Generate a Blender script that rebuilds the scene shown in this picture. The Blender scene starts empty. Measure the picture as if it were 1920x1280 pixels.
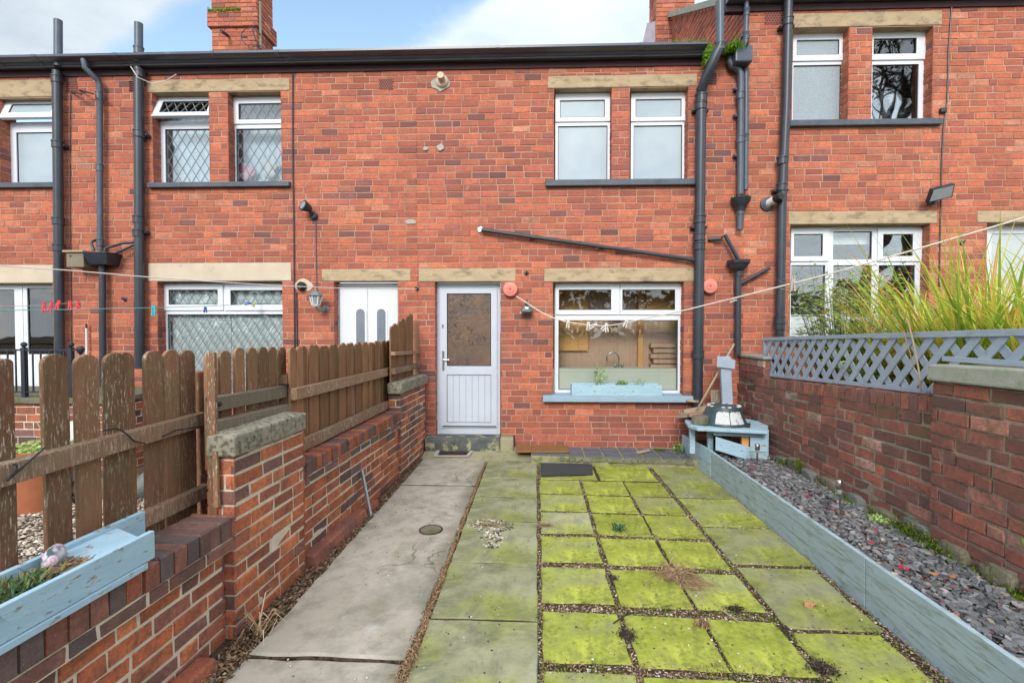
import bpy, bmesh, math, random
from mathutils import Vector, Euler, Matrix, noise
rad = math.radians
PI = math.pi
SC = bpy.context.scene
COL = SC.collection
RND = random.Random(7)

# ---------------------------------------------------------------- camera and measuring helpers
FPX = 910.0
CAM = Vector((0.0, -6.5, 1.64))
ROT = Euler((rad(90 - 1.259), 0, math.atan(30 / FPX)), 'XYZ')
RM = ROT.to_matrix()
AL = math.atan(45 / FPX) - math.atan(30 / FPX)          # the yard runs 0.9 degrees off the wall's normal
CA, SA = math.cos(AL), math.sin(AL)

def ray(x, y):
    return RM @ Vector(((x - 960) / FPX, -(y - 640) / FPX, -1.0))
def P(x, y, Y=0.0):                                     # a point on a plane parallel with the house fronts
    r = ray(x, y); t = (Y - CAM.y) / r.y
    return CAM + r * t
def G(x, y, z=0.0):                                     # a point on a level plane
    r = ray(x, y); t = (z - CAM.z) / r.z
    return CAM + r * t
def YD(c, d, z):                                        # yard frame: c to the right, d away from the camera
    return Vector((c * CA + d * SA, -6.5 - c * SA + d * CA, z))
def toYD(p):
    dx, dy = p.x, p.y + 6.5
    return dx * CA - dy * SA, dx * SA + dy * CA
def QC(x, y, c):                                        # a point on a vertical plane running along the yard
    r = ray(x, y); n = Vector((CA, -SA, 0))
    t = (c - (CAM - Vector((0, -6.5, 0))).dot(n)) / r.dot(n)
    return CAM + r * t
def dOf(x, c):
    return toYD(QC(x, 700, c))[1]
def LP(x, y, A, B):                                     # a point on the vertical plane through plan points A, B
    r = ray(x, y); dv = Vector((B[0] - A[0], B[1] - A[1], 0)); n = Vector((dv.y, -dv.x, 0))
    t = (Vector((A[0], A[1], 0)) - CAM).dot(n) / r.dot(n)
    return CAM + r * t
def RECT(x0, y0, x1, y1, Y=0.0):                        # rectangle on a wall plane -> X0, X1, Z0, Z1
    ym = (y0 + y1) / 2; xm = (x0 + x1) / 2
    return P(x0, ym, Y).x, P(x1, ym, Y).x, P(xm, y1, Y).z, P(xm, y0, Y).z

# ---------------------------------------------------------------- mesh builder
ORG = {}
class MB:
    def __init__(s):
        s.v = []; s.f = []; s.mi = []; s.c = []; s.cur = 0; s.col = (0.5, 0.5, 0.5)
    def face(s, pts, col=None, mi=None):
        n = len(s.v); s.v += [Vector(p) for p in pts]; s.f.append(tuple(range(n, n + len(pts))))
        s.mi.append(s.cur if mi is None else mi); s.c.append(col or s.col)
    def mesh(s, vs, fs, col=None, mi=None):
        n = len(s.v); s.v += [Vector(p) for p in vs]
        for f in fs:
            s.f.append(tuple(i + n for i in f)); s.mi.append(s.cur if mi is None else mi); s.c.append(col or s.col)
    def hexa(s, p, col=None, mi=None):                  # p: 4 bottom (ccw from above) + 4 top
        s.mesh(p, [(3, 2, 1, 0), (4, 5, 6, 7), (0, 1, 5, 4), (1, 2, 6, 5), (2, 3, 7, 6), (3, 0, 4, 7)], col, mi)
    def box(s, x0, x1, y0, y1, z0, z1, col=None, mi=None):
        s.hexa([(x0, y0, z0), (x1, y0, z0), (x1, y1, z0), (x0, y1, z0), (x0, y0, z1), (x1, y0, z1), (x1, y1, z1), (x0, y1, z1)], col, mi)
    def ybox(s, c0, c1, d0, d1, z0, z1, col=None, mi=None):
        s.hexa([YD(c0, d0, z0), YD(c1, d0, z0), YD(c1, d1, z0), YD(c0, d1, z0), YD(c0, d0, z1), YD(c1, d0, z1), YD(c1, d1, z1), YD(c0, d1, z1)], col, mi)
    def bar(s, p0, p1, w, t, up=(0, 0, 1), col=None, mi=None):   # rectangular bar from p0 to p1
        p0, p1 = Vector(p0), Vector(p1); a = (p1 - p0).normalized(); u = Vector(up)
        sx = a.cross(u)
        if sx.length < 1e-4: sx = a.cross(Vector((0, 1, 0)))
        sx.normalize(); uz = sx.cross(a).normalized(); sx *= w / 2; uz *= t / 2
        q = [p0 - sx - uz, p0 + sx - uz, p1 + sx - uz, p1 - sx - uz, p0 - sx + uz, p0 + sx + uz, p1 + sx + uz, p1 - sx + uz]
        s.hexa(q, col, mi)
    def tube(s, pts, r, n=12, caps=True, col=None, mi=None):
        pts = [Vector(p) for p in pts]; rs = r if isinstance(r, (list, tuple)) else [r] * len(pts)
        rings = []; t0 = (pts[1] - pts[0]).normalized()
        nrm = t0.cross(Vector((0, 0, 1)))
        if nrm.length < 1e-3: nrm = t0.cross(Vector((0, 1, 0)))
        nrm.normalize(); vs = []; k = len(pts)
        for i, p in enumerate(pts):
            a = (pts[min(i + 1, k - 1)] - pts[max(i - 1, 0)])
            t = a.normalized() if a.length > 1e-9 else t0
            nrm = (nrm - t * nrm.dot(t)); nrm = nrm.normalized() if nrm.length > 1e-6 else t.orthogonal().normalized()
            b = t.cross(nrm)
            sc = 1.0
            if 0 < i < k - 1:
                c = (pts[i + 1] - pts[i]).normalized().dot(t); sc = 1 / max(c, .6)
            for j in range(n):
                an = 2 * PI * j / n
                vs.append(p + (nrm * math.cos(an) + b * math.sin(an)) * rs[i])
        fs = []
        for i in range(k - 1):
            for j in range(n):
                fs.append((i * n + j, i * n + (j + 1) % n, (i + 1) * n + (j + 1) % n, (i + 1) * n + j))
        if caps:
            fs.append(tuple(reversed(range(n)))); fs.append(tuple((k - 1) * n + j for j in range(n)))
        s.mesh(vs, fs, col, mi)
    def lathe(s, base, prof, n=20, axis=(0, 0, 1), col=None, mi=None):   # prof: (radius, height)
        ax = Vector(axis).normalized(); u = ax.orthogonal().normalized(); w = ax.cross(u); base = Vector(base)
        vs = []; fs = []
        for r, h in prof:
            for j in range(n):
                an = 2 * PI * j / n
                vs.append(base + ax * h + (u * math.cos(an) + w * math.sin(an)) * r)
        for i in range(len(prof) - 1):
            for j in range(n):
                fs.append((i * n + j, i * n + (j + 1) % n, (i + 1) * n + (j + 1) % n, (i + 1) * n + j))
        fs.append(tuple(reversed(range(n)))); fs.append(tuple((len(prof) - 1) * n + j for j in range(n)))
        s.mesh(vs, fs, col, mi)
    def prism(s, poly, off, col=None, mi=None):         # poly: list of Vectors (planar), extruded by off
        off = Vector(off); n = len(poly); poly = [Vector(p) for p in poly]
        vs = poly + [p + off for p in poly]
        fs = [tuple(reversed(range(n))), tuple(range(n, 2 * n))] + [(i, (i + 1) % n, n + (i + 1) % n, n + i) for i in range(n)]
        s.mesh(vs, fs, col, mi)
    def blob(s, c, size, seed=0, amp=.25, sub=2, rz=0, fr=1.3, col=None, mi=None):
        vs, fs = ICO[sub]; c = Vector(c); m = Matrix.Rotation(rz, 3, 'Z'); o = Vector((seed * 3.71, seed * 1.37, seed * 2.11)); q = []
        for p in vs:
            k = 1 + amp * noise.noise(p * fr + o) + amp * .4 * noise.noise(p * fr * 2.7 + o)
            q.append(c + m @ Vector((p.x * size[0] * k, p.y * size[1] * k, p.z * size[2] * k)))
        s.mesh(q, fs, col, mi)
    def build(s, name, mats, parent=None, loc=None, smooth=False, bevel=0, seg=2, auto=None, normals=False):
        if not isinstance(mats, (list, tuple)): mats = [mats]
        if parent is not None: o = ORG[parent]
        elif loc is not None: o = Vector(loc)
        else:
            xs = [p.x for p in s.v]; ys = [p.y for p in s.v]; zs = [p.z for p in s.v]
            o = Vector(((min(xs) + max(xs)) / 2, (min(ys) + max(ys)) / 2, min(zs)))
        me = bpy.data.meshes.new(name)
        me.from_pydata([p - o for p in s.v], [], s.f)
        for m in mats: me.materials.append(m)
        me.polygons.foreach_set('material_index', s.mi)
        a = me.attributes.new('rnd', 'FLOAT_COLOR', 'FACE')
        buf = []
        for c in s.c: buf += [c[0], c[1], c[2], 1.0]
        a.data.foreach_set('color', buf)
        if smooth: me.polygons.foreach_set('use_smooth', [True] * len(s.f))
        me.update()
        if normals:
            bm = bmesh.new(); bm.from_mesh(me); bmesh.ops.recalc_face_normals(bm, faces=bm.faces); bm.to_mesh(me); bm.free()
        ob = bpy.data.objects.new(name, me); COL.objects.link(ob)
        if parent is not None: ob.parent = parent
        else: ob.location = o
        ORG[ob] = o
        if auto and smooth:
            try: me.set_sharp_from_angle(angle=rad(auto))
            except Exception: pass
        if bevel:
            md = ob.modifiers.new('bevel', 'BEVEL'); md.width = bevel; md.segments = seg; md.limit_method = 'ANGLE'; md.angle_limit = rad(40)
        return ob

ICO = {}
for k in (1, 2, 3):
    bm = bmesh.new(); bmesh.ops.create_icosphere(bm, subdivisions=k, radius=1.0)
    bm.verts.ensure_lookup_table()
    ICO[k] = ([v.co.copy() for v in bm.verts], [tuple(v.index for v in f.verts) for f in bm.faces]); bm.free()

def tag(o, label=None, cat=None, group=None, kind=None):
    if label: o['label'] = label
    if cat: o['category'] = cat; o['kind'] = 'thing'
    if group: o['group'] = group
    if kind: o['kind'] = kind
    return o
def thing(name, label, cat, loc, group=None):
    o = bpy.data.objects.new(name, None); COL.objects.link(o); o.location = Vector(loc); o.empty_display_size = .1
    ORG[o] = Vector(loc)
    return tag(o, label, cat, group)

# ---------------------------------------------------------------- materials
def rgb(r, g, b):                                       # sRGB 0-255 to linear
    def f(c):
        c /= 255
        return c / 12.92 if c <= .04045 else ((c + .055) / 1.055) ** 2.4
    return (f(r), f(g), f(b), 1)
def k4(c): return tuple(c) if len(c) == 4 else tuple(c) + (1,)
class NT:
    def __init__(s, name):
        s.m = bpy.data.materials.new(name); s.m.use_nodes = True; s.t = s.m.node_tree; s.n = s.t.nodes; s.l = s.t.links
        s.b = s.n['Principled BSDF']; s.out = s.n['Material Output']
        s.tc = s.n.new('ShaderNodeTexCoord')
    def new(s, k, **kw):
        x = s.n.new(k)
        for a, v in kw.items(): setattr(x, a, v)
        return x
    def lk(s, a, b): s.l.new(a, b)
    def noise(s, scale, detail=4, rough=.6, stretch=None, dist=0):
        x = s.new('ShaderNodeTexNoise'); x.inputs['Scale'].default_value = scale; x.inputs['Detail'].default_value = detail
        x.inputs['Roughness'].default_value = rough; x.inputs['Distortion'].default_value = dist
        if stretch:
            mp = s.new('ShaderNodeMapping'); mp.inputs['Scale'].default_value = stretch
            s.lk(s.tc.outputs['Object'], mp.inputs['Vector']); s.lk(mp.outputs[0], x.inputs['Vector'])
        else: s.lk(s.tc.outputs['Object'], x.inputs['Vector'])
        return x.outputs['Fac']
    def ramp(s, fac, stops, interp='LINEAR'):
        x = s.new('ShaderNodeValToRGB'); x.color_ramp.interpolation = interp; e = x.color_ramp.elements
        while len(e) < len(stops): e.new(.5)
        for i, (p, c) in enumerate(stops):
            e[i].position = p; e[i].color = k4(c) if not isinstance(c, (int, float)) else (c, c, c, 1)
        s.lk(fac, x.inputs[0]); return x.outputs[0]
    def mix(s, fac, a, b, mode='MIX'):
        x = s.new('ShaderNodeMix', data_type='RGBA', blend_type=mode)
        for sock, v in ((x.inputs[0], fac), (x.inputs[6], a), (x.inputs[7], b)):
            if isinstance(v, (int, float)): sock.default_value = v
            elif isinstance(v, tuple): sock.default_value = k4(v)
            else: s.lk(v, sock)
        return x.outputs[2]
    def math(s, op, a, b=None):
        x = s.new('ShaderNodeMath', operation=op)
        for i, v in enumerate((a, b)):
            if v is None: continue
            if isinstance(v, (int, float)): x.inputs[i].default_value = v
            else: s.lk(v, x.inputs[i])
        return x.outputs[0]
    def rnd(s):
        a = s.new('ShaderNodeAttribute', attribute_name='rnd'); sp = s.new('ShaderNodeSeparateColor')
        s.lk(a.outputs['Color'], sp.inputs[0]); return sp.outputs
    def done(s, col, rough=.8, spec=.3, bump=None, bs=.3, bd=.01, metal=0):
        if isinstance(col, tuple): s.b.inputs['Base Color'].default_value = k4(col)
        else: s.lk(col, s.b.inputs['Base Color'])
        if isinstance(rough, (int, float)): s.b.inputs['Roughness'].default_value = rough
        else: s.lk(rough, s.b.inputs['Roughness'])
        s.b.inputs['Specular IOR Level'].default_value = spec; s.b.inputs['Metallic'].default_value = metal
        if bump is not None:
            x = s.new('ShaderNodeBump'); x.inputs['Strength'].default_value = bs; x.inputs['Distance'].default_value = bd
            s.lk(bump, x.inputs['Height']); s.lk(x.outputs[0], s.b.inputs['Normal'])
        return s.m

def M_var(name, c1, c2, scale=6, c3=None, s3=14, t3=(.55, .68), rough=.8, spec=.3, bump=.3, bscale=70, bd=.004, stretch=None, attr=.0, det=5, metal=0):
    """two-tone weathered material with optional third colour in patches; attr = how much faces vary"""
    t = NT(name)
    c = t.mix(t.ramp(t.noise(scale, det, .6, stretch), [(.3, 0.0), (.7, 1.0)]), c1, c2)
    if c3:
        c = t.mix(t.ramp(t.noise(s3, 6, .65, stretch), [(t3[0], 0.0), (t3[1], 1.0)]), c, c3)
    if attr:
        r = t.rnd(); v = t.math('ADD', t.math('MULTIPLY', r[0], 2 * attr), 1 - attr)
        cc = t.new('ShaderNodeCombineColor'); [t.lk(v, cc.inputs[i]) for i in range(3)]
        c = t.mix(1.0, c, cc.outputs[0], 'MULTIPLY')
    return t.done(c, rough, spec, t.noise(bscale, 5, .65, stretch), bump, bd, metal)

def M_brick(name, stops, dirt=(.06, .04, .04), dirt_amt=.5, pale=(.5, .36, .28), pale_t=(.66, .8), moss=None, wet=.8, streak=.55):
    t = NT(name); r = t.rnd()
    c = t.ramp(r[0], stops)
    v = t.math('ADD', t.math('MULTIPLY', r[1], .5), .72)
    cc = t.new('ShaderNodeCombineColor'); [t.lk(v, cc.inputs[i]) for i in range(3)]
    c = t.mix(1.0, c, cc.outputs[0], 'MULTIPLY')
    c = t.mix(t.math('MULTIPLY', t.ramp(t.noise(9, 6, .7), [(.42, 0.0), (.75, 1.0)]), dirt_amt), c, dirt)
    c = t.mix(t.math('MULTIPLY', t.ramp(t.noise(45, 4, .7), [(.36, 1.0), (.58, 0.0)]), .5), c, dirt)
    c = t.mix(t.math('MULTIPLY', t.ramp(t.noise(5, 8, .75), [(pale_t[0], 0.0), (pale_t[1], 1.0)]), .55), c, pale)
    c = t.mix(t.math('MULTIPLY', t.ramp(t.noise(170, 2, .5), [(.66, 0.0), (.74, 1.0)]), .5), c, pale)
    c = t.mix(t.math('MULTIPLY', t.ramp(t.noise(1.1, 6, .7, (5, 5, .7)), [(.55, 0.0), (.72, 1.0)]), streak), c, (.16, .085, .075))
    if moss:
        c = t.mix(t.math('MULTIPLY', t.ramp(t.noise(4, 7, .7), [(.56, 0.0), (.72, 1.0)]), moss[1]), c, moss[0])
    return t.done(c, wet, .3, t.noise(60, 6, .7), .55, .006)
def M_mortar(name, c1, c2):
    return M_var(name, c1, c2, 14, rough=.95, spec=.1, bump=.6, bscale=160)

MAT = {}
MAT['brick'] = M_brick('red_facing_brick', [(0, (.17, .078, .075)), (.14, (.235, .088, .076)), (.3, (.37, .108, .078)), (.55, (.48, .128, .074)), (.8, (.60, .170, .078)), (1, (.62, .26, .16))], dirt=(.15,.07,.062), dirt_amt=.62, pale=(.60,.42,.33), pale_t=(.60, .76))
MAT['mortar'] = M_var('facade_mortar', (.34, .185, .132), (.53, .325, .235), 1.7, (.58, .42, .31), 9, (.58, .74), .95, .1, .6, 160)
MAT['brick_yard'] = M_brick('orange_red_yard_brick', [(0, (.12, .092, .09)), (.2, (.23, .115, .095)), (.45, (.40, .122, .070)), (.7, (.58, .160, .068)), (1, (.66, .23, .09))], dirt=(.085, .055, .05), dirt_amt=.85, pale=(.52, .34, .25), pale_t=(.62, .76))
MAT['mortar_yard'] = M_mortar('yard_wall_mortar', (.70, .62, .49), (.54, .47, .36))
MAT['brick_brown'] = M_brick('brown_red_garden_brick', [(0, (.15, .088, .082)), (.3, (.24, .105, .086)), (.6, (.34, .122, .088)), (.85, (.46, .15, .095)), (1, (.54, .37, .31))], dirt=(.10, .07, .065), dirt_amt=.8, pale=(.30, .22, .17), moss=((.12, .125, .04), .55))
MAT['mortar_brown'] = M_mortar('garden_wall_mortar', (.19, .165, .125), (.37, .33, .26))
MAT['sandstone'] = M_var('sandstone_lintel', (.50, .38, .245), (.40, .30, .19), 4, (.22, .18, .12), 5, (.50, .68), .9, .2, .5, 70, .006, (1, 1, 2.2))
MAT['palestone'] = M_var('painted_cream_stone', (.60, .51, .40), (.52, .43, .33), 4, (.38, .33, .25), 7, (.6, .8), .85, .2, .2, 70)
MAT['castcap'] = M_var('lichened_concrete_coping', (.24, .22, .17), (.33, .30, .235), 22, (.10, .095, .065), 30, (.48, .64), .95, .2, .9, 60, .008)
MAT['greycap'] = M_var('grey_green_coping', (.36, .37, .32), (.28, .30, .24), 10, (.17, .22, .08), 7, (.55, .72), .95, .2, .6, 80, .006)
MAT['sill_dark'] = M_var('dark_painted_sill', (.055, .068, .09), (.09, .108, .135), 8, (.17, .19, .22), 16, (.62, .74), .5, .4, .2, 60)
MAT['sill_blue'] = M_var('blue_painted_sill', (.25, .36, .46), (.31, .42, .52), 6, (.18, .25, .30), 14, (.62, .74), .55, .4, .15, 60)
MAT['upvc'] = M_var('white_upvc', (.72, .76, .82), (.68, .72, .79), 3, rough=.32, spec=.5, bump=.02, bscale=20)
MAT['upvc_grey'] = M_var('pale_lilac_upvc', (.55, .59, .68), (.50, .54, .63), 3, rough=.35, spec=.5, bump=.02, bscale=20)
MAT['gasket'] = M_var('black_rubber_gasket', (.02, .02, .022), (.03, .03, .032), 10, rough=.6)
MAT['blackpipe'] = M_var('black_painted_iron', (.022, .027, .038), (.036, .043, .058), 5, (.075, .08, .092), 13, (.62, .78), .38, .5, .15, 50)
MAT['greypipe'] = M_var('grey_painted_pipe', (.075, .095, .13), (.05, .065, .09), 5, (.12, .14, .17), 15, (.6, .75), .4, .5, .1, 40)
MAT['gutter'] = M_var('dark_blue_black_gutter', (.055, .065, .095), (.08, .092, .125), 3, (.19, .20, .23), 9, (.60, .8), .30, .5, .1, 30)
MAT['fascia'] = M_var('dark_fascia', (.045, .028, .035), (.07, .035, .04), 6, rough=.8)
MAT['rooftile'] = M_var('slate_roof', (.07, .07, .075), (.11, .10, .10), 5, rough=.8)
MAT['lead'] = M_var('weathered_lead', (.28, .25, .30), (.36, .32, .36), 6, rough=.6)
MAT['concrete'] = M_var('concrete', (.36, .335, .30), (.43, .40, .37), 3, (.2, .2, .13), 6, (.6, .8), .95, .2, .35, 120)
MAT['galv'] = M_var('galvanised_steel', (.40, .46, .52), (.33, .39, .45), 6, rough=.4, spec=.5, metal=.4)
MAT['steel'] = M_var('brushed_steel', (.6, .6, .6), (.5, .5, .5), 10, rough=.25, metal=1)
MAT['white_paint'] = M_var('white_paint', (.75, .75, .74), (.65, .65, .64), 20, rough=.5)
MAT['blue_wood'] = M_var('pale_blue_painted_wood', (.31, .47, .58), (.39, .55, .65), 5, (.26, .23, .17), 11, (.59, .64), .65, .25, .45, 40, .004, (1.4, 1.4, 5))
MAT['sage_wood'] = M_var('grey_blue_painted_board', (.32, .425, .49), (.40, .50, .56), 3, (.22, .27, .20), 5, (.50, .70), .65, .25, .5, 30, .004, (1.6, 1.6, 9))
MAT['trellis'] = M_var('grey_blue_trellis_paint', (.31, .375, .47), (.37, .44, .53), 5, (.22, .25, .20), 8, (.58, .75), .65, .3, .3, 50, .003)
MAT['soil'] = M_var('dark_soil', (.085, .062, .045), (.135, .098, .070), 18, (.04, .03, .024), 30, (.5, .62), 1, .1, .9, 60, .02)
MAT['earth'] = M_var('garden_earth', (.10, .075, .05), (.16, .12, .08), 5, (.07, .09, .03), 3, (.5, .7), 1, .1, .8, 40, .02)
MAT['terracotta'] = M_var('terracotta', (.42, .15, .075), (.36, .12, .06), 9, rough=.85)
MAT['bedbrick'] = M_var('pinkish_brown_slate', (.33, .19, .14), (.26, .15, .11), 8, rough=.8)
MAT['moss'] = M_var('green_moss', (.075, .14, .012), (.13, .22, .02), 30, (.04, .07, .01), 20, (.55, .7), 1, .1, 1, 160, .02)
MAT['stone'] = M_var('rough_gritstone', (.21, .19, .135), (.14, .13, .095), 7, (.10, .13, .03), 9, (.5, .66), .95, .2, .7, 40, .02)
MAT['greystone'] = M_var('grey_rubble_stone', (.19, .20, .185), (.12, .13, .12), 6, (.22, .23, .09), 6, (.56, .7), .9, .2, .6, 30, .02)
MAT['railing'] = M_var('black_railing_paint', (.016, .018, .03), (.03, .034, .05), 8, rough=.4, spec=.5)
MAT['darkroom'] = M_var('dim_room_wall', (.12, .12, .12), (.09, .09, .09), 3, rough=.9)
MAT['blind'] = M_var('pale_blind_fabric', (.84, .88, .87), (.78, .83, .82), 4, rough=.8, stretch=(1, 1, .2))
MAT['rope_w'] = M_var('white_rope', (.70, .62, .56), (.60, .52, .47), 60, rough=.8)
MAT['rope_g'] = M_var('green_rope', (.10, .42, .36), (.22, .48, .38), 3, rough=.7)
MAT['peg_wood'] = M_var('weathered_peg_wood', (.46, .41, .38), (.34, .29, .27), 60, rough=.8)
MAT['teal_plastic'] = M_var('dark_teal_plastic', (.030, .055, .065), (.045, .075, .085), 8, rough=.45, spec=.45)
MAT['pink_plastic'] = M_var('salmon_plastic', (.66, .20, .15), (.72, .26, .20), 10, rough=.45)
MAT['red_plastic'] = M_var('red_plastic', (.62, .05, .05), (.55, .04, .04), 10, rough=.4)

def M_flat(name, c, rough=.5, spec=.4, metal=0):
    t = NT(name); return t.done(t.mix(t.noise(12, 3), tuple(x * .9 for x in c[:3]), c), rough, spec, None, 0, 0, metal)
MAT['pinkfab'] = M_flat('pink_fabric', (.80, .42, .52), .8)
MAT['net'] = M_var('pale_net_curtain', (.66, .76, .84), (.60, .71, .80), 5, rough=.9)
MAT['labelpaper'] = M_var('torn_white_label', (.60, .60, .60), (.52, .53, .54), 30, (.12, .14, .15), 24, (.60, .64), .7)
MAT['peg_wood2'] = M_flat('pale_grey_peg_wood', (.66, .62, .58))
MAT['peg_red'] = M_flat('red_peg_plastic', (.70, .05, .07))
MAT['peg_cyan'] = M_flat('cyan_peg_plastic', (.02, .48, .58))
MAT['peg_blue'] = M_flat('blue_peg_plastic', (.03, .06, .50))
MAT['peg_yellow'] = M_flat('yellow_peg_plastic', (.60, .55, .03))
MAT['ink'] = M_flat('dark_ink', (.03, .03, .03))
MAT['greenlamp'] = M_flat('dark_green_enamel', (.045, .07, .065), .35)
MAT['lampglass'] = M_flat('lamp_glass', (.30, .33, .36), .15, .6)
MAT['verdigris'] = M_flat('grey_green_metal', (.16, .22, .22), .4)
MAT['redleaf'] = M_flat('red_leaf', (.45, .03, .045), .7)
MAT['orangeleaf'] = M_flat('orange_leaf', (.50, .20, .07), .7)
MAT['pinkleaf'] = M_flat('pinkish_leaf', (.42, .20, .10), .7)

def M_wood(name, c1, c2, flake, ft=(.6, .68), green=None):
    t = NT(name); r = t.rnd()
    c = t.mix(t.ramp(t.noise(3, 5, .65, (22, 22, 2.0)), [(.3, 0.0), (.7, 1.0)]), c1, c2)
    v = t.math('ADD', t.math('MULTIPLY', r[0], .7), .62)
    cc = t.new('ShaderNodeCombineColor'); [t.lk(v, cc.inputs[i]) for i in range(3)]
    c = t.mix(1.0, c, cc.outputs[0], 'MULTIPLY')
    if green: c = t.mix(t.math('MULTIPLY', t.ramp(t.noise(5, 4, .6), [(.45, 0.0), (.75, 1.0)]), .6), c, green)
    fl = t.math('MULTIPLY', t.ramp(t.noise(6, 8, .75, (18, 18, 3.2)), [(ft[0], 0.0), (ft[1], 1.0)]), t.ramp(t.noise(2.3, 2, .5), [(.35, .15), (.6, 1.0)]))
    c = t.mix(fl, c, flake)
    return t.done(c, .75, .25, t.noise(5, 6, .7, (30, 30, 2.5)), .5, .004)
MAT['fence'] = M_wood('flaking_brown_fence_wood', (.19, .092, .048), (.30, .15, .085), (.62, .55, .46), (.55, .615), green=(.16, .145, .07))
MAT['fence_board'] = M_wood('brown_stained_boards', (.20, .098, .05), (.31, .16, .088), (.50, .39, .28), (.62, .72), green=(.13, .11, .045))
MAT['rail'] = M_wood('weathered_rail_wood', (.19, .105, .065), (.30, .175, .11), (.56, .50, .40), (.52, .62), green=(.22, .21, .12))
MAT['greywood'] = M_wood('grey_weathered_wood', (.20, .16, .12), (.28, .23, .17), (.36, .31, .24), (.56, .66), green=(.17, .16, .09))
MAT['stick'] = M_wood('pale_dry_wood', (.34, .25, .16), (.42, .32, .21), (.5, .42, .3))

def M_glass(name, tint=(.92, .95, .96), lattice=None, base=.05, refl=1.0):
    t = NT(name); t.n.remove(t.b)
    tr = t.new('ShaderNodeBsdfTransparent'); tr.inputs[0].default_value = k4(tint)
    gl = t.new('ShaderNodeBsdfGlossy'); gl.inputs['Roughness'].default_value = .015; gl.inputs[0].default_value = (refl, refl, refl, 1)
    nz = t.noise(1.3, 2); bp = t.new('ShaderNodeBump'); bp.inputs['Strength'].default_value = .06; bp.inputs['Distance'].default_value = .05
    t.lk(nz, bp.inputs['Height']); t.lk(bp.outputs[0], gl.inputs['Normal'])
    fr = t.new('ShaderNodeFresnel'); fr.inputs[0].default_value = 1.52
    f = t.math('ADD', t.math('MULTIPLY', fr.outputs[0], 1.3), base)
    mx = t.new('ShaderNodeMixShader'); t.lk(f, mx.inputs[0]); t.lk(tr.outputs[0], mx.inputs[1]); t.lk(gl.outputs[0], mx.inputs[2])
    o = mx.outputs[0]
    if lattice:
        df = t.new('ShaderNodeBsdfDiffuse'); df.inputs[0].default_value = (.20, .23, .25, 1)
        m2 = t.new('ShaderNodeMixShader'); t.lk(lat(t, *lattice), m2.inputs[0]); t.lk(o, m2.inputs[1]); t.lk(df.outputs[0], m2.inputs[2]); o = m2.outputs[0]
    t.lk(o, t.out.inputs[0]); return t.m
def lat(t, w, h, th):
    sp = t.new('ShaderNodeSeparateXYZ'); t.lk(t.tc.outputs['Object'], sp.inputs[0])
    a = t.math('DIVIDE', sp.outputs[0], w); b = t.math('DIVIDE', sp.outputs[2], h); r = []
    for op in ('ADD', 'SUBTRACT'):
        q = t.math('FRACT', t.math(op, a, b)); r.append(t.math('LESS_THAN', t.math('ABSOLUTE', t.math('SUBTRACT', q, .5)), th))
    return t.math('MAXIMUM', r[0], r[1])
MAT['glass'] = M_glass('clear_glass', base=.0)
MAT['glass_dark'] = M_glass('clear_glass_reflecting', base=.06)
MAT['glass_lat'] = M_glass('leaded_glass', lattice=(.128, .200, .033), base=-.01)
def M_frost(name, c1, c2, lattice=None, nscale=2, rough=.22, bump=0, bscale=120):
    t = NT(name); c = t.mix(t.ramp(t.noise(nscale, 3), [(.35, 0.0), (.65, 1.0)]), c1, c2)
    if lattice: c = t.mix(lat(t, *lattice), c, (.14, .17, .2))
    return t.done(c, rough, .5, t.noise(bscale, 3), bump, .004)
MAT['frost'] = M_frost('frosted_glass', (.36, .43, .49), (.42, .49, .54))
MAT['frost_lat'] = M_frost('leaded_obscured_glass', (.38, .45, .52), (.46, .53, .60), (.125, .19, .042))
MAT['arch'] = M_frost('grey_leaded_glass', (.16, .18, .22), (.24, .26, .31), (.05, .06, .05))
MAT['stipple'] = M_frost('stippled_glass', (.24, .29, .33), (.37, .42, .45), None, 130, .25, .4, 150)
MAT['film'] = M_frost('white_window_film', (.50, .56, .57), (.56, .61, .62), None, 2, .35)
def M_obscure():
    t = NT('patterned_brown_glass')
    c = t.mix(t.ramp(t.noise(5, 5, .6, None, .6), [(.3, 0.0), (.7, 1.0)]), (.20, .125, .085), (.10, .085, .08))
    v = t.new('ShaderNodeTexVoronoi', feature='DISTANCE_TO_EDGE'); v.inputs['Scale'].default_value = 9
    nz = t.new('ShaderNodeTexNoise'); nz.inputs['Scale'].default_value = 6; t.lk(t.tc.outputs['Object'], nz.inputs['Vector'])
    ad = t.new('ShaderNodeVectorMath', operation='MULTIPLY_ADD'); t.lk(nz.outputs['Color'], ad.inputs[0]); ad.inputs[1].default_value = (.35, .35, .35); t.lk(t.tc.outputs['Object'], ad.inputs[2])
    t.lk(ad.outputs[0], v.inputs['Vector'])
    e = t.ramp(v.outputs['Distance'], [(0.0, 1.0), (.07, 0.0)])
    pick = t.ramp(t.noise(3.1, 3), [(.42, 0.0), (.6, 1.0)])
    c = t.mix(t.math('MULTIPLY', t.math('MULTIPLY', e, pick), .75), c, (.03, .028, .03))
    return t.done(c, .12, .5, v.outputs['Distance'], .35, .01)
MAT['obscure'] = M_obscure()

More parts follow.
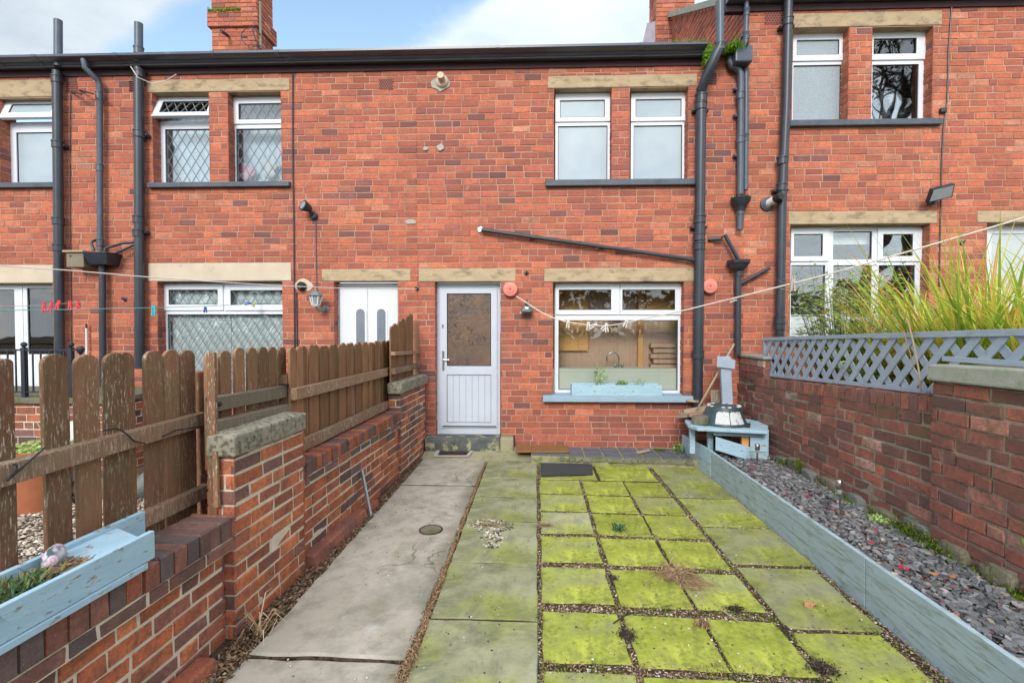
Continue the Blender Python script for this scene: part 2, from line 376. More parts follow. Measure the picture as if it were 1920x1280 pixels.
def M_slab():
    t = NT('algae_covered_paving'); r = t.rnd()      # r: algae amount, brightness, hue
    n1 = t.noise(2.3, 5, .6); n2 = t.noise(9, 5, .65); n3 = t.noise(40, 4, .6)
    green = t.mix(t.ramp(n1, [(.38, 0.0), (.58, 1.0)]), (.225, .255, .036), (.415, .445, .075))
    green = t.mix(t.math('MULTIPLY', t.ramp(t.noise(3.7, 6, .68, None, .4), [(.50, 0.0), (.70, 1.0)]), .85), green, (.105, .135, .022))
    green = t.mix(t.math('MULTIPLY', t.ramp(t.noise(1.7, 6, .7, None, .8), [(.47, 0.0), (.60, 1.0)]), .8), green, (.19, .205, .055))
    green = t.mix(t.math('MULTIPLY', t.ramp(t.noise(13, 5, .7), [(.50, 0.0), (.64, 1.0)]), .55), green, (.13, .15, .03))
    green = t.mix(t.math('MULTIPLY', t.ramp(n3, [(.5, 0.0), (.75, 1.0)]), .3), green, (.50, .49, .16))
    grey = t.mix(t.ramp(n2, [(.3, 0.0), (.7, 1.0)]), (.27, .268, .165), (.39, .385, .245))
    grey = t.mix(t.math('MULTIPLY', t.ramp(t.noise(2.1, 6, .68, None, .6), [(.44, 0.0), (.60, 1.0)]), .8), grey, (.125, .135, .085))
    grey = t.mix(t.math('MULTIPLY', t.ramp(t.noise(5.5, 7, .72), [(.56, 0.0), (.68, 1.0)]), .55), grey, (.46, .45, .36))
    f = t.ramp(t.math('ADD', r[0], t.math('MULTIPLY', t.math('SUBTRACT', n1, .5), .9)), [(.35, 0.0), (.65, 1.0)])
    grey = t.mix(t.math('MULTIPLY', t.ramp(t.noise(1.9, 5, .65), [(.45, 0.0), (.65, 1.0)]), .55), grey, (.33, .36, .08))
    c = t.mix(f, grey, green)
    v = t.math('ADD', t.math('MULTIPLY', r[1], .5), .72)
    cc = t.new('ShaderNodeCombineColor'); [t.lk(v, cc.inputs[i]) for i in range(3)]
    c = t.mix(1.0, c, cc.outputs[0], 'MULTIPLY')
    c = t.mix(t.math('MULTIPLY', t.ramp(t.noise(26, 6, .75), [(.57, 0.0), (.70, 1.0)]), .6), c, (.13, .125, .04))
    c = t.mix(t.math('MULTIPLY', t.ramp(t.noise(70, 3, .6), [(.70, 0.0), (.76, 1.0)]), .7), c, (.55, .53, .42))
    return t.done(c, .95, .15, t.noise(130, 4, .7), .6, .004)
MAT['slab'] = M_slab()
def M_path():
    t = NT('old_concrete_path')
    n1 = t.noise(1.3, 6, .62); n2 = t.noise(7, 6, .7)
    c = t.mix(t.ramp(n1, [(.3, 0.0), (.7, 1.0)]), (.36, .32, .26), (.49, .445, .385))
    c = t.mix(t.math('MULTIPLY', t.ramp(n2, [(.46, 0.0), (.68, 1.0)]), .75), c, (.225, .205, .165))
    c = t.mix(t.math('MULTIPLY', t.ramp(t.noise(.9, 7, .7, None, .5), [(.5, 0.0), (.62, 1.0)]), .45), c, (.20, .195, .155))
    c = t.mix(t.math('MULTIPLY', t.ramp(t.noise(2.1, 5, .65), [(.56, 0.0), (.72, 1.0)]), .65), c, (.19, .20, .09))
    c = t.mix(t.math('MULTIPLY', t.ramp(t.noise(3.3, 7, .7), [(.6, 0.0), (.7, 1.0)]), .5), c, (.56, .55, .54))
    c = t.mix(t.math('MULTIPLY', t.ramp(t.noise(90, 3, .6), [(.66, 0.0), (.74, 1.0)]), .5), c, (.15, .13, .11))
    sp = t.new('ShaderNodeSeparateXYZ'); t.lk(t.tc.outputs['Object'], sp.inputs[0])
    ed = t.math('ADD', sp.outputs[0], t.math('MULTIPLY', t.noise(3.2, 5, .7), .34))
    c = t.mix(t.math('MULTIPLY', t.ramp(ed, [(.46, 0.0), (.58, 1.0)]), .6), c, (.135, .135, .085))
    cr = t.new('ShaderNodeTexVoronoi', feature='DISTANCE_TO_EDGE'); cr.inputs['Scale'].default_value = .9
    nz = t.new('ShaderNodeTexNoise'); nz.inputs['Scale'].default_value = 5; nz.inputs['Detail'].default_value = 6; t.lk(t.tc.outputs['Object'], nz.inputs['Vector'])
    ad = t.new('ShaderNodeVectorMath', operation='MULTIPLY_ADD'); t.lk(nz.outputs['Color'], ad.inputs[0]); ad.inputs[1].default_value = (.25, .25, .25); t.lk(t.tc.outputs['Object'], ad.inputs[2]); t.lk(ad.outputs[0], cr.inputs['Vector'])
    c = t.mix(t.math('MULTIPLY', t.math('MULTIPLY', t.ramp(cr.outputs['Distance'], [(0.0, 1.0), (.006, 0.0)]), t.ramp(t.noise(1.4, 3), [(.5, 0.0), (.56, 1.0)])), .8), c, (.09, .08, .06))
    return t.done(c, .95, .2, t.noise(110, 5, .7), .5, .004)
MAT['path'] = M_path()
def M_rnd(name, stops, rough=.85, spec=.25, bump=.3, bscale=80, transl=0, vary=.35):
    t = NT(name); r = t.rnd(); c = t.ramp(r[0], stops)
    v = t.math('ADD', t.math('MULTIPLY', r[1], 2 * vary), 1 - vary)
    cc = t.new('ShaderNodeCombineColor'); [t.lk(v, cc.inputs[i]) for i in range(3)]
    c = t.mix(1.0, c, cc.outputs[0], 'MULTIPLY')
    m = t.done(c, rough, spec, t.noise(bscale, 3), bump, .003)
    if transl:
        tl = t.new('ShaderNodeBsdfTranslucent'); t.lk(c, tl.inputs[0]); mx = t.new('ShaderNodeMixShader'); mx.inputs[0].default_value = transl
        t.lk(t.b.outputs[0], mx.inputs[1]); t.lk(tl.outputs[0], mx.inputs[2]); t.lk(mx.outputs[0], t.out.inputs[0])
    return m
MAT['chips'] = M_rnd('slate_chippings', [(0, (.08, .085, .09)), (.35, (.14, .148, .158)), (.65, (.235, .235, .245)), (.85, (.27, .235, .24)), (.95, (.33, .34, .34)), (1, (.40, .32, .23))], .6, .4)
MAT['pebbles'] = M_rnd('joint_gravel', [(0, (.06, .045, .037)), (.3, (.19, .135, .095)), (.6, (.35, .26, .185)), (.85, (.44, .36, .28)), (1, (.58, .54, .50))])
MAT['gravel'] = M_rnd('beige_garden_gravel', [(0, (.13, .10, .08)), (.3, (.32, .26, .20)), (.7, (.48, .39, .31)), (1, (.64, .58, .52))])
MAT['litter'] = M_rnd('dry_leaf_litter', [(0, (.04, .028, .022)), (.3, (.13, .075, .045)), (.6, (.25, .145, .075)), (.85, (.38, .25, .13)), (1, (.44, .34, .21))])
MAT['darklitter'] = M_rnd('dark_moss_litter', [(0, (.012, .011, .011)), (.6, (.045, .035, .03)), (1, (.13, .08, .05))])
MAT['blade'] = M_rnd('yellowing_grass_blade', [(0, (.15, .31, .04)), (.35, (.36, .52, .07)), (.62, (.70, .72, .12)), (.84, (.88, .64, .14)), (1, (.84, .44, .12))], .55, .3, 0, 10, .5, .22)
MAT['leafgreen'] = M_rnd('green_leaf', [(0, (.16, .30, .08)), (.5, (.36, .52, .16)), (.85, (.55, .64, .26)), (1, (.6, .28, .17))], .5, .4, 0, 10, .3)
MAT['turf'] = M_rnd('small_green_tuft', [(0, (.05, .12, .05)), (.5, (.10, .20, .09)), (.8, (.22, .26, .08)), (1, (.34, .24, .14))], .7, .2, 0, 10, .3)
MAT['dryblade'] = M_rnd('dry_straw', [(0, (.22, .13, .07)), (.5, (.38, .24, .13)), (1, (.55, .42, .27))], .8, .2, 0, 10, .2)
MAT['gutmoss'] = M_rnd('bright_gutter_moss', [(0, (.05, .16, .015)), (.6, (.11, .28, .02)), (1, (.26, .36, .04))], .9, .1, 0, 10, .3)
MAT['footmoss'] = M_rnd('wall_foot_moss', [(0, (.045, .085, .012)), (.6, (.11, .17, .02)), (1, (.25, .27, .05))], .95, .1, 0, 10, .2)
MAT['treeleaf'] = M_rnd('tree_leaf', [(0, (.03, .05, .015)), (.6, (.07, .09, .025)), (1, (.14, .09, .03))], .7, .2, 0, 10, .2)
MAT['bark'] = M_var('tree_bark', (.07, .055, .045), (.12, .10, .08), 8, rough=.95)
MAT['tile_black'] = M_var('black_slate_tile', (.085, .098, .118), (.125, .142, .165), 9, (.17, .185, .14), 14, (.58, .74), .55, .4, .35, 40)
MAT['grout'] = M_var('pale_grout', (.42, .38, .22), (.33, .31, .17), 20, (.2, .22, .04), 10, (.55, .7), .95)
MAT['groutdark'] = M_var('mossy_grout', (.34, .31, .18), (.22, .21, .12), 14, (.14, .15, .03), 10, (.5, .65), .95)
MAT['coir'] = M_var('brown_coir_mat', (.30, .155, .065), (.24, .12, .05), 60, (.14, .08, .04), 30, (.55, .7), 1, .1, .8, 300, .006)
MAT['tarmac'] = M_var('dark_rubber_mat', (.045, .045, .05), (.075, .075, .08), 80, (.16, .15, .15), 120, (.62, .7), .9, .2, .9, 160, .006)
MAT['step'] = M_var('blackened_stone_step', (.15, .155, .145), (.06, .066, .07), 7, (.34, .33, .19), 8, (.52, .62), .9, .2, .6, 40, .01)
MAT['stepstone'] = M_var('worn_sandstone_step', (.36, .33, .22), (.28, .26, .16), 8, (.17, .19, .06), 10, (.55, .7), .95, .2, .5, 60, .01)
MAT['rust'] = M_var('rusty_grate', (.10, .055, .04), (.06, .04, .035), 20, (.03, .026, .025), 30, (.5, .6), .85, .3, .6, 60)
MAT['kitchen_wood'] = M_var('orange_brown_wood', (.85, .46, .16), (.72, .35, .11), 3, rough=.4, stretch=(14, 14, 1))
MAT['kitchen_wall'] = M_var('brown_wood_panelling', (.66, .42, .29), (.55, .34, .23), 3, rough=.5, stretch=(20, 20, .7))
MAT['kitchen_pale'] = M_var('pale_worktop_back', (.85, .86, .70), (.80, .81, .65), 3, rough=.5)
def M_paintstone():
    t = NT('painted_flower_stone'); v = t.new('ShaderNodeTexVoronoi'); v.inputs['Scale'].default_value = 34; t.lk(t.tc.outputs['Object'], v.inputs['Vector'])
    c = t.ramp(v.outputs['Distance'], [(0, (.75, .70, .72)), (.25, (.60, .12, .30)), (.4, (.72, .55, .65)), (.62, (.05, .10, .11))])
    c = t.mix(t.ramp(t.noise(9, 2), [(.45, 0.0), (.6, 1.0)]), c, (.66, .58, .64))
    return t.done(c, .45, .4)
MAT['paintstone'] = M_paintstone()
# ---------------------------------------------------------------- brickwork generator
def spans(lo, hi, holes):
    """cut [lo,hi] at hole edges"""
    e = sorted({lo, hi, *[max(lo, min(hi, h[0])) for h in holes], *[max(lo, min(hi, h[1])) for h in holes]})
    return [(a, b) for a, b in zip(e, e[1:]) if b - a > 1e-4]
def bricks(mb, fr, u0, u1, v0, v1, holes=(), ch=.0855, bl=.230, jt=.0105, rnd=None, pick=None, depth=.014, off=0.0, vbase=0.0, tilt=.0022, jit=.0034, bi=0, maxdev=.0022, hdr=.06, wob=.003):
    rnd = rnd or RND
    pick = pick or (lambda r, u, v: (min(1, max(0, r.gauss(.55, .22))), r.random()))
    k0 = math.floor((v0 - vbase) / ch)
    k = k0
    while vbase + k * ch < v1 - .004:
        a = max(v0, vbase + k * ch); b = min(v1, vbase + (k + 1) * ch); k += 1
        if b - a < .012: continue
        rh = [h for h in holes if h[2] < b - .002 and h[3] > a + .002]
        shift = off + (bl / 2 if k % 2 else 0) + rnd.uniform(-.035, .035)
        for (s0, s1) in spans(u0, u1, rh):
            lo, hi = a, b; m = (s0 + s1) / 2
            for h in rh:
                if h[0] < m < h[1]:
                    if h[2] <= lo + .002: lo = max(lo, min(h[3], hi))
                    else: hi = min(hi, max(h[2], lo))
            if hi - lo < .02: continue
            j0 = math.floor((s0 - shift) / bl); j = j0; cuts = [s0]
            xo = 0.0
            while True:
                if rnd.random() < hdr: xo -= bl * .5
                x = shift + (j + 1) * bl + xo + rnd.uniform(-.007, .007); j += 1
                if x >= s1 - .045: break
                if x > cuts[-1] + .06: cuts.append(x)
            cuts.append(s1)
            for i in range(len(cuts) - 1):
                p, q = cuts[i] + jt / 2, cuts[i + 1] - jt / 2
                if i == 0: p = cuts[i]
                if i == len(cuts) - 2: q = cuts[i + 1]
                l, h2 = lo + jt / 2 + rnd.uniform(-wob, wob) * .6, hi - jt / 2 + rnd.uniform(-wob, wob) * .6
                r, g = pick(rnd, (p + q) / 2, (l + h2) / 2)
                if r is None: continue
                w = rnd.uniform(-maxdev, maxdev)
                tl = [rnd.uniform(-tilt, tilt) for _ in range(4)]
                e = [rnd.uniform(-jit, jit) for _ in range(8)]
                c = .004
                front = [(p + c + e[0], l + c + e[1], w + tl[0]), (q - c + e[2], l + c + e[3], w + tl[1]), (q - c + e[4], h2 - c + e[5], w + tl[2]), (p + c + e[6], h2 - c + e[7], w + tl[3])]
                mid = [(p, l, w - .006), (q, l, w - .006), (q, h2, w - .006), (p, h2, w - .006)]
                back = [(p, l, -depth - .004), (q, l, -depth - .004), (q, h2, -depth - .004), (p, h2, -depth - .004)]
                vs = [fr(*t) for t in front + mid + back]
                fs = [(0, 1, 2, 3)] + [(4 + i2, 4 + (i2 + 1) % 4, (i2 + 1) % 4, i2) for i2 in range(4)] + [(8 + i2, 8 + (i2 + 1) % 4, 4 + (i2 + 1) % 4, 4 + i2) for i2 in range(4)]
                mb.mesh(vs, fs, (r, g, 0), bi)
def mortar(mb, fr, u0, u1, v0, v1, holes=(), w=-.0055, mi=1):
    us = sorted({u0, u1, *[max(u0, min(u1, h[0])) for h in holes], *[max(u0, min(u1, h[1])) for h in holes]})
    vs = sorted({v0, v1, *[max(v0, min(v1, h[2])) for h in holes], *[max(v0, min(v1, h[3])) for h in holes]})
    for a, b in zip(us, us[1:]):
        for c, d in zip(vs, vs[1:]):
            m, n = (a + b) / 2, (c + d) / 2
            if any(h[0] < m < h[1] and h[2] < n < h[3] for h in holes): continue
            mb.face([fr(a, c, w), fr(b, c, w), fr(b, d, w), fr(a, d, w)], mi=mi)
def ring(mb, x0, x1, z0, z1, a0, a1, b0, b1, yf, yb, fr=None, col=None, mi=None):
    """rectangular frame: outer x0..x1,z0..z1, hole a0..a1,b0..b1, front yf, back yb"""
    fr = fr or (lambda x, z, y: (x, y, z))
    o = [(x0, z0), (x1, z0), (x1, z1), (x0, z1)]; i = [(a0, b0), (a1, b0), (a1, b1), (a0, b1)]
    vs = [fr(x, z, yf) for x, z in o] + [fr(x, z, yf) for x, z in i] + [fr(x, z, yb) for x, z in o] + [fr(x, z, yb) for x, z in i]
    fs = []
    for k in range(4):
        n = (k + 1) % 4
        fs += [(k, n, 4 + n, 4 + k), (8 + k, 12 + k, 12 + n, 8 + n), (k, 8 + k, 8 + n, n), (4 + k, 4 + n, 12 + n, 12 + k)]
    mb.mesh(vs, fs, col, mi)
# ================================================================ THE HOUSES
FR = lambda u, v, w: (u, -w, v)
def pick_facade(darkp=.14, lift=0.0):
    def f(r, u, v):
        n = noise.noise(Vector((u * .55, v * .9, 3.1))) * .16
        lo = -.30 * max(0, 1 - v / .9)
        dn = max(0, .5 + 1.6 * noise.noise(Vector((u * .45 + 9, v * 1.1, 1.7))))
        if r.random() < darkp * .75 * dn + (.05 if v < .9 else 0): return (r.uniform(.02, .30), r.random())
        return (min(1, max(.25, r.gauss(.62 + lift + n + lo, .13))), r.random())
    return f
def frame_grid(mb, X0, X1, Z0, Z1, holes, yf, yb):
    us = sorted({X0, X1, *[h[0] for h in holes], *[h[1] for h in holes]}); vs = sorted({Z0, Z1, *[h[2] for h in holes], *[h[3] for h in holes]})
    for a, b in zip(us, us[1:]):
        for c, d in zip(vs, vs[1:]):
            m, n = (a + b) / 2, (c + d) / 2
            if any(h[0] < m < h[1] and h[2] < n < h[3] for h in holes): continue
            mb.face([(a, yf, c), (b, yf, c), (b, yf, d), (a, yf, d)])
    for h in holes:
        a, b, c, d = h
        mb.face([(a, yf, c), (a, yf, d), (a, yb, d), (a, yb, c)]); mb.face([(b, yf, c), (b, yb, c), (b, yb, d), (b, yf, d)])
        mb.face([(a, yf, c), (a, yb, c), (b, yb, c), (b, yf, c)]); mb.face([(a, yf, d), (b, yf, d), (b, yb, d), (a, yb, d)])
    mb.face([(X0, yf, Z0), (X0, yf, Z1), (X0, yb, Z1), (X0, yb, Z0)]); mb.face([(X1, yf, Z0), (X1, yb, Z0), (X1, yb, Z1), (X1, yf, Z1)])
    mb.face([(X0, yf, Z0), (X0, yb, Z0), (X1, yb, Z0), (X1, yf, Z0)]); mb.face([(X0, yf, Z1), (X1, yf, Z1), (X1, yb, Z1), (X0, yb, Z1)])

def make_window(house, outer, sashes, fixed, pane='frost', zb=None, Y=.15, fm='upvc', label=None, sm=None):
    """outer / panes in photo pixels; sashes = [(sash rect, pane rect, open angle)], fixed = [pane rect (+material)]"""
    X0, X1, Z0, Z1 = RECT(*outer, Y)
    if zb is not None: Z0 = zb
    holes = []
    for s, p, a in sashes:
        r = RECT(*s, Y); holes.append((r[0] + .015, r[1] - .015, r[2] + .015, r[3] - .015))
    fx = []
    for q in fixed:
        r = list(RECT(*q[:4], Y))
        if zb is not None and len(q) > 5: r[2] = zb + .05
        fx.append((r, q[4] if len(q) > 4 and q[4] else pane)); holes.append(tuple(r))
    mb = MB(); frame_grid(mb, X0, X1, Z0, Z1, holes, Y, Y + .06)
    w = mb.build('window', MAT[fm], house)
    if label: w['label'] = label
    for r, pm in fx:
        m = MB(); m.box(r[0] - .004, r[1] + .004, Y + .022, Y + .028, r[2] - .004, r[3] + .004); m.build('pane', MAT[pm], w)
        g = MB(); ring(g, r[0] - .001, r[1] + .001, r[2] - .001, r[3] + .001, r[0] + .008, r[1] - .008, r[2] + .008, r[3] - .008, Y + .014, Y + .021); g.build('gasket', MAT['gasket'], w)
    for s, p, a in sashes:
        S = RECT(*s, Y - .02); R = RECT(*p, Y - .02); yf = Y - .022
        if a:
            h = S[3]; ca, sa = math.cos(rad(a)), math.sin(rad(a))
            fr = lambda x, z, y, h=h, ca=ca, sa=sa, yf=yf: (x, yf + (y - yf) * ca - (h - z) * sa, h - (h - z) * ca + (y - yf) * -sa)
        else: fr = lambda x, z, y: (x, y, z)
        m = MB(); ring(m, S[0], S[1], S[2], S[3], R[0], R[1], R[2], R[3], yf, yf + .05, fr)
        m.build('sash', MAT[fm], w, bevel=.006)
        m = MB(); m.mesh([fr(R[0] - .003, R[2] - .003, yf + .020), fr(R[1] + .003, R[2] - .003, yf + .020), fr(R[1] + .003, R[3] + .003, yf + .020), fr(R[0] - .003, R[3] + .003, yf + .020),
                                fr(R[0] - .003, R[2] - .003, yf + .026), fr(R[1] + .003, R[2] - .003, yf + .026), fr(R[1] + .003, R[3] + .003, yf + .026), fr(R[0] - .003, R[3] + .003, yf + .026)],
                         [(0, 1, 2, 3), (7, 6, 5, 4), (0, 4, 5, 1), (1, 5, 6, 2), (2, 6, 7, 3), (3, 7, 4, 0)])
        m.build('pane', MAT[sm or pane], w)
        g = MB(); ring(g, R[0] - .001, R[1] + .001, R[2] - .001, R[3] + .001, R[0] + .007, R[1] - .007, R[2] + .007, R[3] - .007, yf + .012, yf + .019, fr); g.build('gasket', MAT['gasket'], w)
    return w
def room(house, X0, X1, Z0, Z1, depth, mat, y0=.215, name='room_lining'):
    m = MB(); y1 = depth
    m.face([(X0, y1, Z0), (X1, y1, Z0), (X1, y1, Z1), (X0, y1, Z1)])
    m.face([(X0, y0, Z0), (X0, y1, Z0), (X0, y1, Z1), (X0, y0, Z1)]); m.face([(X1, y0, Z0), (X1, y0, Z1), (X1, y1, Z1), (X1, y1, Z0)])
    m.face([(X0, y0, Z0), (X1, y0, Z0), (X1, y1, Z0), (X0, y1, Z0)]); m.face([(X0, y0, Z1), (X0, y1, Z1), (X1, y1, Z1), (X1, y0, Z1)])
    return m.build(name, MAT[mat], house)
def pipe(parent, name, pts, width, mat='blackpipe', Y=-.09, collars=(), label=None, n=14, Ys=None, brackets=()):
    Ys = Ys or [Y] * len(pts)
    q = [P(x, y, yy) for (x, y), yy in zip(pts, Ys)]; r = width / 2 * (6.5 + Y) / FPX / math.sqrt(1 + ((pts[0][0] - 990) / FPX) ** 2)
    m = MB(); m.tube(q, r, n)
    for (x, y) in collars:
        c = P(x, y, Y); h = .05
        m.lathe(c - Vector((0, 0, h)), [(r * 1.02, 0), (r * 1.17, .006), (r * 1.17, h * 1.6), (r * 1.28, h * 1.7), (r * 1.28, h * 2), (r * 1.02, h * 2.06)], n)
    for (x, y) in brackets:
        c = P(x, y, Y)
        m.box(c.x - r * 1.6, c.x + r * 1.6, Y + r * .3, -.004, c.z - .018, c.z + .018)
        for sx in (-1, 1): m.tube([(c.x + sx * r * 1.5, Y + r * .35, c.z), (c.x + sx * r * 1.5, Y, c.z)], .012, 8)
    o = m.build(name, MAT[mat], parent, smooth=True, auto=35)
    if label: o['label'] = label
    return o

GY0, GY1 = -.245, -.03
GT = P(640, 91, GY0).z; GB = P(640, 121, GY1).z; FB = P(640, 134, -.02).z
HT = P(1640, -32, GY0).z; HB = HT - (GT - GB)
def house_shell(name, label, X0, X1, holes, zt, pick, off, jambs, bl=.230):
    """wall with openings; jambs = the openings that get brick reveals"""
    root = thing(name, label, 'house', ((X0 + X1) / 2, 0, 0))
    m = MB(); r = random.Random(hash(name) % 1000 if False else len(name) * 7 + int(X0 * 10))
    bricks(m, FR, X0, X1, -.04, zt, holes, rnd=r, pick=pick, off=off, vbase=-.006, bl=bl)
    mortar(m, FR, X0, X1, -.04, zt, holes)
    for a, b, c, d in jambs:
        bricks(m, lambda u, v, w, a=a: (a + w, u, v), .0, .19, c, d, rnd=r, pick=pick, bl=.225, vbase=-.006, off=.0)
        mortar(m, lambda u, v, w, a=a: (a + w, u, v), .012, .24, c, d)
        bricks(m, lambda u, v, w, b=b: (b - w, u, v), .0, .19, c, d, rnd=r, pick=pick, bl=.225, vbase=-.006, off=.0)
        mortar(m, lambda u, v, w, b=b: (b - w, u, v), .012, .24, c, d)
    w = m.build('wall', [MAT['brick'], MAT['mortar']], root)
    return root
def stone(root, px, mat='sandstone', name='lintel', y=-.008, label=None):
    X0, X1, Z0, Z1 = RECT(*px); m = MB(); m.box(X0, X1, y, .20, Z0, Z1)
    o = m.build(name, MAT[mat], root, bevel=.010); return o, (X0, X1, Z0, Z1)
def sill(root, px, mat='sill_dark', Y=-.065):
    X0, X1, Z0, Z1 = RECT(*px, Y); m = MB()
    m.hexa([(X0, Y, Z0), (X1, Y, Z0), (X1, .20, Z0), (X0, .20, Z0), (X0, Y, Z1 - .012), (X1, Y, Z1 - .012), (X1, .20, Z1), (X0, .20, Z1)])
    m.build('sill', MAT[mat], root, bevel=.007); return (X0, X1, Z0, Z1)
def gutter(root, X0, X1, top, bot, joints=(), label=None):
    h = top - bot
    prof = [(GY1, bot), (GY1 - .06, bot - .004), (GY1 - .10, bot + .01), (GY1 - .118, bot + .045), (GY1 - .135, bot + h * .42), (GY0 + .012, bot + h * .55), (GY0, bot + h * .66), (GY0, top), (GY0 + .018, top), (GY0 + .018, bot + h * .66), (GY1 - .1, bot + h * .42), (GY1 - .09, bot + .03), (GY1 - .01, bot + .02), (GY1 - .01, top - .02), (GY1, top - .02)]
    m = MB(); n = len(prof); vs = [(X0, y, z) for y, z in prof] + [(X1, y, z) for y, z in prof]
    m.mesh(vs, [(i, (i + 1) % n, n + (i + 1) % n, n + i) for i in range(n)] + [tuple(range(n)), tuple(reversed(range(n, 2 * n)))])
    for jx in joints:
        p2 = [(y - .006 if i < 9 else y, z - (.004 if i < 6 else 0)) for i, (y, z) in enumerate(prof)]
        vs = [(jx - .03, y, z) for y, z in p2] + [(jx + .03, y, z) for y, z in p2]
        m.mesh(vs, [(i, (i + 1) % n, n + (i + 1) % n, n + i) for i in range(n)] + [tuple(range(n)), tuple(reversed(range(n, 2 * n)))])
    g = m.build('gutter', MAT['gutter'], root, smooth=True, auto=30)
    f = MB(); f.box(X0, X1, -.022, .06, FB + bot - GB, bot + .12); f.build('fascia', MAT['fascia'], root)
    return g
def roof(root, X0, X1, eave, pitch=27, run=4.2, gable=None):
    t = math.tan(rad(pitch)); m = MB()
    def pr(y): return eave + (y + .12) * t
    for s in (0, 1):
        ys = [(-.12, run), (2 * run + .12, run)][s]
        sg = 1 if s == 0 else -1
        z0, z1 = eave, eave + (run + .12) * t
        m.hexa([(X0, ys[0], z0), (X1, ys[0], z0), (X1, ys[1], z1), (X0, ys[1], z1), (X0, ys[0], z0 + .04), (X1, ys[0], z0 + .04), (X1, ys[1], z1 + .04), (X0, ys[1], z1 + .04)])
    for k in range(1, 22):
        y = -.12 + k * (run + .12) / 22; z = eave + (y + .12) * t + .041
        m.box(X0, X1, y, y + .05, z - .02, z + .012)
    o = m.build('roof', MAT['rooftile'], root)
    return o
XB = [-9.6, P(188, 400).x, P(782, 400).x, P(1395, 400).x, 9.2]      # party lines between the four houses
L = lambda px: RECT(*px)
def opening(px, zb=None):
    r = list(RECT(*px))
    if zb is not None: r[2] = zb
    return tuple(r)

# ---- house with the half-glazed back door (centre)
lin = [(1027, 141, 1307, 164), (785, 503, 967, 528), (1020, 503, 1303, 528)]
sl_u = RECT(1023, 334, 1306, 347, -.065); sl_g = RECT(1018, 741, 1302, 754, -.10)
op = [opening((1039, 164, 1147, 340), sl_u[3]), opening((1181, 164, 1290, 340), sl_u[3]), opening((816, 527, 939, 820), P(870, 820).z), opening((1037, 527, 1282, 745), sl_g[3])]
holes3 = op + [L(q) for q in lin] + [sl_u, sl_g, L((800, 815, 965, 842))]
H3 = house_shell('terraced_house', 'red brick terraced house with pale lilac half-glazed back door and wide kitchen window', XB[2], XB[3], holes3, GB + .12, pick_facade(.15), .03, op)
for q in lin: stone(H3, q)
sill(H3, (1023, 334, 1306, 347)); s = sill(H3, (1018, 741, 1302, 754), 'sill_blue', -.10)
gutter(H3, XB[2], P(1322, 100, -.15).x, GT, GB, [P(x, 100, -.15).x for x in (935, 1200)]); rf3 = roof(H3, XB[2], XB[3], GT - .10)
make_window(H3, (1041, 174, 1144, 334), [((1041, 175, 1144, 228), (1050, 188, 1134, 220), 0)], [(1046, 236, 1139, 345, None, 1)], 'frost', sl_u[3], fm='upvc', label='upstairs frosted window beside the brick mullion')
make_window(H3, (1183, 173, 1287, 334), [((1183, 174, 1287, 227), (1192, 186, 1278, 219), 0)], [(1188, 235, 1279, 345, None, 1)], 'frost', sl_u[3], fm='upvc', label='upstairs frosted window next to the soil pipe')
kw = make_window(H3, (1040, 529, 1281, 740), [((1042, 531, 1162, 590), (1048, 543, 1146, 581), 0), ((1163, 531, 1280, 590), (1167, 543, 1266, 581), 0)], [(1047, 600, 1271, 731, None)], 'glass', sl_g[3], label='wide kitchen window with two top lights')
kx0, kx1 = op[3][0], op[3][1]; kz0, kz1 = op[3][2], op[3][3]
def pin(x, y, Y): return P(x, y, Y)
m = MB(); m.box(kx0 - .3, kx1 + .3, .66, .7, kz0 - .5, kz1 + .25)
for i in range(14):
    x = kx0 - .25 + i * .165; m.box(x, x + .010, .654, .66, kz0 - .5, kz1 + .25)
m.build('kitchen_panelling', MAT['kitchen_wall'], H3)
m = MB(); a = P(1030, 600, .84).x; b = P(1100, 600, .84).x; m.box(a, b, .60, .65, kz1 - .95, kz1 + .2); a = P(1190, 600, .8).x; b = P(1199, 600, .8).x; m.box(a, b, .56, .62, kz0 - .4, kz1 + .2)
a = P(1205, 600, .8).x; b = P(1290, 600, .8).x; m.box(a, b, .60, .65, kz1 - .45, kz1 + .2); m.build('kitchen_cupboard', MAT['kitchen_wood'], H3, bevel=.006)
m = MB(); a = P(1215, 600, .7).x; b = P(1290, 600, .7).x; zz = P(1240, 690, .6).z
for i in range(5): m.box(a + (i % 2) * .04, b, .52, .64, zz + i * .075, zz + i * .075 + .06)
m.build('kitchen_shelf', MAT['kitchen_wall'], H3)
m = MB(); zt = P(1150, 692, .24).z; m.box(kx0 - .1, kx1 + .1, .22, .25, kz0 - .2, zt - .02); m.box(kx0 - .1, kx1 + .1, .215, .56, zt - .02, zt + .012); m.build('worktop', MAT['kitchen_pale'], H3)
room(H3, kx0 - .32, kx1 + .32, kz0 - .5, kz1 + .22, .72, 'blind')
tp = thing('kitchen_tap', 'chrome swan-neck kitchen tap seen through the wide window', 'tap', P(1160, 689, .40))
c = P(1160, 689, .40); r = .085; m = MB()
m.tube([c + Vector((0, 0, 0)), c + Vector((0, 0, .13))] + [c + Vector((-r + r * math.cos(t), 0, .13 + r * math.sin(t))) for t in [i * PI / 8 for i in range(1, 9)]] + [c + Vector((-2 * r, 0, .09))], .011, 10); m.build('spout', MAT['steel'], tp, smooth=True)
for sx in (-.05, .05):
    m = MB(); m.lathe(c + Vector((sx, 0, 0)), [(.02, 0), (.018, .03), (.024, .035), (.02, .055)], 12); m.build('tap_handle', MAT['steel'], tp, smooth=True)
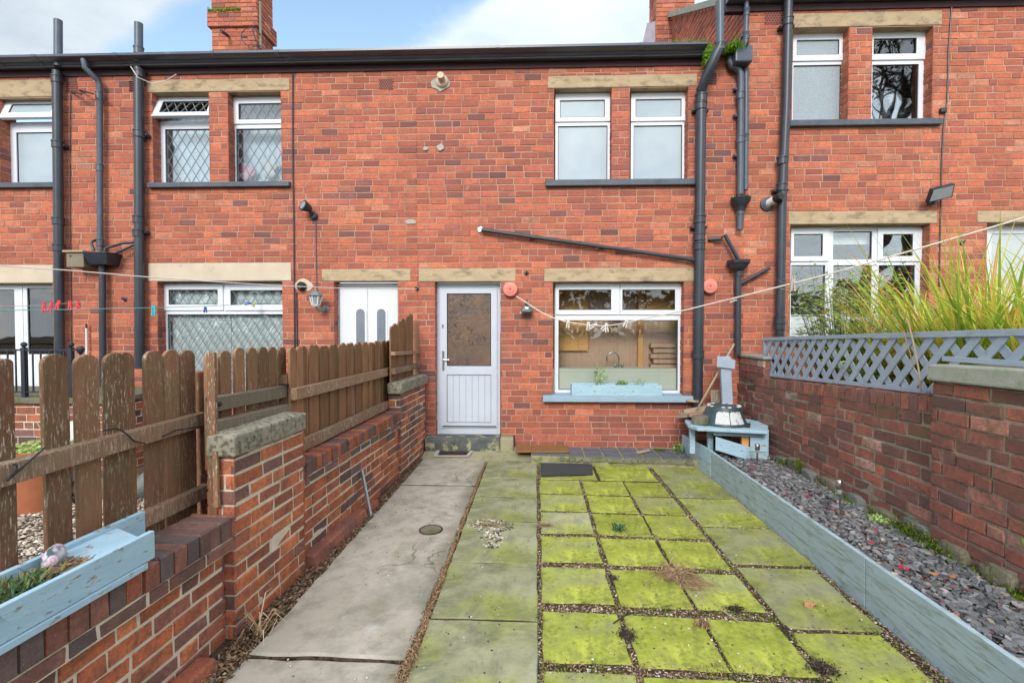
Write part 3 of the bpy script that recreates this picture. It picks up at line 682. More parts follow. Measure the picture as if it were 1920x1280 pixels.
# back door
X0, X1, Z0, Z1 = RECT(818, 531, 938, 815, .13)
lf = RECT(826, 541, 932, 801, .13); pn = RECT(838, 550, 921, 686, .12); lp = RECT(838, 702, 921, 792, .12)
m = MB(); ring(m, X0, X1, Z0, Z1, lf[0] + .008, lf[1] - .008, lf[2] + .008, lf[3] - .008, .13, .20)
door = m.build('door', MAT['upvc_grey'], H3, bevel=.005); door['label'] = 'pale lilac half-glazed back door'
m = MB(); frame_grid(m, lf[0], lf[1], lf[2], lf[3], [pn, lp], .112, .17); m.build('door_leaf', MAT['upvc_grey'], door)
m = MB(); n = 7; wd = (lp[1] - lp[0]) / n
for i in range(n): m.box(lp[0] + i * wd + .003, lp[0] + (i + 1) * wd - .003, .126, .15, lp[2], lp[3])
m.box(lp[0], lp[1], .135, .155, lp[2], lp[3]); m.build('door_panel', MAT['upvc_grey'], door, bevel=.003)
m = MB(); m.box(pn[0] - .003, pn[1] + .003, .128, .134, pn[2] - .003, pn[3] + .003); m.build('pane', MAT['obscure'], door)
m = MB(); ring(m, pn[0] - .001, pn[1] + .001, pn[2] - .001, pn[3] + .001, pn[0] + .009, pn[1] - .009, pn[2] + .009, pn[3] - .009, .116, .127); ring(m, lp[0] - .001, lp[1] + .001, lp[2] - .001, lp[3] + .001, lp[0] + .005, lp[1] - .005, lp[2] + .005, lp[3] - .005, .118, .1255)
m.box(lf[0] + .03, lf[1] - .01, .106, .1118, P(880, 800, .11).z, P(880, 798, .11).z); m.build('gasket', MAT['gasket'], door)
m = MB(); a = P(831, 660, .10); m.box(a.x - .012, a.x + .012, .098, .1115, P(831, 694, .1).z, P(831, 658, .1).z)
h = P(831, 674, .08); m.tube([h + Vector((0, .02, 0)), h + Vector((0, -.01, 0)), h + Vector((.085, -.012, -.002))], .008, 10)
m.build('handle', MAT['steel'], door, smooth=True, auto=40)
m = MB(); a = P(830, 611, .10); m.box(a.x - .010, a.x + .010, .100, .1115, a.z - .022, a.z + .022); m.build('latch', MAT['verdigris'], door)
st = RECT(800, 822, 938, 838, -.02); m = MB(); m.box(st[0], st[1], -.16, .13, -.02, P(870, 815, .0).z - .012); o = m.build('doorstep', MAT['step'], H3, bevel=.015); o['label'] = 'blackened stone doorstep'
e = RECT(938, 821, 963, 836, -.1); m = MB(); m.box(st[1] + .002, e[1], -.15, .02, -.02, P(950, 821, -.15).z); m.build('doorstep', MAT['stepstone'], H3, bevel=.02)
# pipework of this house
o = pipe(H3, 'soil_pipe', [(1315, 165), (1308, 760)], 19, 'blackpipe', -.09, [(1315, 185), (1314, 200), (1312, 412), (1311, 445), (1311, 462), (1309, 665)], 'black soil pipe with angled elbow beside the kitchen window', brackets=[(1315, 205), (1312, 425)])
pipe(H3, 'soil_pipe', [(1315, 178), (1316, 166), (1321, 152), (1342, 104), (1350, 88), (1350, 80)], 19, 'blackpipe', -.26, [], None, Ys=[-.09, -.12, -.18, -.26, -.27, -.27])
pipe(H3, 'vent_pipe', [(1350, 92), (1350, 4)], 16, 'greypipe', -.27, [(1350, 88)])
pipe(H3, 'downpipe', [(1372, 92), (1368, 116), (1371, 123), (1385, 131), (1389, 140), (1388, 365)], 13, 'greypipe', -.08, [(1388, 180), (1388, 262)], 'slim grey downpipe ending in a mossy hopper', brackets=[(1388, 165), (1388, 215), (1388, 290)])
hp = P(1389, 372, -.09); m = MB(); m.lathe(hp - Vector((0, 0, .16)), [(.052, 0), (.055, .03), (.075, .06), (.115, .12), (.125, .16), (.115, .165), (.1, .13)], 16); ho = m.build('hopper', MAT['blackpipe'], H3, smooth=True, auto=40); ho['label'] = 'black funnel hopper with moss and leaves in it'
m = MB(); rr = random.Random(3)
for i in range(160):
    a = rr.uniform(0, 6.28); q = .11 * math.sqrt(rr.random()); p = hp + Vector((q * math.cos(a), q * math.sin(a), -.02)); m.bar(p, p + Vector((rr.uniform(-.03, .03), rr.uniform(-.03, .03), rr.uniform(.02, .05))), .012, .003, col=(rr.random(), rr.random(), 0))
m.build('hopper_debris', MAT['litter'], ho)
pipe(H3, 'downpipe', [(1388, 392), (1387, 431)], 13, 'greypipe', -.08, [(1388, 396)])
hp = P(1385, 492, -.10); m = MB(); m.lathe(hp - Vector((0, 0, .10)), [(.06, 0), (.10, .03), (.125, .07), (.145, .09), (.15, .125), (.135, .127), (.12, .09)], 8); m.build('hopper', MAT['blackpipe'], H3)
pipe(H3, 'downpipe', [(1385, 498), (1384, 520), (1383, 665)], 12.5, 'blackpipe', -.08, [(1385, 512)], 'short black downpipe below the open hopper')
pipe(H3, 'waste_pipe', [(1328, 449), (1352, 448), (1359, 440), (1386, 490)], 7.5, 'blackpipe', -.09, Ys=[-.02, -.07, -.10, -.10])
pipe(H3, 'waste_pipe', [(1388, 532), (1443, 502)], 7, 'blackpipe', -.06)
pipe(H3, 'waste_pipe', [(903, 431), (1280, 484), (1296, 487), (1304, 488)], 7.5, 'blackpipe', -.07, [], 'long black waste pipe sloping across the brickwork', brackets=[(1000, 445), (1130, 463)])
def vent(root, px):
    X0, X1, Z0, Z1 = RECT(*px); m = MB(); n = 6; k = 5
    holes = []
    for i in range(n):
        for j in range(k):
            a = X0 + (X1 - X0) * (i + .5 + (.25 if j % 2 else -.25)) / n; b = Z0 + (Z1 - Z0) * (j + .5) / k; holes.append((a - .009, a + .009, b - .008, b + .008))
    for hh in holes: m.box(hh[0], hh[1], -.0065, -.004, hh[2], hh[3], mi=1)
    m.box(X0, X1, -.0055, .01, Z0, Z1, (.3, .3, 0), mi=0)
    return m.build('air_brick', [MAT['brick'], MAT['gasket']], root)
vent(H3, (712, 150, 736, 168)) if False else None
vent(H3, (1327, 138, 1343, 159)); vent(H3, (711, 149, 737, 168))
# ---- neighbour to the left with leaded windows
lin = [(275, 150, 543, 172), (278, 493, 546, 527), (603, 505, 770, 527)]
sl_u = RECT(275, 339, 541, 350, -.065); sl_g = RECT(300, 742, 535, 754, -.065)
op = [opening((286, 172, 392, 340), sl_u[3]), opening((428, 172, 527, 340), sl_u[3]), opening((296, 527, 530, 745), sl_g[3]), opening((627, 527, 747, 815), .05)]
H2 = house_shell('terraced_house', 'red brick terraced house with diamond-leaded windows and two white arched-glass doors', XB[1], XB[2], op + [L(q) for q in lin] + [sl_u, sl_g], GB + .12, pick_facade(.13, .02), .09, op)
stone(H2, lin[0]); stone(H2, lin[1], 'palestone'); stone(H2, lin[2])
sill(H2, (275, 339, 541, 350)); sill(H2, (300, 742, 535, 754))
gutter(H2, XB[1], XB[2], GT, GB, [P(x, 100, -.15).x for x in (225, 405, 525)]); rf2 = roof(H2, XB[1], XB[2], GT - .10)
make_window(H2, (300, 181, 404, 339), [((297, 182, 404, 229), (309, 192, 397, 220), 24)], [(310, 242, 397, 345, None, 1)], 'glass_lat', sl_u[3], label='leaded window with its top sash open')
make_window(H2, (433, 181, 537, 339), [((434, 183, 537, 232), (447, 194, 530, 224), 0)], [(443, 241, 530, 345, None, 1)], 'glass_lat', sl_u[3], label='leaded window with pink and white shapes behind it')
w2 = make_window(H2, (305, 531, 540, 742), [((307, 533, 418, 582), (316, 543, 408, 571), 0), ((421, 533, 539, 582), (432, 544, 531, 571), 0)], [(315, 589, 531, 735, None)], 'glass_lat', sl_g[3], label='wide leaded window with pale vertical blinds')
bz0, bz1 = sl_g[3], P(420, 560, .3).z + .22; bx0, bx1 = P(296, 600, .3).x, P(545, 600, .3).x
m = MB(); x = bx0; rr = random.Random(5)
while x < bx1:
    a = rad(rr.choice([3, 5, 6, 9])); w = .118; yb = .235; m.hexa([(x, yb, bz0), (x + w * math.cos(a), yb + w * math.sin(a), bz0), (x + w * math.cos(a), yb + .003 + w * math.sin(a), bz0), (x, yb + .003, bz0), (x, yb, bz1), (x + w * math.cos(a), yb + w * math.sin(a), bz1), (x + w * math.cos(a), yb + .003 + w * math.sin(a), bz1), (x, yb + .003, bz1)]); x += .121 + rr.choice([0, .0, .006])
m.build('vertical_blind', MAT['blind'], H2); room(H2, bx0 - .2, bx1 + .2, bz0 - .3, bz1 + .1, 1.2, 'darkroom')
for (xa, xb) in ((296, 408), (429, 541)):
    r_ = RECT(xa, 140, xb, 350, .36); mm = MB(); n_ = 24
    for i in range(n_):
        a_, b_ = r_[0] + (r_[1] - r_[0]) * i / n_, r_[0] + (r_[1] - r_[0]) * (i + 1) / n_; mm.hexa([(a_, .36 + .02 * (i % 2), r_[2]), (b_, .36 + .02 * ((i + 1) % 2), r_[2]), (b_, .365 + .02 * ((i + 1) % 2), r_[2]), (a_, .365 + .02 * (i % 2), r_[2]), (a_, .36 + .02 * (i % 2), r_[3]), (b_, .36 + .02 * ((i + 1) % 2), r_[3]), (b_, .365 + .02 * ((i + 1) % 2), r_[3]), (a_, .365 + .02 * (i % 2), r_[3])])
    mm.build('net_curtain', MAT['net'], H2); room(H2, r_[0] - .05, r_[1] + .05, r_[2] - .05, r_[3] + .05, .6, 'blind')
mm = MB(); pc_ = P(463, 322, .28)
for k, (dx, dz, s_) in enumerate(((-.05, .05, .075), (.05, -.01, .08), (-.02, -.06, .07))): mm.blob(pc_ + Vector((dx, 0, dz)), (s_, .02, s_), k + 3, .2, 2)
tag(mm.build('window_ornament', MAT['pinkfab'], smooth=True), 'pink ornament standing inside the right-hand leaded upstairs window', 'ornament')
mm = MB(); pc_ = P(505, 318, .28)
for k, (dx, dz, s_) in enumerate(((-.045, .05, .075), (.05, .05, .075), (.0, -.04, .09))): mm.blob(pc_ + Vector((dx, 0, dz)), (s_, .02, s_), k + 8, .15, 2)
tag(mm.build('window_ornament', MAT['white_paint'], smooth=True), 'white heart-shaped ornament inside the right-hand leaded upstairs window', 'ornament')
for (px, mt, nm, lb, hx) in (((452, 298, 466, 331), 'peg_red', 'window_ornament', 'pink ornament', .07), ((489, 298, 520, 332), 'white_paint', 'window_ornament', 'white ornament', .1)): pass
# white double door of the neighbour
X0, X1, Z0, Z1 = RECT(629, 531, 752, 815, .15)
m = MB(); ring(m, X0, X1, Z0, Z1, X0 + .05, X1 - .05, Z0 + .05, Z1 - .05, .15, .21); d2 = m.build('door', MAT['upvc'], H2, bevel=.005); d2['label'] = 'white double door with arched leaded lights'
for (a, b, lx0, lx1) in ((637, 689.5, 668, 684), (690, 746, 707, 723)):
    A = P(a, 600, .14).x; B = P(b, 600, .14).x; m = MB(); m.box(A, B, .14, .19, Z0 + .05, Z1 - .055); lf = m.build('door_leaf', MAT['upvc'], d2, bevel=.004)
    q0, q1 = P(lx0, 600, .13).x, P(lx1, 600, .13).x; zt = P(690, 579, .13).z; zb = P(690, 672, .13).z; r = (q1 - q0) / 2; cx = (q0 + q1) / 2
    arc = lambda rr_, zz: [Vector((cx - rr_, zz, zb - (rr_ - r))), Vector((cx + rr_, zz, zb - (rr_ - r)))] + [Vector((cx + rr_ * math.cos(t), zz, zt - r + rr_ * math.sin(t))) for t in [i * PI / 12 for i in range(0, 13)]]
    m = MB(); m.prism(arc(r + .028, .139), (0, -.012, 0)); m.build('glazing_bead', MAT['upvc'], d2, bevel=.004)
    m = MB(); m.prism(arc(r, .1265), (0, -.004, 0)); m.build('arched_light', MAT['arch'], d2)
# pipework of the neighbour
pipe(H2, 'soil_pipe', [(260, 128), (262, 690)], 21, 'blackpipe', -.09, [(262, 140), (261, 252), (260, 412), (260, 438)], 'fat black soil pipe left of the leaded windows', brackets=[(261, 252), (260, 435)])
pipe(H2, 'vent_pipe', [(260, 118), (260, 44)], 18, 'greypipe', -.12, [(260, 96)])
pipe(H2, 'downpipe', [(157, 112), (160, 128), (183, 150), (187, 160), (188, 470)], 14, 'greypipe', -.08, [(186, 180), (187, 315), (188, 455)], 'slim downpipe with a swan neck under the gutter', Ys=[-.2, -.2, -.1, -.08, -.08])
hz = RECT(165, 474, 212, 488, -.16); m = MB(); m.hexa([(hz[0] + .05, -.2, hz[2] - .06), (hz[1] - .05, -.2, hz[2] - .06), (hz[1] - .05, -.01, hz[2] - .06), (hz[0] + .05, -.01, hz[2] - .06), (hz[0], -.26, hz[3]), (hz[1], -.26, hz[3]), (hz[1], -.01, hz[3]), (hz[0], -.01, hz[3])])
m.build('hopper', MAT['blackpipe'], H2, bevel=.006)['label'] = 'rectangular black hopper catching the waste pipes'
pipe(H2, 'downpipe', [(191, 490), (192, 500), (193, 745)], 15, 'blackpipe', -.085, [(191, 500)], 'black downpipe below the rectangular hopper')
pipe(H2, 'waste_pipe', [(176, 470), (171, 456), (174, 452), (183, 450)], 6.5, 'blackpipe', -.09, Ys=[-.12, -.12, -.1, -.01])
pipe(H2, 'waste_pipe', [(196, 470), (199, 465), (230, 456), (252, 454)], 6.5, 'blackpipe', -.1, Ys=[-.13, -.12, -.11, -.08])
pipe(H2, 'waste_pipe', [(213, 476), (232, 468), (250, 459)], 6, 'blackpipe', -.1, Ys=[-.12, -.11, -.07])
for (a, b) in (((134, 173), (153, 177)), ((149, 169), (174, 176)), ((192, 182), (198, 187))):
    pipe(H2, 'overflow_pipe', [a, b], 4, 'blackpipe', -.1, Ys=[-.004, -.2])
vent(H2, (243, 152, 250, 172)); vent(H2, (126, 153, 144, 173)) if False else None
# ---- far-left house
lin = [(-200, 152, 98, 184), (-200, 498, 100, 531)]
sl_u = RECT(-200, 341, 100, 352, -.065)
op = [opening((-2, 184, 100, 342), sl_u[3]), opening((-135, 184, -40, 342), sl_u[3]), opening((-140, 531, 101, 800), P(0, 740, .15).z)]
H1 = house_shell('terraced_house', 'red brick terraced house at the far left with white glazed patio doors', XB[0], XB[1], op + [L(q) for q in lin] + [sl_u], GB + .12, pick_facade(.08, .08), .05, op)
stone(H1, lin[0], 'sandstone'); stone(H1, lin[1], 'palestone'); sill(H1, (-200, 341, 100, 352))
gutter(H1, XB[0], XB[1], GT, GB, [P(x, 100, -.15).x for x in (0, 75)]); roof(H1, XB[0], XB[1], GT - .10)
make_window(H1, (15, 184, 115, 341), [((12, 184, 116, 231), (28, 198, 107, 219), 22)], [(31, 248, 106, 345, None, 1)], 'frost', sl_u[3], label='frosted window with its top sash ajar')
make_window(H1, (-124, 184, -24, 341), [((-124, 184, -24, 231), (-112, 198, -34, 219), 0)], [(-114, 248, -34, 345, None, 1)], 'frost', sl_u[3])
zb = P(0, 738, .15).z
make_window(H1, (-135, 531, 112, 738), [((-128, 536, 44, 738), (-110, 543, 28, 665), 0), ((45, 536, 112, 738), (52, 540, 104, 664), 0)], [], 'glass_dark', zb, label='white patio doors with dark reflecting glass', sm='glass_dark')
rx0, rx1 = P(-150, 600, .3).x, P(125, 600, .3).x
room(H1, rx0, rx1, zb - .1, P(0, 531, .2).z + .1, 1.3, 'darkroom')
m = MB()
for i in range(7): m.box(P(53, 600, .3).x, P(112, 600, .3).x, .30, .312, P(60, 590 + i * 11, .3).z - .07, P(60, 590 + i * 11, .3).z)
m.build('slatted_blind', MAT['greypipe'], H1)
pipe(H1, 'soil_pipe', [(107, 134), (112, 690)], 22, 'blackpipe', -.09, [(107, 150), (108, 272), (109, 415), (110, 465)], 'fat black soil pipe beside the cream lintel', brackets=[(108, 272)])
pipe(H1, 'vent_pipe', [(109, 125), (109, 38)], 19, 'greypipe', -.12)
vent(H1, (125, 153, 145, 173))
# ---- right-hand house, a storey step higher
lin = [(1484, 23, 1766, 50), (1478, 396, 1757, 420), (1832, 395, 2010, 417)]
sl_u = RECT(1478, 221, 1769, 234, -.065); sl_g = RECT(1470, 634, 1740, 646, -.065)
op = [opening((1486, 50, 1591, 225), sl_u[3]), opening((1635, 50, 1749, 225), sl_u[3]), opening((1481, 420, 1742, 637), sl_g[3]), opening((1848, 417, 1990, 720), P(1900, 720).z)]
H4 = house_shell('terraced_house', 'taller red brick terraced house on the right behind the trellis', XB[3], XB[4], op + [L(q) for q in lin] + [sl_u, sl_g], HB + .1, pick_facade(.07, .10), .02, op)
for q in lin: stone(H4, q)
sill(H4, (1478, 221, 1769, 234)); sill(H4, (1470, 634, 1740, 646))
gutter(H4, P(1368, 5, -.15).x, XB[4], HT, HB); roof(H4, XB[3], XB[4], HT - .05, 29.4)
make_window(H4, (1486, 60, 1590, 221), [((1487, 61, 1590, 114), (1494, 75, 1574, 103), 0)], [(1487, 122, 1577, 230, None, 1)], 'stipple', sl_u[3], label='stippled glass upstairs window next to the drainpipe')
uw = make_window(H4, (1634, 56, 1737, 220), [((1635, 57, 1737, 112), (1638, 72, 1719, 101), 0)], [(1635, 121, 1722, 230, None, 1)], 'glass_dark', sl_u[3], label='upstairs window reflecting tree branches', sm='glass_dark')
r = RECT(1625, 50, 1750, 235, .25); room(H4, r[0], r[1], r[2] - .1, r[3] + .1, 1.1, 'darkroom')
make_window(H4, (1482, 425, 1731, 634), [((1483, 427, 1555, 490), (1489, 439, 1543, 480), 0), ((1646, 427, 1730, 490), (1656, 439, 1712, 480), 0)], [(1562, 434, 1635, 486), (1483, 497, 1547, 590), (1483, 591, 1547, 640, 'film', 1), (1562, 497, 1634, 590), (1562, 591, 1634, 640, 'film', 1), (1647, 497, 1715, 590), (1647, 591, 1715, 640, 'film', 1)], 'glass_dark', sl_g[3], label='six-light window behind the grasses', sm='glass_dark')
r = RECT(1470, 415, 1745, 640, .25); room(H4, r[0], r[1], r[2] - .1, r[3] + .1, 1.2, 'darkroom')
m = MB(); a = RECT(1560, 433, 1640, 458, .26); m.box(a[0], a[1], .27, .275, a[2], a[3] + .05); m.build('roller_blind', MAT['blind'], H4)
X0, X1, Z0, Z1 = RECT(1848, 421, 1990, 720, .15); m = MB(); ring(m, X0, X1, Z0, Z1, X0 + .06, X1 - .06, Z0 + .06, Z1 - .12, .15, .21); d4 = m.build('door', MAT['upvc'], H4, bevel=.005); d4['label'] = 'white door at the right edge'
m = MB(); m.box(X0 + .06, X1 - .06, .165, .2, Z0 + .06, Z1 - .12); m.build('door_leaf', MAT['film'], d4)
pipe(H4, 'downpipe', [(1479, -30), (1474, 200), (1468, 330), (1466, 385), (1462, 640)], 18, 'blackpipe', -.10, [(1477, 42), (1467, 302), (1466, 352), (1462, 600), (1462, 612)], 'thick black downpipe left of the six-light window', brackets=[(1477, 48), (1466, 356)])
pipe(H4, 'downpipe', [(1399, -30), (1400, 22), (1398, 90), (1399, 180), (1398, 356)], 10, 'greypipe', -.07, [(1400, 24), (1399, 68), (1398, 258)], 'slim grey downpipe at the party line', brackets=[(1399, 66)])
vent(H4, (1434, 24, 1466, 46)); 
# gable wall of the taller house rising above the lower roof
gx = XB[3] - .02; t = math.tan(rad(29.4)); m = MB()
e4 = HT - .02
GFR = lambda u, v, w: (gx - w, u, v)
rr = random.Random(31)
zlow = GT - .14
holes = []
for k in range(60):
    pass
def gable_bricks():
    ch = .0855; z = zlow; k = 0
    while True:
        ys = max(.0, (z + ch - e4) / t - .12) ; ylo = (z + ch - e4) / t - .12
        if ylo > 4.2: break
        u0 = max(0.0, ylo); bricks(m, GFR, u0, 4.2, z, z + ch, rnd=rr, pick=pick_facade(.1, .05), vbase=z, off=(k % 2) * .115); z += ch; k += 1
gable_bricks()
m.face([(gx + .01, 0, zlow), (gx + .01, 4.2, zlow), (gx + .01, 4.2, e4 + 4.32 * t), (gx + .01, 0, e4 + .12 * t)], mi=1)
gbl = m.build('gable_wall', [MAT['brick'], MAT['mortar']], H4); gbl['label'] = 'brick gable strip above the lower roof'
m = MB(); m.bar((gx - .05, -.12, e4 + .0), (gx - .05, 4.2, e4 + 4.32 * t), .06, .09); m.build('verge', MAT['greycap'], H4)
# chimneys
def chimney(parent, name, px, Y, depth, ztop, zbot, band=None, mat='brick', seed=1):
    X0 = P(px[0], 60, Y).x; X1 = P(px[1], 60, Y).x; m = MB(); rr = random.Random(seed); pk = pick_facade(.12, .05)
    for (a, b, z0, z1, ex) in ([(X0, X1, zbot, ztop, 0)] if not band else [(X0, X1, zbot, band[0], 0), (X0, X1, band[0], band[1], .055), (X0, X1, band[1], ztop, .0)]):
        y0, y1 = Y - ex, Y + depth + ex; a -= ex; b += ex
        bricks(m, lambda u, v, w: (u, y0 - w, v), a, b, z0, z1, rnd=rr, pick=pk, vbase=z0)
        bricks(m, lambda u, v, w: (b + w, u, v), y0, y1, z0, z1, rnd=rr, pick=pk, vbase=z0, off=.1)
        bricks(m, lambda u, v, w: (a - w, u, v), y0, y1, z0, z1, rnd=rr, pick=pk, vbase=z0, off=.1)
        m.box(a + .012, b - .012, y0 + .012, y1 - .012, z0 + .003, z1 - .003, mi=1)
    return m.build(name, [MAT[mat], MAT['mortar']], parent), X0, X1
cz = lambda y, Y: P(450, y, Y).z
ch, cx0, cx1 = chimney(rf2, 'chimney', (397, 481), 3.0, .62, cz(-60, 3.0), 6.4, (cz(52, 3.0), cz(22, 3.0)), seed=4); ch['label'] = 'corbelled red brick chimney with an old aerial'
m = MB(); rr = random.Random(9)
zl_ = cz(20, 2.95)
for _ in range(500):
    p = Vector((rr.uniform(cx0 - .02, cx0 + .62), rr.uniform(2.93, 3.0), zl_ - .02 + rr.random() * .03)); a_ = rr.uniform(0, 6.28); e = p + Vector((math.cos(a_) * .03, -abs(math.sin(a_)) * .03, rr.uniform(-.01, .07))); m.face([p + Vector((-.012, 0, 0)), p + Vector((.012, 0, 0)), e], (rr.uniform(.2, 1), rr.random(), 0))
o = m.build('chimney_moss', MAT['gutmoss'], rf2)
al = thing('tv_aerial', 'small rusted wire aerial on a pale mast fixed to the corbelled chimney', 'aerial', P(489, 90, 2.85))
m = MB(); m.tube([P(489, 92, 2.85), P(488, 4, 2.85)], .022, 8); m.build('mast', MAT['greywood'], al)
m = MB(); q = [P(470 + 22 * math.cos(t) * .8, 69 + 17 * math.sin(t), 2.8) for t in [1.7 + i * .3 for i in range(12)]]; m.tube(q, .008, 6); m.tube([P(474, 56, 2.8), P(480, 77, 2.8)], .014, 6); m.tube([P(452, 70, 2.8), P(464, 70, 2.8)], .014, 6); m.tube([P(472, 87, 2.8), P(490, 86, 2.8)], .01, 6); m.tube([P(478, 55, 2.8), P(487, 64, 2.8)], .014, 6); m.build('wire_loop', MAT['blackpipe'], al)
m = MB(); m.tube([P(428, 68, 2.97), P(414, 58, 2.75)], .03, 8); m.build('bracket', MAT['blackpipe'], al)
ch2, _, _ = chimney(rf3, 'chimney', (1230, 1302), 3.25, .55, P(1250, -80, 3.25).z, 6.0, None, seed=8); ch2['label'] = 'plain brick chimney beside the gable'
m = MB(); a = P(1204, 40, 2.9); 
m.hexa([P(1204, 86, 3.5), P(1229, 86, 3.3), P(1229, 86, 3.8), P(1204, 86, 3.7), P(1213, 44, 3.5), P(1229, 40, 3.3), P(1229, 40, 3.8), P(1213, 44, 3.7)]); m.build('chimney_flashing', MAT['lead'], rf3)
# ---- things fixed to the walls
def wall_dab(px, mat, label, cat, seed, th=.018):
    X0, X1, Z0, Z1 = RECT(*px); m = MB(); rr = random.Random(seed); n = 12; c = Vector(((X0 + X1) / 2, 0, (Z0 + Z1) / 2)); a, b = (X1 - X0) / 2, (Z1 - Z0) / 2
    poly = [c + Vector((a * math.cos(2 * PI * i / n) * rr.uniform(.7, 1.1), -.001, b * math.sin(2 * PI * i / n) * rr.uniform(.7, 1.1))) for i in range(n)]
    m.prism(poly, (0, -th, 0)); return tag(m.build('mortar_patch', MAT[mat], loc=c, bevel=.006), label, cat)
wall_dab((895, 424, 907, 437), 'white_paint', 'small grey mortar dab where the sloping black pipe leaves the wall', 'mortar patch', 1)
wall_dab((793, 275, 804, 284), 'concrete', 'left of two small cement dabs midway up the brick wall', 'mortar patch', 2)
wall_dab((819, 270, 834, 284), 'concrete', 'right of two small cement dabs midway up the brick wall', 'mortar patch', 3)
wall_dab((757, 411, 783, 421), 'concrete', 'flat cement dab above the gap between the two back doors', 'mortar patch', 4, .008)
wall_dab((806, 145, 845, 172), 'concrete', 'grey mortar patch round the flue near the gutter', 'mortar patch', 5, .010)
wall_dab((551, 522, 588, 548), 'palestone', 'pale mortar patch beside the white neighbour door', 'mortar patch', 6, .008)
wall_dab((1392, 690, 1398, 692), 'concrete', 'tiny cement dab low on the wall', 'mortar patch', 7) if False else None
f = thing('flue_terminal', 'white boiler flue poking from the wall under the gutter', 'flue', P(829, 152, 0))
m = MB(); c = P(829, 153, -.012); m.lathe(c, [(.085, 0), (.085, .012), (.07, .03), (.05, .035)], 20, (0, -1, 0)); m.build('flue_collar', MAT['palestone'], f, smooth=True, auto=40)
m = MB(); m.tube([c, c + Vector((0, -.13, .02))], .045, 16); m.build('flue_pipe', MAT['palestone'], f, smooth=True, auto=40)
f = thing('flue_terminal', 'black and white round flue beside the thick downpipe', 'flue', P(1438, 382, 0))
m = MB(); c = P(1437, 383, -.004); m.lathe(c, [(.085, 0), (.085, .03), (.06, .045), (.055, .05)], 20, (0, -1, 0)); m.build('flue_collar', MAT['gutter'], f, smooth=True, auto=40)
m = MB(); m.tube([c, c + Vector((.05, -.13, .03))], .048, 16); m.build('flue_pipe', MAT['white_paint'], f, smooth=True, auto=40)
m = MB(); m.tube([c + Vector((.05, -.13, .03)), c + Vector((.08, -.22, .05))], .05, 16); m.build('flue_end', MAT['gasket'], f, smooth=True, auto=40)
def disc(px, label):
    c = P(*px, 0); f = thing('alarm_bell', label, 'alarm bell', c, 'salmon pink discs on the wall')
    m = MB(); m.lathe(c, [(.085, 0), (.095, .01), (.098, .06), (.09, .075), (.055, .083)], 28, (0, -1, 0)); m.build('bell_case', MAT['pink_plastic'], f, smooth=True, auto=40)
    m = MB(); m.lathe(c + Vector((0, -.084, 0)), [(.05, 0), (.045, .006), (.03, .006), (.026, .002)], 20, (0, -1, 0)); m.lathe(c + Vector((0, -.084, 0)), [(.014, 0), (.012, .008)], 12, (0, -1, 0), mi=1); m.build('bell_centre', [MAT['pink_plastic'], MAT['red_plastic']], f)
    return c
disc((957, 543), 'round salmon pink disc on the wall just right of the pale back door')
disc((1328, 537), 'round salmon pink disc right of the black soil pipe')
# square lamp between door and kitchen window
c = P(988, 577, -.10); f = thing('wall_lamp', 'dark green bell-shaped lamp on the wall left of the kitchen window', 'wall lamp', c)
m = MB(); m.hexa([c + Vector((-.085, -.08, -.06)), c + Vector((.085, -.08, -.06)), c + Vector((.085, .07, -.06)), c + Vector((-.085, .07, -.06)), c + Vector((-.045, -.05, .035)), c + Vector((.045, -.05, .035)), c + Vector((.045, .05, .035)), c + Vector((-.045, .05, .035))]); m.build('lamp_hood', MAT['greenlamp'], f, bevel=.01)
m = MB(); m.box(c.x - .028, c.x + .028, c.y - .055, c.y + .05, c.z + .034, c.z + .062); m.lathe(c + Vector((0, 0, .06)), [(.012, 0), (.009, .05)], 8); m.build('lamp_cap', MAT['greenlamp'], f, bevel=.005)
m = MB(); m.hexa([c + Vector((-.025, -.0805, -.02)), c + Vector((.02, -.0805, -.02)), c + Vector((.02, -.076, -.02)), c + Vector((-.025, -.076, -.02)), c + Vector((-.025, -.071, .008)), c + Vector((.02, -.071, .008)), c + Vector((.02, -.066, .008)), c + Vector((-.025, -.066, .008))]); m.build('sticker', MAT['white_paint'], f)
m = MB(); m.box(c.x - .09, c.x - .05, c.y - .03, c.y + .02, c.z - .075, c.z - .05); m.build('sensor', MAT['white_paint'], f, bevel=.006)
m = MB(); m.tube([c + Vector((.005, .06, -.06)), c + Vector((.012, .09, -.14)), c + Vector((-.01, .095, -.25))], .003, 6); m.build('wire', MAT['greywood'], f)
m = MB(); m.box(c.x - .03, c.x + .03, c.y + .05, 0, c.z - .04, c.z + .04); m.build('wall_bracket', MAT['greenlamp'], f)
# lantern by neighbour's door
c = P(592, 563, -.20); f = thing('wall_lantern', 'grey-green wall lantern left of the white neighbour door', 'wall lamp', c)
def hexr(r, z, n=6): return [c + Vector((r * math.cos(i * 2 * PI / n + .3), r * math.sin(i * 2 * PI / n + .3), z)) for i in range(n)]
def loft(m, rings, col=None, mi=None):
    n = len(rings[0]); vs = [p for r_ in rings for p in r_]; fs = [(k * n + j, k * n + (j + 1) % n, (k + 1) * n + (j + 1) % n, (k + 1) * n + j) for k in range(len(rings) - 1) for j in range(n)]
    m.mesh(vs, fs + [tuple(reversed(range(n))), tuple((len(rings) - 1) * n + j for j in range(n))], col, mi)
m = MB(); loft(m, [hexr(.088, .055), hexr(.094, .062), hexr(.075, .085), hexr(.05, .11), hexr(.018, .12), hexr(.012, .14)]); m.build('lantern_roof', MAT['verdigris'], f)
m = MB(); loft(m, [hexr(.044, -.06), hexr(.070, .055)]); m.build('lantern_glass', MAT['lampglass'], f)
m = MB()
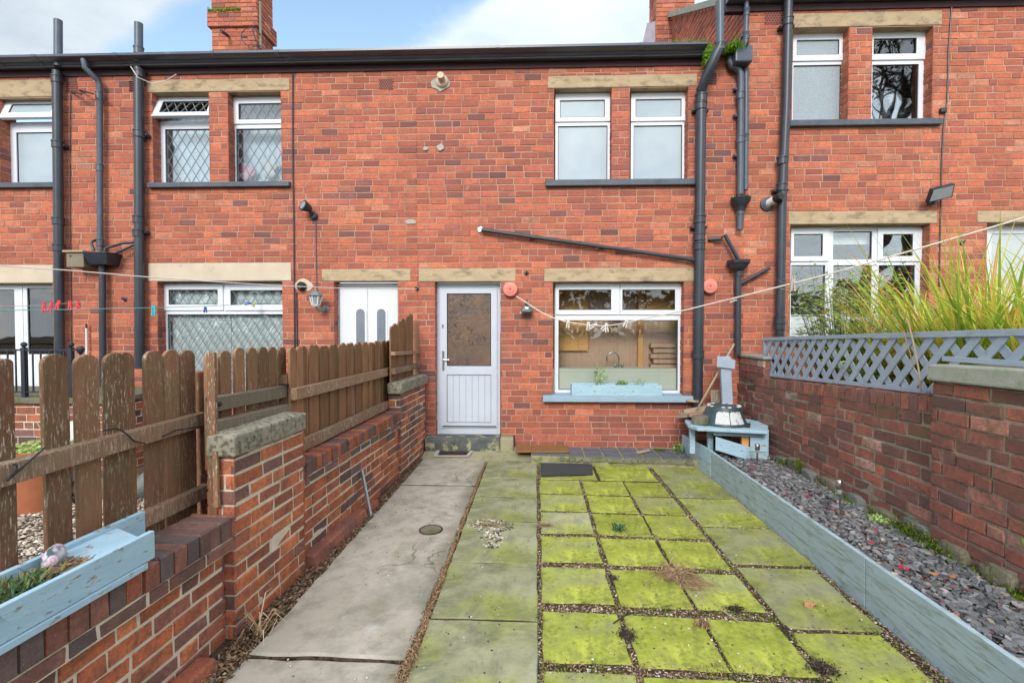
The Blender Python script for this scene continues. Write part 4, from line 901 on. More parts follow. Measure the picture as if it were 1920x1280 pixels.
for a, b in zip(hexr(.048, -.062), hexr(.075, .056)): m.tube([a, b], .007, 6)
loft(m, [hexr(.03, -.085), hexr(.052, -.06), hexr(.046, -.055)]); m.build('lantern_cage', MAT['white_paint'], f)
m = MB(); m.tube([c + Vector((0, 0, -.08)), c + Vector((.01, .03, -.12)), c + Vector((.05, .10, -.13)), c + Vector((.05, .195, -.09))], .016, 8); m.lathe(c + Vector((.05, .2, -.10)), [(.045, 0), (.045, .012), (.02, .02)], 14, (0, -1, 0)); m.build('lantern_arm', MAT['verdigris'], f, smooth=True, auto=40)
# black spotlight up on the neighbour's wall
c = P(577, 390, -.12); f = thing('spotlight', 'round black spotlight high on the wall right of the leaded windows', 'spotlight', P(586, 405, 0))
ax = Vector((-.5, -.75, .32)).normalized(); m = MB(); m.lathe(c - ax * .05, [(.03, 0), (.05, .03), (.072, .11), (.075, .125), (.06, .128)], 20, ax); m.build('lamp_head', MAT['railing'], f, smooth=True, auto=40)
m = MB(); m.lathe(c + ax * .076, [(.058, 0), (.05, .004)], 20, ax); m.build('lens', MAT['lampglass'], f)
b = P(589, 405, -.01); m = MB(); m.tube([c - ax * .04, b + Vector((-.02, -.06, .0)), b + Vector((0, -.02, -.01))], .018, 8); m.lathe(b, [(.05, -.01), (.05, .03), (.035, .045)], 14, (0, -1, 0)); m.build('lamp_bracket', MAT['railing'], f, smooth=True, auto=40)
tag((lambda mm: (mm.tube([P(592, 412, -.008), P(594, 545, -.008)], .006, 6), mm.build('cable', MAT['greypipe']))[1])(MB()), 'thin grey cable running down from the spotlight to the lantern', 'cable')
# floodlight on right house
c = P(1762, 362, -.20); f = thing('floodlight', 'square grey floodlight above the six-light window of the right house', 'floodlight', P(1750, 372, 0))
m = MB(); ux = Vector((.95, -.05, .22)).normalized(); nrm = Vector((-.12, -.82, -.5)); nrm = (nrm - ux * nrm.dot(ux)).normalized(); uz = ux.cross(nrm) * -1
def ob(c, hx, hy, hz): return [c - ux * hx - nrm * hy - uz * hz, c + ux * hx - nrm * hy - uz * hz, c + ux * hx + nrm * hy - uz * hz, c - ux * hx + nrm * hy - uz * hz, c - ux * hx * .8 - nrm * hy + uz * hz, c + ux * hx - nrm * hy + uz * hz, c + ux * hx + nrm * hy + uz * hz, c - ux * hx * .8 + nrm * hy + uz * hz]
m.hexa(ob(c, .15, .025, .085)); m.build('lamp_housing', MAT['railing'], f, bevel=.008)
m = MB(); m.hexa(ob(c + nrm * .027, .13, .003, .07)); m.build('lamp_glass', MAT['lampglass'], f)
b = P(1745, 372, -.02); m = MB(); m.tube([c - nrm * .02, c - nrm * .06, b], .02, 8); m.lathe(P(1747, 378, -.06), [(.01, -.05), (.045, -.04), (.05, 0), (.035, .035), (.01, .045)], 14); m.build('lamp_bracket', MAT['railing'], f, smooth=True, auto=40)
# cables, outlet, small meter box
def cable(pts, w, label, Y=-.012, mat='blackpipe', Ys=None):
    m = MB(); q = [P(x, y, yy) for (x, y), yy in zip(pts, Ys or [Y] * len(pts))]; m.tube(q, w, 6); return tag(m.build('cable', MAT[mat]), label, 'cable')
cable([(549, 138), (549, 300), (551, 420), (552, 570), (553, 690)], .010, 'black cable running down the brick wall right of the leaded windows')
cable([(556, 548), (557, 620), (558, 690)], .008, 'second short black cable beside the mortar patch')
cable([(1786, -10), (1779, 90), (1776, 190), (1770, 232), (1766, 300), (1762, 480), (1760, 640)], .008, 'thin black cable zigzagging down the right house front')
cable([(245, 125), (258, 145), (285, 157), (310, 152), (330, 140)], .006, 'thin pale cable looping below the gutter', Ys=[-.25, -.25, -.15, -.1, -.24], mat='rope_w')
cable([(132, 175), (131, 300), (132, 470), (134, 640)], .006, 'thin dark cable beside the far-left soil pipe')
m = MB(); c = P(567, 537, -.02); m.lathe(c, [(.055, -.02), (.06, 0), (.06, .04), (.045, .06)], 14, (-.3, -1, .1)); tag(m.build('wall_outlet', MAT['gasket'], smooth=True, auto=40), 'round black outlet set in the pale mortar patch', 'wall outlet')
m = MB(); c = P(1768, 207, -.03); m.box(c.x - .03, c.x + .04, -.05, 0, c.z - .03, c.z + .03); tag(m.build('junction_box', MAT['railing'], bevel=.008), 'small black junction box by the upper sill of the right house', 'junction box')
bx = RECT(127, 474, 159, 501, -.2); f = thing('bird_box', 'small beige box under the waste pipes beside the far-left soil pipe', 'box', ((bx[0] + bx[1]) / 2, -.1, bx[2]))
m = MB(); m.box(bx[0], bx[1], -.22, -.004, bx[2], bx[3]); m.build('box_body', MAT['greywood'], f, bevel=.006)
m = MB(); m.box(bx[0] - .03, bx[1] + .02, -.25, -.004, bx[3] + .001, bx[3] + .03); m.build('box_lid', MAT['stick'], f, bevel=.006)
m = MB(); m.lathe((bx[0] + .06, -.221, bx[3] - .045), [(.014, 0), (.012, .002)], 12, (0, -1, 0)); m.build('entry_hole', MAT['gasket'], f)
def hook(px, label, out=.05):
    c = P(*px, 0); m = MB(); m.lathe(c, [(.03, 0), (.03, .008), (.012, .012)], 10, (0, -1, 0)); m.tube([c + Vector((0, -.01, 0)), c + Vector((0, -out, 0)), c + Vector((0, -out - .01, .025))], .007, 6)
    return tag(m.build('wall_hook', MAT['railing']), label, 'hook')
hook((782, 541), 'black hook on the wall right of the white neighbour door'); hook((987, 512), 'rusty hook on the brickwork left of the kitchen window lintel')
hook((1802, 455), 'black hook on the right house front below the floodlight'); hook((235, 561), 'small black hook between the black pipes')
mt = thing('thermometer', 'thin white and black tube leaning on the wall between the left pipes', 'tube', P(162, 650, -.05))
m = MB(); m.tube([P(162, 615, -.05), P(163, 690, -.05)], .013, 8); m.build('tube_body', MAT['white_paint'], mt)
m = MB(); m.tube([P(162, 607, -.05), P(162, 615, -.05)], .012, 8); m.build('tube_tip', MAT['gasket'], mt)
# moss in the gutter end
mo = P(1375, 92, -.16); m = MB(); rr = random.Random(11)
for i in range(900):
    u = rr.gauss(0, 1); v = rr.gauss(0, 1); w = rr.random(); p = mo + Vector((max(-2, min(2, u)) * .065, v * .05, -.06 * (1 - w)))
    a = rr.uniform(0, 6.28); L_ = rr.uniform(.05, .12) * (1 - abs(u) * .25); e = p + Vector((math.cos(a) * .03, math.sin(a) * .03 - .02, L_)); s = Vector((math.sin(a), -math.cos(a), 0)) * .006
    m.face([p - s, p + s, e], (rr.random(), rr.random(), 0))
tag(m.build('moss_clump', MAT['gutmoss'], loc=mo), 'bright green moss cushion at the end of the lower gutter', 'moss')
m = MB()
for i in range(500):
    p = Vector((P(rr.uniform(1322, 1342), 100, -.2).x, rr.uniform(-.25, -.1), GT - rr.random() ** .7 * .26)); a = rr.uniform(0, 6.28); e = p + Vector((math.cos(a) * .04, math.sin(a) * .04 - .01, rr.uniform(-.05, .04))); s = Vector((0, .0, .008))
    m.face([p - s, p + s, e], (rr.uniform(.3, 1), rr.random(), 0))
for i in range(260):
    p = Vector((P(rr.uniform(1255, 1325), 85, -.2).x, rr.uniform(-.25, -.2), GT - .005)); e = p + Vector((rr.uniform(-.02, .02), -.01, rr.uniform(.01, .035))); s = Vector((.006, 0, 0)); m.face([p - s, p + s, e], (rr.uniform(.2, 1), rr.random(), 0))
tag(m.build('gutter_moss', MAT['gutmoss']), 'yellowish moss hanging from the end of the lower gutter', 'moss')
m = MB(); bx = P(1372, 95, -.12); m.box(XB[3] - .22, XB[3] + .0, -.22, -.02, GB - .16, GB + .05); m.build('gutter_outlet', MAT['gutter'], H3, bevel=.02)
# ================================================================ THE GROUND
def gpix(x, y, z=0.0): return toYD(G(x, y, z))
m = MB(); m.face([(-120, -120, -.045), (120, -120, -.045), (120, 120, -.045), (-120, 120, -.045)]); tag(m.build('ground', MAT['earth'], loc=(0, 0, -.045)), kind='structure')
m = MB(); m.ybox(-1.72, 1.99, .4, 6.48, -.040, -.022); tag(m.build('yard_soil', MAT['soil']), kind='structure')
# concrete path
def slab(name, c0, c1, d0, d1, mat, label=None, cat=None, group=None, col=(.5, .5, .5), kind=None, top=0.0, sk=0.0, skd=0.0, nz=.006, seed=0):
    """a flat stone with an uneven outline; sk = how far its right end is nearer than its left"""
    rr = random.Random(int((c0 * 31 + d0 * 77) * 100) + seed); pts = []
    n = max(3, int((c1 - c0) / .09)); k = max(3, int((d1 - d0) / .09))
    for i in range(n): pts.append((c0 + (c1 - c0) * i / n, d0, i / n))
    for i in range(k): pts.append((c1, d0 + (d1 - d0) * i / k, 1))
    for i in range(n): pts.append((c1 - (c1 - c0) * i / n, d1, 1 - i / n))
    for i in range(k): pts.append((c0, d1 - (d1 - d0) * i / k, 0))
    q = [YD(c + rr.uniform(-nz, nz), d - sk * f + rr.uniform(-nz, nz), 0) for c, d, f in pts]
    tl = [rr.uniform(-.003, .003) for _ in range(2)]; cx = (c0 + c1) / 2; dx = (d0 + d1) / 2
    def zz(p): c, d = toYD(p); return top + tl[0] * (c - cx) / .3 + tl[1] * (d - dx) / .3
    m = MB(); m.col = col
    c = YD(cx, dx, 0); ins = .985
    b = [Vector((p.x, p.y, -.034)) for p in q]; t0 = [Vector((p.x, p.y, zz(p) - .007)) for p in q]; t1 = [Vector((c.x + (p.x - c.x) * ins, c.y + (p.y - c.y) * ins, zz(p))) for p in q]
    N = len(q); m.mesh(b + t0, [(i, (i + 1) % N, N + (i + 1) % N, N + i) for i in range(N)], mi=1); m.mesh(b + t0 + t1, [(N + i, N + (i + 1) % N, 2 * N + (i + 1) % N, 2 * N + i) for i in range(N)] + [tuple(range(2 * N, 3 * N))])
    o = m.build(name, [MAT[mat], MAT['soil']]); 
    return tag(o, label, cat, group, kind)
dj1, dj2, dj3 = gpix(690, 1237)[1], gpix(850, 908)[1], gpix(850, 862)[1]
slab('path', -1.445, -.645, dj1 + .008, dj2 - .003, 'path', kind='structure', nz=.008)
slab('path', -1.44, -.64, dj2 + .003, dj3, 'path', kind='structure', nz=.006)
slab('path', -1.455, -.66, .6, dj1 - .006, 'path', kind='structure', nz=.008, seed=2)
APZ = lambda d: .004 + .082 * (d - dj3) / (6.47 - dj3)
m = MB(); na = 8
for i in range(na):
    a_, b_ = -1.47 + i * (1.53 / na), -1.47 + (i + 1) * (1.53 / na)
    m.face([YD(a_, dj3 + .008, .002), YD(b_, dj3 + .008, .002), YD(b_, 6.47, .086), YD(a_, 6.47, .086)])
m.face([YD(-1.47, dj3 + .008, -.03), YD(.06, dj3 + .008, -.03), YD(.06, dj3 + .008, .002), YD(-1.47, dj3 + .008, .002)]); m.face([YD(.06, dj3 + .008, -.03), YD(.06, 6.47, -.03), YD(.06, 6.47, .086), YD(.06, dj3 + .008, .002)])
tag(m.build('path_apron', MAT['stepstone']), kind='structure')
def GA(x, y, up=0.0):
    z = .04
    for _ in range(12): z = APZ(toYD(G(x, y, z))[1])
    p = G(x, y, z); return p + Vector((0, 0, up))
mh = thing('manhole', 'small round greenish drain cover set in the concrete path', 'manhole', G(808, 993, .002))
c = G(808, 993, .002); m = MB(); m.lathe(c, [(.085, 0), (.084, .0065), (.05, .008), (.01, .0085)], 24); m.build('lid', MAT['stone'], mh)
m = MB(); m.lathe(c, [(.098, -.001), (.097, .007), (.088, .0072), (.0865, -.001)], 24); m.build('lid_rim', MAT['rust'], mh)
# flagstones of the grey file
rows = [863, 896, 931, 977, 1055, 1163, 1400]; lab = ['green-tinged grey flagstone beside the path, nearest the house', 'grey flagstone beside the path, second from the house', 'grey flagstone with a whitish scrape, third from the house beside the path', 'grey flagstone with a rough pebbly patch near its top', 'large grey-green flagstone, second from the camera beside the path', 'large dark-edged flagstone nearest the camera beside the path']
for i in range(6):
    d1 = gpix(960, rows[i])[1] - .006; d0 = gpix(960, rows[i + 1])[1] + .010
    slab('flagstone', -.605, .012, d0 + .004, d1, 'slab', lab[i], 'flagstone', 'grey flagstones beside the path', (.30 - .03 * (i < 3) + .05 * (i > 3), .30 + .1 * (i % 2), 0), nz=.005)
# mossy slabs
ry = [(900, 924), (926.5, 957), (960, 999), (1005, 1053), (1063, 1129), (1146, 1240), (1258, 1400)]
ordn = ['first', 'second', 'third', 'fourth', 'fifth', 'sixth', 'seventh']; rs = random.Random(21)
cols = [(.042, .475, 'left', 0.0), (.505, .935, 'middle', .010), (.955, 1.345, 'right', .012)]
shade = [[.62, .70, .80], [.55, .72, .55], [.42, .85, .66], [.62, .92, .74], [.60, .78, .58], [.66, .95, .78], [.55, .75, .8]]
for i, (a, b) in enumerate(ry):
    d1 = gpix(1060, a)[1]; d0 = gpix(1060, b)[1]
    for j, (c0, c1, w, sk) in enumerate(cols):
        hue = 'bright yellow-green' if shade[i][j] > .7 else 'dull green'
        slab('paving_slab', c0 + rs.uniform(-.004, .004), c1 + rs.uniform(-.004, .004), d0 - (j * .016), d1 - (j * .016), 'slab', f'{hue} small square slab, {w} of its row, {ordn[i]} small row from the house', 'paving slab', 'small mossy square slabs', (shade[i][j], rs.uniform(.45, .85), 0), sk=sk + rs.uniform(-.004, .004))
d1 = gpix(1060, 867)[1]; d0 = gpix(1060, 897.5)[1]
slab('paving_slab', .05, .68, d0, d1, 'slab', 'yellow-green slab half covered by the dark rubber mat', 'paving slab', None, (.55, .6, 0))
slab('paving_slab', .71, 1.34, d0 - .01, d1 - .01, 'slab', 'wide yellow-green slab right of the dark rubber mat', 'paving slab', None, (.78, .75, 0))
c4 = [(876, 934), (937, 987), (990, 1057), (1064, 1174), (1182, 1340)]; lb = ['worn olive slab by the blue board, nearest the house', 'olive slab by the blue board, second from the house', 'dark olive slab by the blue board, midway along', 'big dark mossy slab with a fallen pink leaf', 'big yellow-green slab by the blue board, nearest the camera']
for i, (a, b) in enumerate(c4):
    d1 = gpix(1450, a)[1]; d0 = gpix(1450, b)[1]
    slab('paving_slab', 1.39, [1.955, 1.95, 1.95, 1.90, 1.86][i], d0, d1, 'slab', lb[i], 'paving slab', 'large mossy slabs along the blue board', ([.50, .56, .48, .46, .62][i], [.40, .6, .35, .32, .6][i], 0), sk=.012)
m = MB(); m.hexa([G(1014, 892, .003), G(1112, 889, .003), G(1110, 869, .003), G(1013, 867, .003), G(1014, 892, .016), G(1112, 889, .016), G(1110, 869, .016), G(1013, 867, .016)]); tag(m.build('rubber_mat', MAT['tarmac'], bevel=.004), 'dark speckled rubber mat on the slabs before the slate ledge', 'mat')
# black tiled ledge in front of the kitchen window
lz = .100
A, B = YD(-.12 + .07, 5.93, 0), YD(1.90, 5.80, 0)
led = thing('tiled_ledge', 'low ledge of black slate tiles with pale grout under the kitchen window', 'ledge', YD(.9, 6.1, 0))
m = MB(); m.hexa([YD(-.06, 5.98, -.03), YD(1.93, 5.86, -.03), YD(1.86, 6.46, -.03), YD(-.06, 6.46, -.03), YD(-.06, 5.98, lz - .008), YD(1.93, 5.86, lz - .008), YD(1.86, 6.46, lz - .008), YD(-.06, 6.46, lz - .008)]); m.build('ledge_base', MAT['groutdark'], led, bevel=.01)
m = MB(); rr = random.Random(17); x = -.05; k = 0
while x < 1.86:
    w = rr.uniform(.20, .25)
    f0 = 6.0 - .06 * (x + .05); y = f0
    e = [y, y + .20 + rr.uniform(-.03, .03), y + .40, 6.455]
    for i in range(3):
        j = [rr.uniform(-.007, .007) for _ in range(4)]
        q = [YD(x + j[0], e[i] + j[1], 0), YD(min(x + w - .022, 1.87) + j[2], e[i] + j[3] - .012, 0), YD(min(x + w - .022, 1.87), e[i + 1] - .020, 0), YD(x, e[i + 1] - .018, 0)]
        m.hexa([Vector((p.x, p.y, lz - .009)) for p in q] + [Vector((p.x, p.y, lz + rr.uniform(-.001, .003))) for p in q])
    x += w
m.build('tile', MAT['tile_black'], led, bevel=.003)
m = MB(); x = .3
while x < 1.86:
    w = rr.uniform(.06, .2); f0 = 5.985 - .06 * (x + .05)
    m.hexa([YD(x, f0 - rr.uniform(.02, .05), lz - .055), YD(x + w, f0 - rr.uniform(.02, .05), lz - .055), YD(x + w, f0 + .02, lz - .055), YD(x, f0 + .02, lz - .055), YD(x, f0 - rr.uniform(.0, .03), lz - .006), YD(x + w, f0 - rr.uniform(.0, .03), lz - .006), YD(x + w, f0 + .02, lz - .005), YD(x, f0 + .02, lz - .005)]); x += w + .004
m.build('ledge_edge', MAT['stone'], led, bevel=.006)
a, b = G(966, 849, lz), G(1067, 849, lz); c_, d_ = G(1065, 837, lz), G(968, 837, lz); u = Vector((0, 0, .003)); t_ = Vector((0, 0, .024))
m = MB(); m.hexa([a + u, b + u, c_ + u, d_ + u, a + t_, b + t_, c_ + t_, d_ + t_]); tag(m.build('doormat', MAT['coir'], bevel=.006), 'brown coir doormat on the black tiled ledge', 'doormat')
for q, (px, w, l, an, lb) in enumerate((((1206, 846), .05, .20, .5, 'short broken stick lying on the black tiles'), ((1236, 842), .035, .14, -.6, 'mossy wood scrap on the black tiles'))):
    c = G(*px, lz + .02); dv = Vector((math.cos(an), math.sin(an), .06)); m = MB(); m.bar(c - dv * l / 2, c + dv * l / 2, w, .022); tag(m.build('wood_scrap', MAT['stick' if q == 0 else 'moss'], bevel=.005), lb, 'stick')
# drain grate
gr = thing('drain_grate', 'rusty square drain grate in a concrete surround before the doorstep', 'drain', YD(-1.1, 6.2, .004))
q = [GA(812, 857, .006), GA(880, 857, .006), GA(893, 840, .006), GA(822, 840, .006)]; up = Vector((0, 0, .012)); cc = sum(q, Vector()) / 4
inn = [cc + (p - cc) * .80 for p in q]
m = MB(); vs = q + inn + [p + up for p in q] + [p + up * .8 for p in inn]
m.mesh(vs, [(8 + i, 8 + (i + 1) % 4, 12 + (i + 1) % 4, 12 + i) for i in range(4)] + [(i, (i + 1) % 4, 8 + (i + 1) % 4, 8 + i) for i in range(4)] + [(4 + i, 12 + i, 12 + (i + 1) % 4, 4 + (i + 1) % 4) for i in range(4)]); m.build('surround', MAT['concrete'], gr)
m = MB(); inn2 = [p + Vector((0, 0, -.001)) for p in inn]; m.face(inn2, mi=1)
for i in range(13):
    t = (i + .5) / 13; a = inn[0].lerp(inn[1], t); b = inn[3].lerp(inn[2], t); m.bar(a + up * .3, b + up * .3, .016, .008)
for t in (.05, .5, .95): m.bar(inn[0].lerp(inn[3], t) + up * .45, inn[1].lerp(inn[2], t) + up * .45, .02, .008)
m.build('grating', [MAT['rust'], MAT['gasket']], gr)

# ---------------------------------------------------------------- loose stuff
def pebbles(name, mat, n, sampler, smin, smax, zf, seed, flat=.55, kind='stuff', label=None):
    m = MB(); rr = random.Random(seed)
    base = [Vector(p) for p in ((1, 0, 0), (-1, 0, 0), (0, 1, 0), (0, -1, 0), (0, 0, 1), (0, 0, -1))]
    fs = [(0, 2, 4), (2, 1, 4), (1, 3, 4), (3, 0, 4), (2, 0, 5), (1, 2, 5), (3, 1, 5), (0, 3, 5)]
    for _ in range(n):
        c, d = sampler(rr); s = rr.uniform(smin, smax) * rr.choice([.7, 1, 1, 1.25]); a = rr.uniform(0, 6.28); ca, sa = math.cos(a), math.sin(a); k = [rr.uniform(.7, 1.3) for _ in range(6)]; ax = rr.uniform(.7, 1.3)
        o = YD(c, d, zf(rr, c, d)); vs = []
        for i, p in enumerate(base):
            q = p * k[i] * s; q = Vector((q.x * ax, q.y / ax, q.z * flat)); vs.append(o + Vector((q.x * ca - q.y * sa, q.x * sa + q.y * ca, q.z)))
        m.mesh(vs, fs, (rr.random(), rr.random(), 0))
    o = m.build(name, MAT[mat], smooth=False); return tag(o, label, kind=kind)
gaps = []                                                # (c0,c1,d0,d1) rectangles of open joint
for i in range(len(ry) - 1):
    b = gpix(1060, ry[i][1])[1]; a = gpix(1060, ry[i + 1][0])[1]; gaps.append((.03, 1.36, a - .015, b + .01, 1.35 if i >= 2 else .8))
gaps += [(.012, .045, 1.9, 6.0, 1.0), (.47, .51, 1.9, 5.4, 1.0), (.932, .96, 1.9, 5.4, .6), (1.34, 1.395, 1.7, 5.9, 1.1), (1.90, 1.965, 1.7, 5.6, .9), (1.80, 1.9, 1.7, 2.75, .7)]
for i in range(len(c4) - 1):
    b = gpix(1450, c4[i][1])[1]; a = gpix(1450, c4[i + 1][0])[1]; gaps.append((1.38, 1.93, a - .01, b + .01, .7))
wts = [(g[1] - g[0]) * (g[3] - g[2]) * g[4] for g in gaps]; tot = sum(wts)
def gsam(rr):
    r = rr.random() * tot
    for g, w in zip(gaps, wts):
        r -= w
        if r <= 0: break
    d = g[2] + (g[3] - g[2]) * rr.random() ** 1.35
    return rr.uniform(g[0], g[1]), d
pebbles('joint_gravel', 'pebbles', 9000, gsam, .004, .0085, lambda r, c, d: r.uniform(-.024, -.006), 41)
def leaves(name, mat, n, sampler, lmin, lmax, z0, z1, seed, wid=.3, tilt=.5, rng=(0, 1)):
    m = MB(); rr = random.Random(seed)
    for _ in range(n):
        c, d = sampler(rr); p = YD(c, d, rr.uniform(z0, z1)); a = rr.uniform(0, 6.28); L_ = rr.uniform(lmin, lmax); dv = Vector((math.cos(a), math.sin(a), rr.uniform(-tilt, tilt))).normalized(); s = Vector((-math.sin(a), math.cos(a), rr.uniform(-.3, .3))) * L_ * wid * rr.uniform(.6, 1.2)
        b = Vector((0, 0, rr.uniform(0, L_ * .25)))
        m.face([p - dv * L_ / 2, p + s / 2 + b, p + dv * L_ / 2, p - s / 2 + b], (rng[0] + rr.random() * (rng[1] - rng[0]), rr.random(), 0))
    return tag(m.build(name, MAT[mat]), kind='stuff')
leaves('joint_litter', 'litter', 5200, gsam, .012, .034, -.012, .004, 42, .22)
def msam(rr):
    c, d = gsam(rr); return c + rr.gauss(0, .018), d + rr.gauss(0, .018)
mm_ = MB(); rr = random.Random(48)
for _ in range(7000):
    c, d = msam(rr)
    if noise.noise(Vector((c * 2.2, d * 2.2, 4))) < -.05: continue
    p = YD(c, d, rr.uniform(-.014, .003)); a_ = rr.uniform(0, 6.28); e = p + Vector((math.cos(a_) * .007, math.sin(a_) * .007, rr.uniform(.003, .009))); s_ = Vector((-math.sin(a_), math.cos(a_), 0)) * .005; mm_.face([p - s_, p + s_, e], (rr.uniform(.2, 1), rr.random(), 0))
tag(mm_.build('joint_moss', MAT['footmoss']), kind='stuff')
def wsam(rr):
    d = 1.9 + 4.4 * rr.random() ** 1.2; return rr.uniform(-1.695 + .0333 * d + .01, -1.44), d
leaves('wall_foot_litter', 'litter', 4200, wsam, .015, .05, -.02, .01, 43, .25, rng=(0, .8))
pebbles('wall_foot_gravel', 'pebbles', 1600, wsam, .005, .014, lambda r, c, d: r.uniform(-.022, -.004), 44)
def psam(rr):
    d = 1.9 + 4.1 * rr.random() ** 1.5; w = .012 + .03 * max(0, (3.6 - d) / 1.8); return rr.gauss(-.625, w * .6), d
leaves('path_joint_needles', 'dryblade', 3300, psam, .02, .055, -.012, .012, 45, .07, .35)
leaves('path_joint_leaves', 'litter', 900, psam, .015, .04, -.01, .012, 46, .3, rng=(.35, .9))
def clump(px, name, label, mat, n, rad_, L0, L1, seed, up=.25, wid=.0022, rng=(0, 1), z=.0, flat=1.0, cat='debris'):
    c0 = G(*px, z); m = MB(); rr = random.Random(seed)
    for _ in range(n):
        a = rr.uniform(0, 6.28); q = abs(rr.gauss(0, .5)) * rad_; p = c0 + Vector((q * math.cos(a), q * math.sin(a) * flat, rr.uniform(0, .012))); b = rr.uniform(0, 6.28); L_ = rr.uniform(L0, L1)
        dv = Vector((math.cos(b), math.sin(b) * flat, rr.uniform(0, up) * 1.0)); md = p + dv * L_ * .5 + Vector((0, 0, L_ * up * .5)); e = p + dv * L_ + Vector((0, 0, -L_ * up * .1)); s = Vector((-math.sin(b), math.cos(b), 0)) * wid
        col = (rng[0] + rr.random() * (rng[1] - rng[0]), rr.random(), 0)
        m.face([p - s, p + s, md + s, md - s], col); m.face([md - s, md + s, e], col)
    return tag(m.build(name, MAT[mat], loc=c0), label, cat)
clump((1268, 1078), 'straw_clump', 'clump of dry brown straw lying on two mossy slabs', 'dryblade', 420, .12, .05, .16, 51, .16)
clump((1300, 1095), 'straw_clump', 'thin scatter of straw fanning right from the dry clump', 'dryblade', 160, .14, .06, .15, 52, .05, .0014)
clump((1175, 1192), 'litter_clump', 'dark moss and root litter between the two nearest left slabs', 'darklitter', 420, .055, .006, .02, 53, .5, .003)
clump((1378, 1143), 'litter_clump', 'dark litter heap in the joint right of the straw', 'darklitter', 420, .065, .006, .02, 54, .5, .003, flat=.5)
clump((1545, 1255), 'litter_clump', 'dark litter heap near the blue board in the foreground', 'darklitter', 480, .07, .006, .022, 55, .5, .003)
clump((1317, 1172), 'litter_clump', 'brown fluffy litter tuft on the joint of two bright slabs', 'litter', 320, .045, .008, .03, 56, .5, .0022)
clump((1148, 1085), 'litter_clump', 'small dark litter clump above the lower left slabs', 'darklitter', 200, .04, .006, .018, 57, .4, .003)
clump((1470, 1180), 'litter_clump', 'small dark litter clump beside the big dark mossy slab', 'darklitter', 200, .035, .006, .018, 58, .4, .003)
clump((915, 985), 'straw_clump', 'brown straw trailing beside the patch of set pebbles', 'dryblade', 170, .2, .03, .09, 59, .1, .002, flat=.35)
clump((1020, 985), 'straw_clump', 'brown straw tuft on the pale left slab', 'dryblade', 130, .1, .03, .08, 60, .15, .002, flat=.5)
clump((1162, 994), 'weed', 'small green weed growing in a slab joint', 'turf', 44, .05, .03, .075, 61, .9, .006, rng=(0, .5), cat='weed')
clump((488, 1190), 'dry_stalks', 'pale dry stalks at the foot of the left brick pier', 'dryblade', 26, .05, .08, .20, 62, .9, .0028, rng=(.6, 1), cat='stalks')
m = MB(); rr = random.Random(63)                       # pebble-dash patch on a flagstone
for _ in range(230):
    a = rr.uniform(0, 6.28); q = math.sqrt(rr.random()); x = 918 + 46 * q * math.cos(a); y = 985 + 12 * q * math.sin(a)
    if rr.random() < .4: x, y = 922 + 22 * q * math.cos(a), 1008 + 20 * q * math.sin(a)
    m.blob(G(x, y, .004), (rr.uniform(.006, .013), rr.uniform(.006, .013), .005), rr.random() * 9, .2, 1, col=(rr.choice([0.0, .1, .6, .95, 1]), rr.random(), 0))
tag(m.build('set_pebbles', MAT['pebbles']), kind='stuff')
def leaf(px, z, size, mat, label, rot=0, n=7, cat='leaf'):
    c = G(*px, z); m = MB(); rr = random.Random(int(px[0])); pts = []
    for i in range(n * 2):
        a = 2 * PI * i / (n * 2); r = size * (1 if i % 2 == 0 else .62) * (1.4 if abs(math.cos(a)) > .8 else .8); pts.append(c + Vector((r * math.cos(a + rot), r * math.sin(a + rot), .006 + .014 * math.cos(a * 2 + 1) + rr.uniform(-.003, .003))))
    for i in range(len(pts)): m.face([c + Vector((0, 0, .012)), pts[i], pts[(i + 1) % len(pts)]])
    return tag(m.build('fallen_leaf', MAT[mat], loc=c), label, cat)
leaf((1520, 1133), .006, .040, 'pinkleaf', 'flat pinkish brown leaf on the big dark mossy slab')
leaf((1770, 1082), .225, .062, 'orangeleaf', 'large curled orange leaf on the slate chippings', .2)
for px, lb in (((1432, 1099), 'tiny white feather-like scrap on the slab joint'),): pass
sp = [G(1150, 1168, .004), G(1188, 1148, .02)]; m = MB(); m.tube([sp[0], sp[0].lerp(sp[1], .5) + Vector((0, 0, .01)), sp[1]], .004, 6); tag(m.build('twig', MAT['darklitter']), 'thin dark twig across the joint of the nearest slabs', 'twig')
sp = [G(1352, 1142, .004), G(1385, 1165, .01)]; m = MB(); m.tube(sp, .005, 6); tag(m.build('twig', MAT['stick']), 'pale straight twig beside the dark litter heap', 'twig')
m = MB(); rr = random.Random(66)
for _ in range(520):
    c, d = rr.uniform(-1.4, 1.92), 2 + 4 * rr.random() ** 1.4
    m.blob(YD(c, d, .003), (rr.uniform(.003, .008), rr.uniform(.003, .007), .003), rr.random() * 9, .2, 1, col=(rr.choice([0, .15, .8, 1]), rr.random(), 0))
tag(m.build('scattered_crumbs', MAT['pebbles']), kind='stuff')

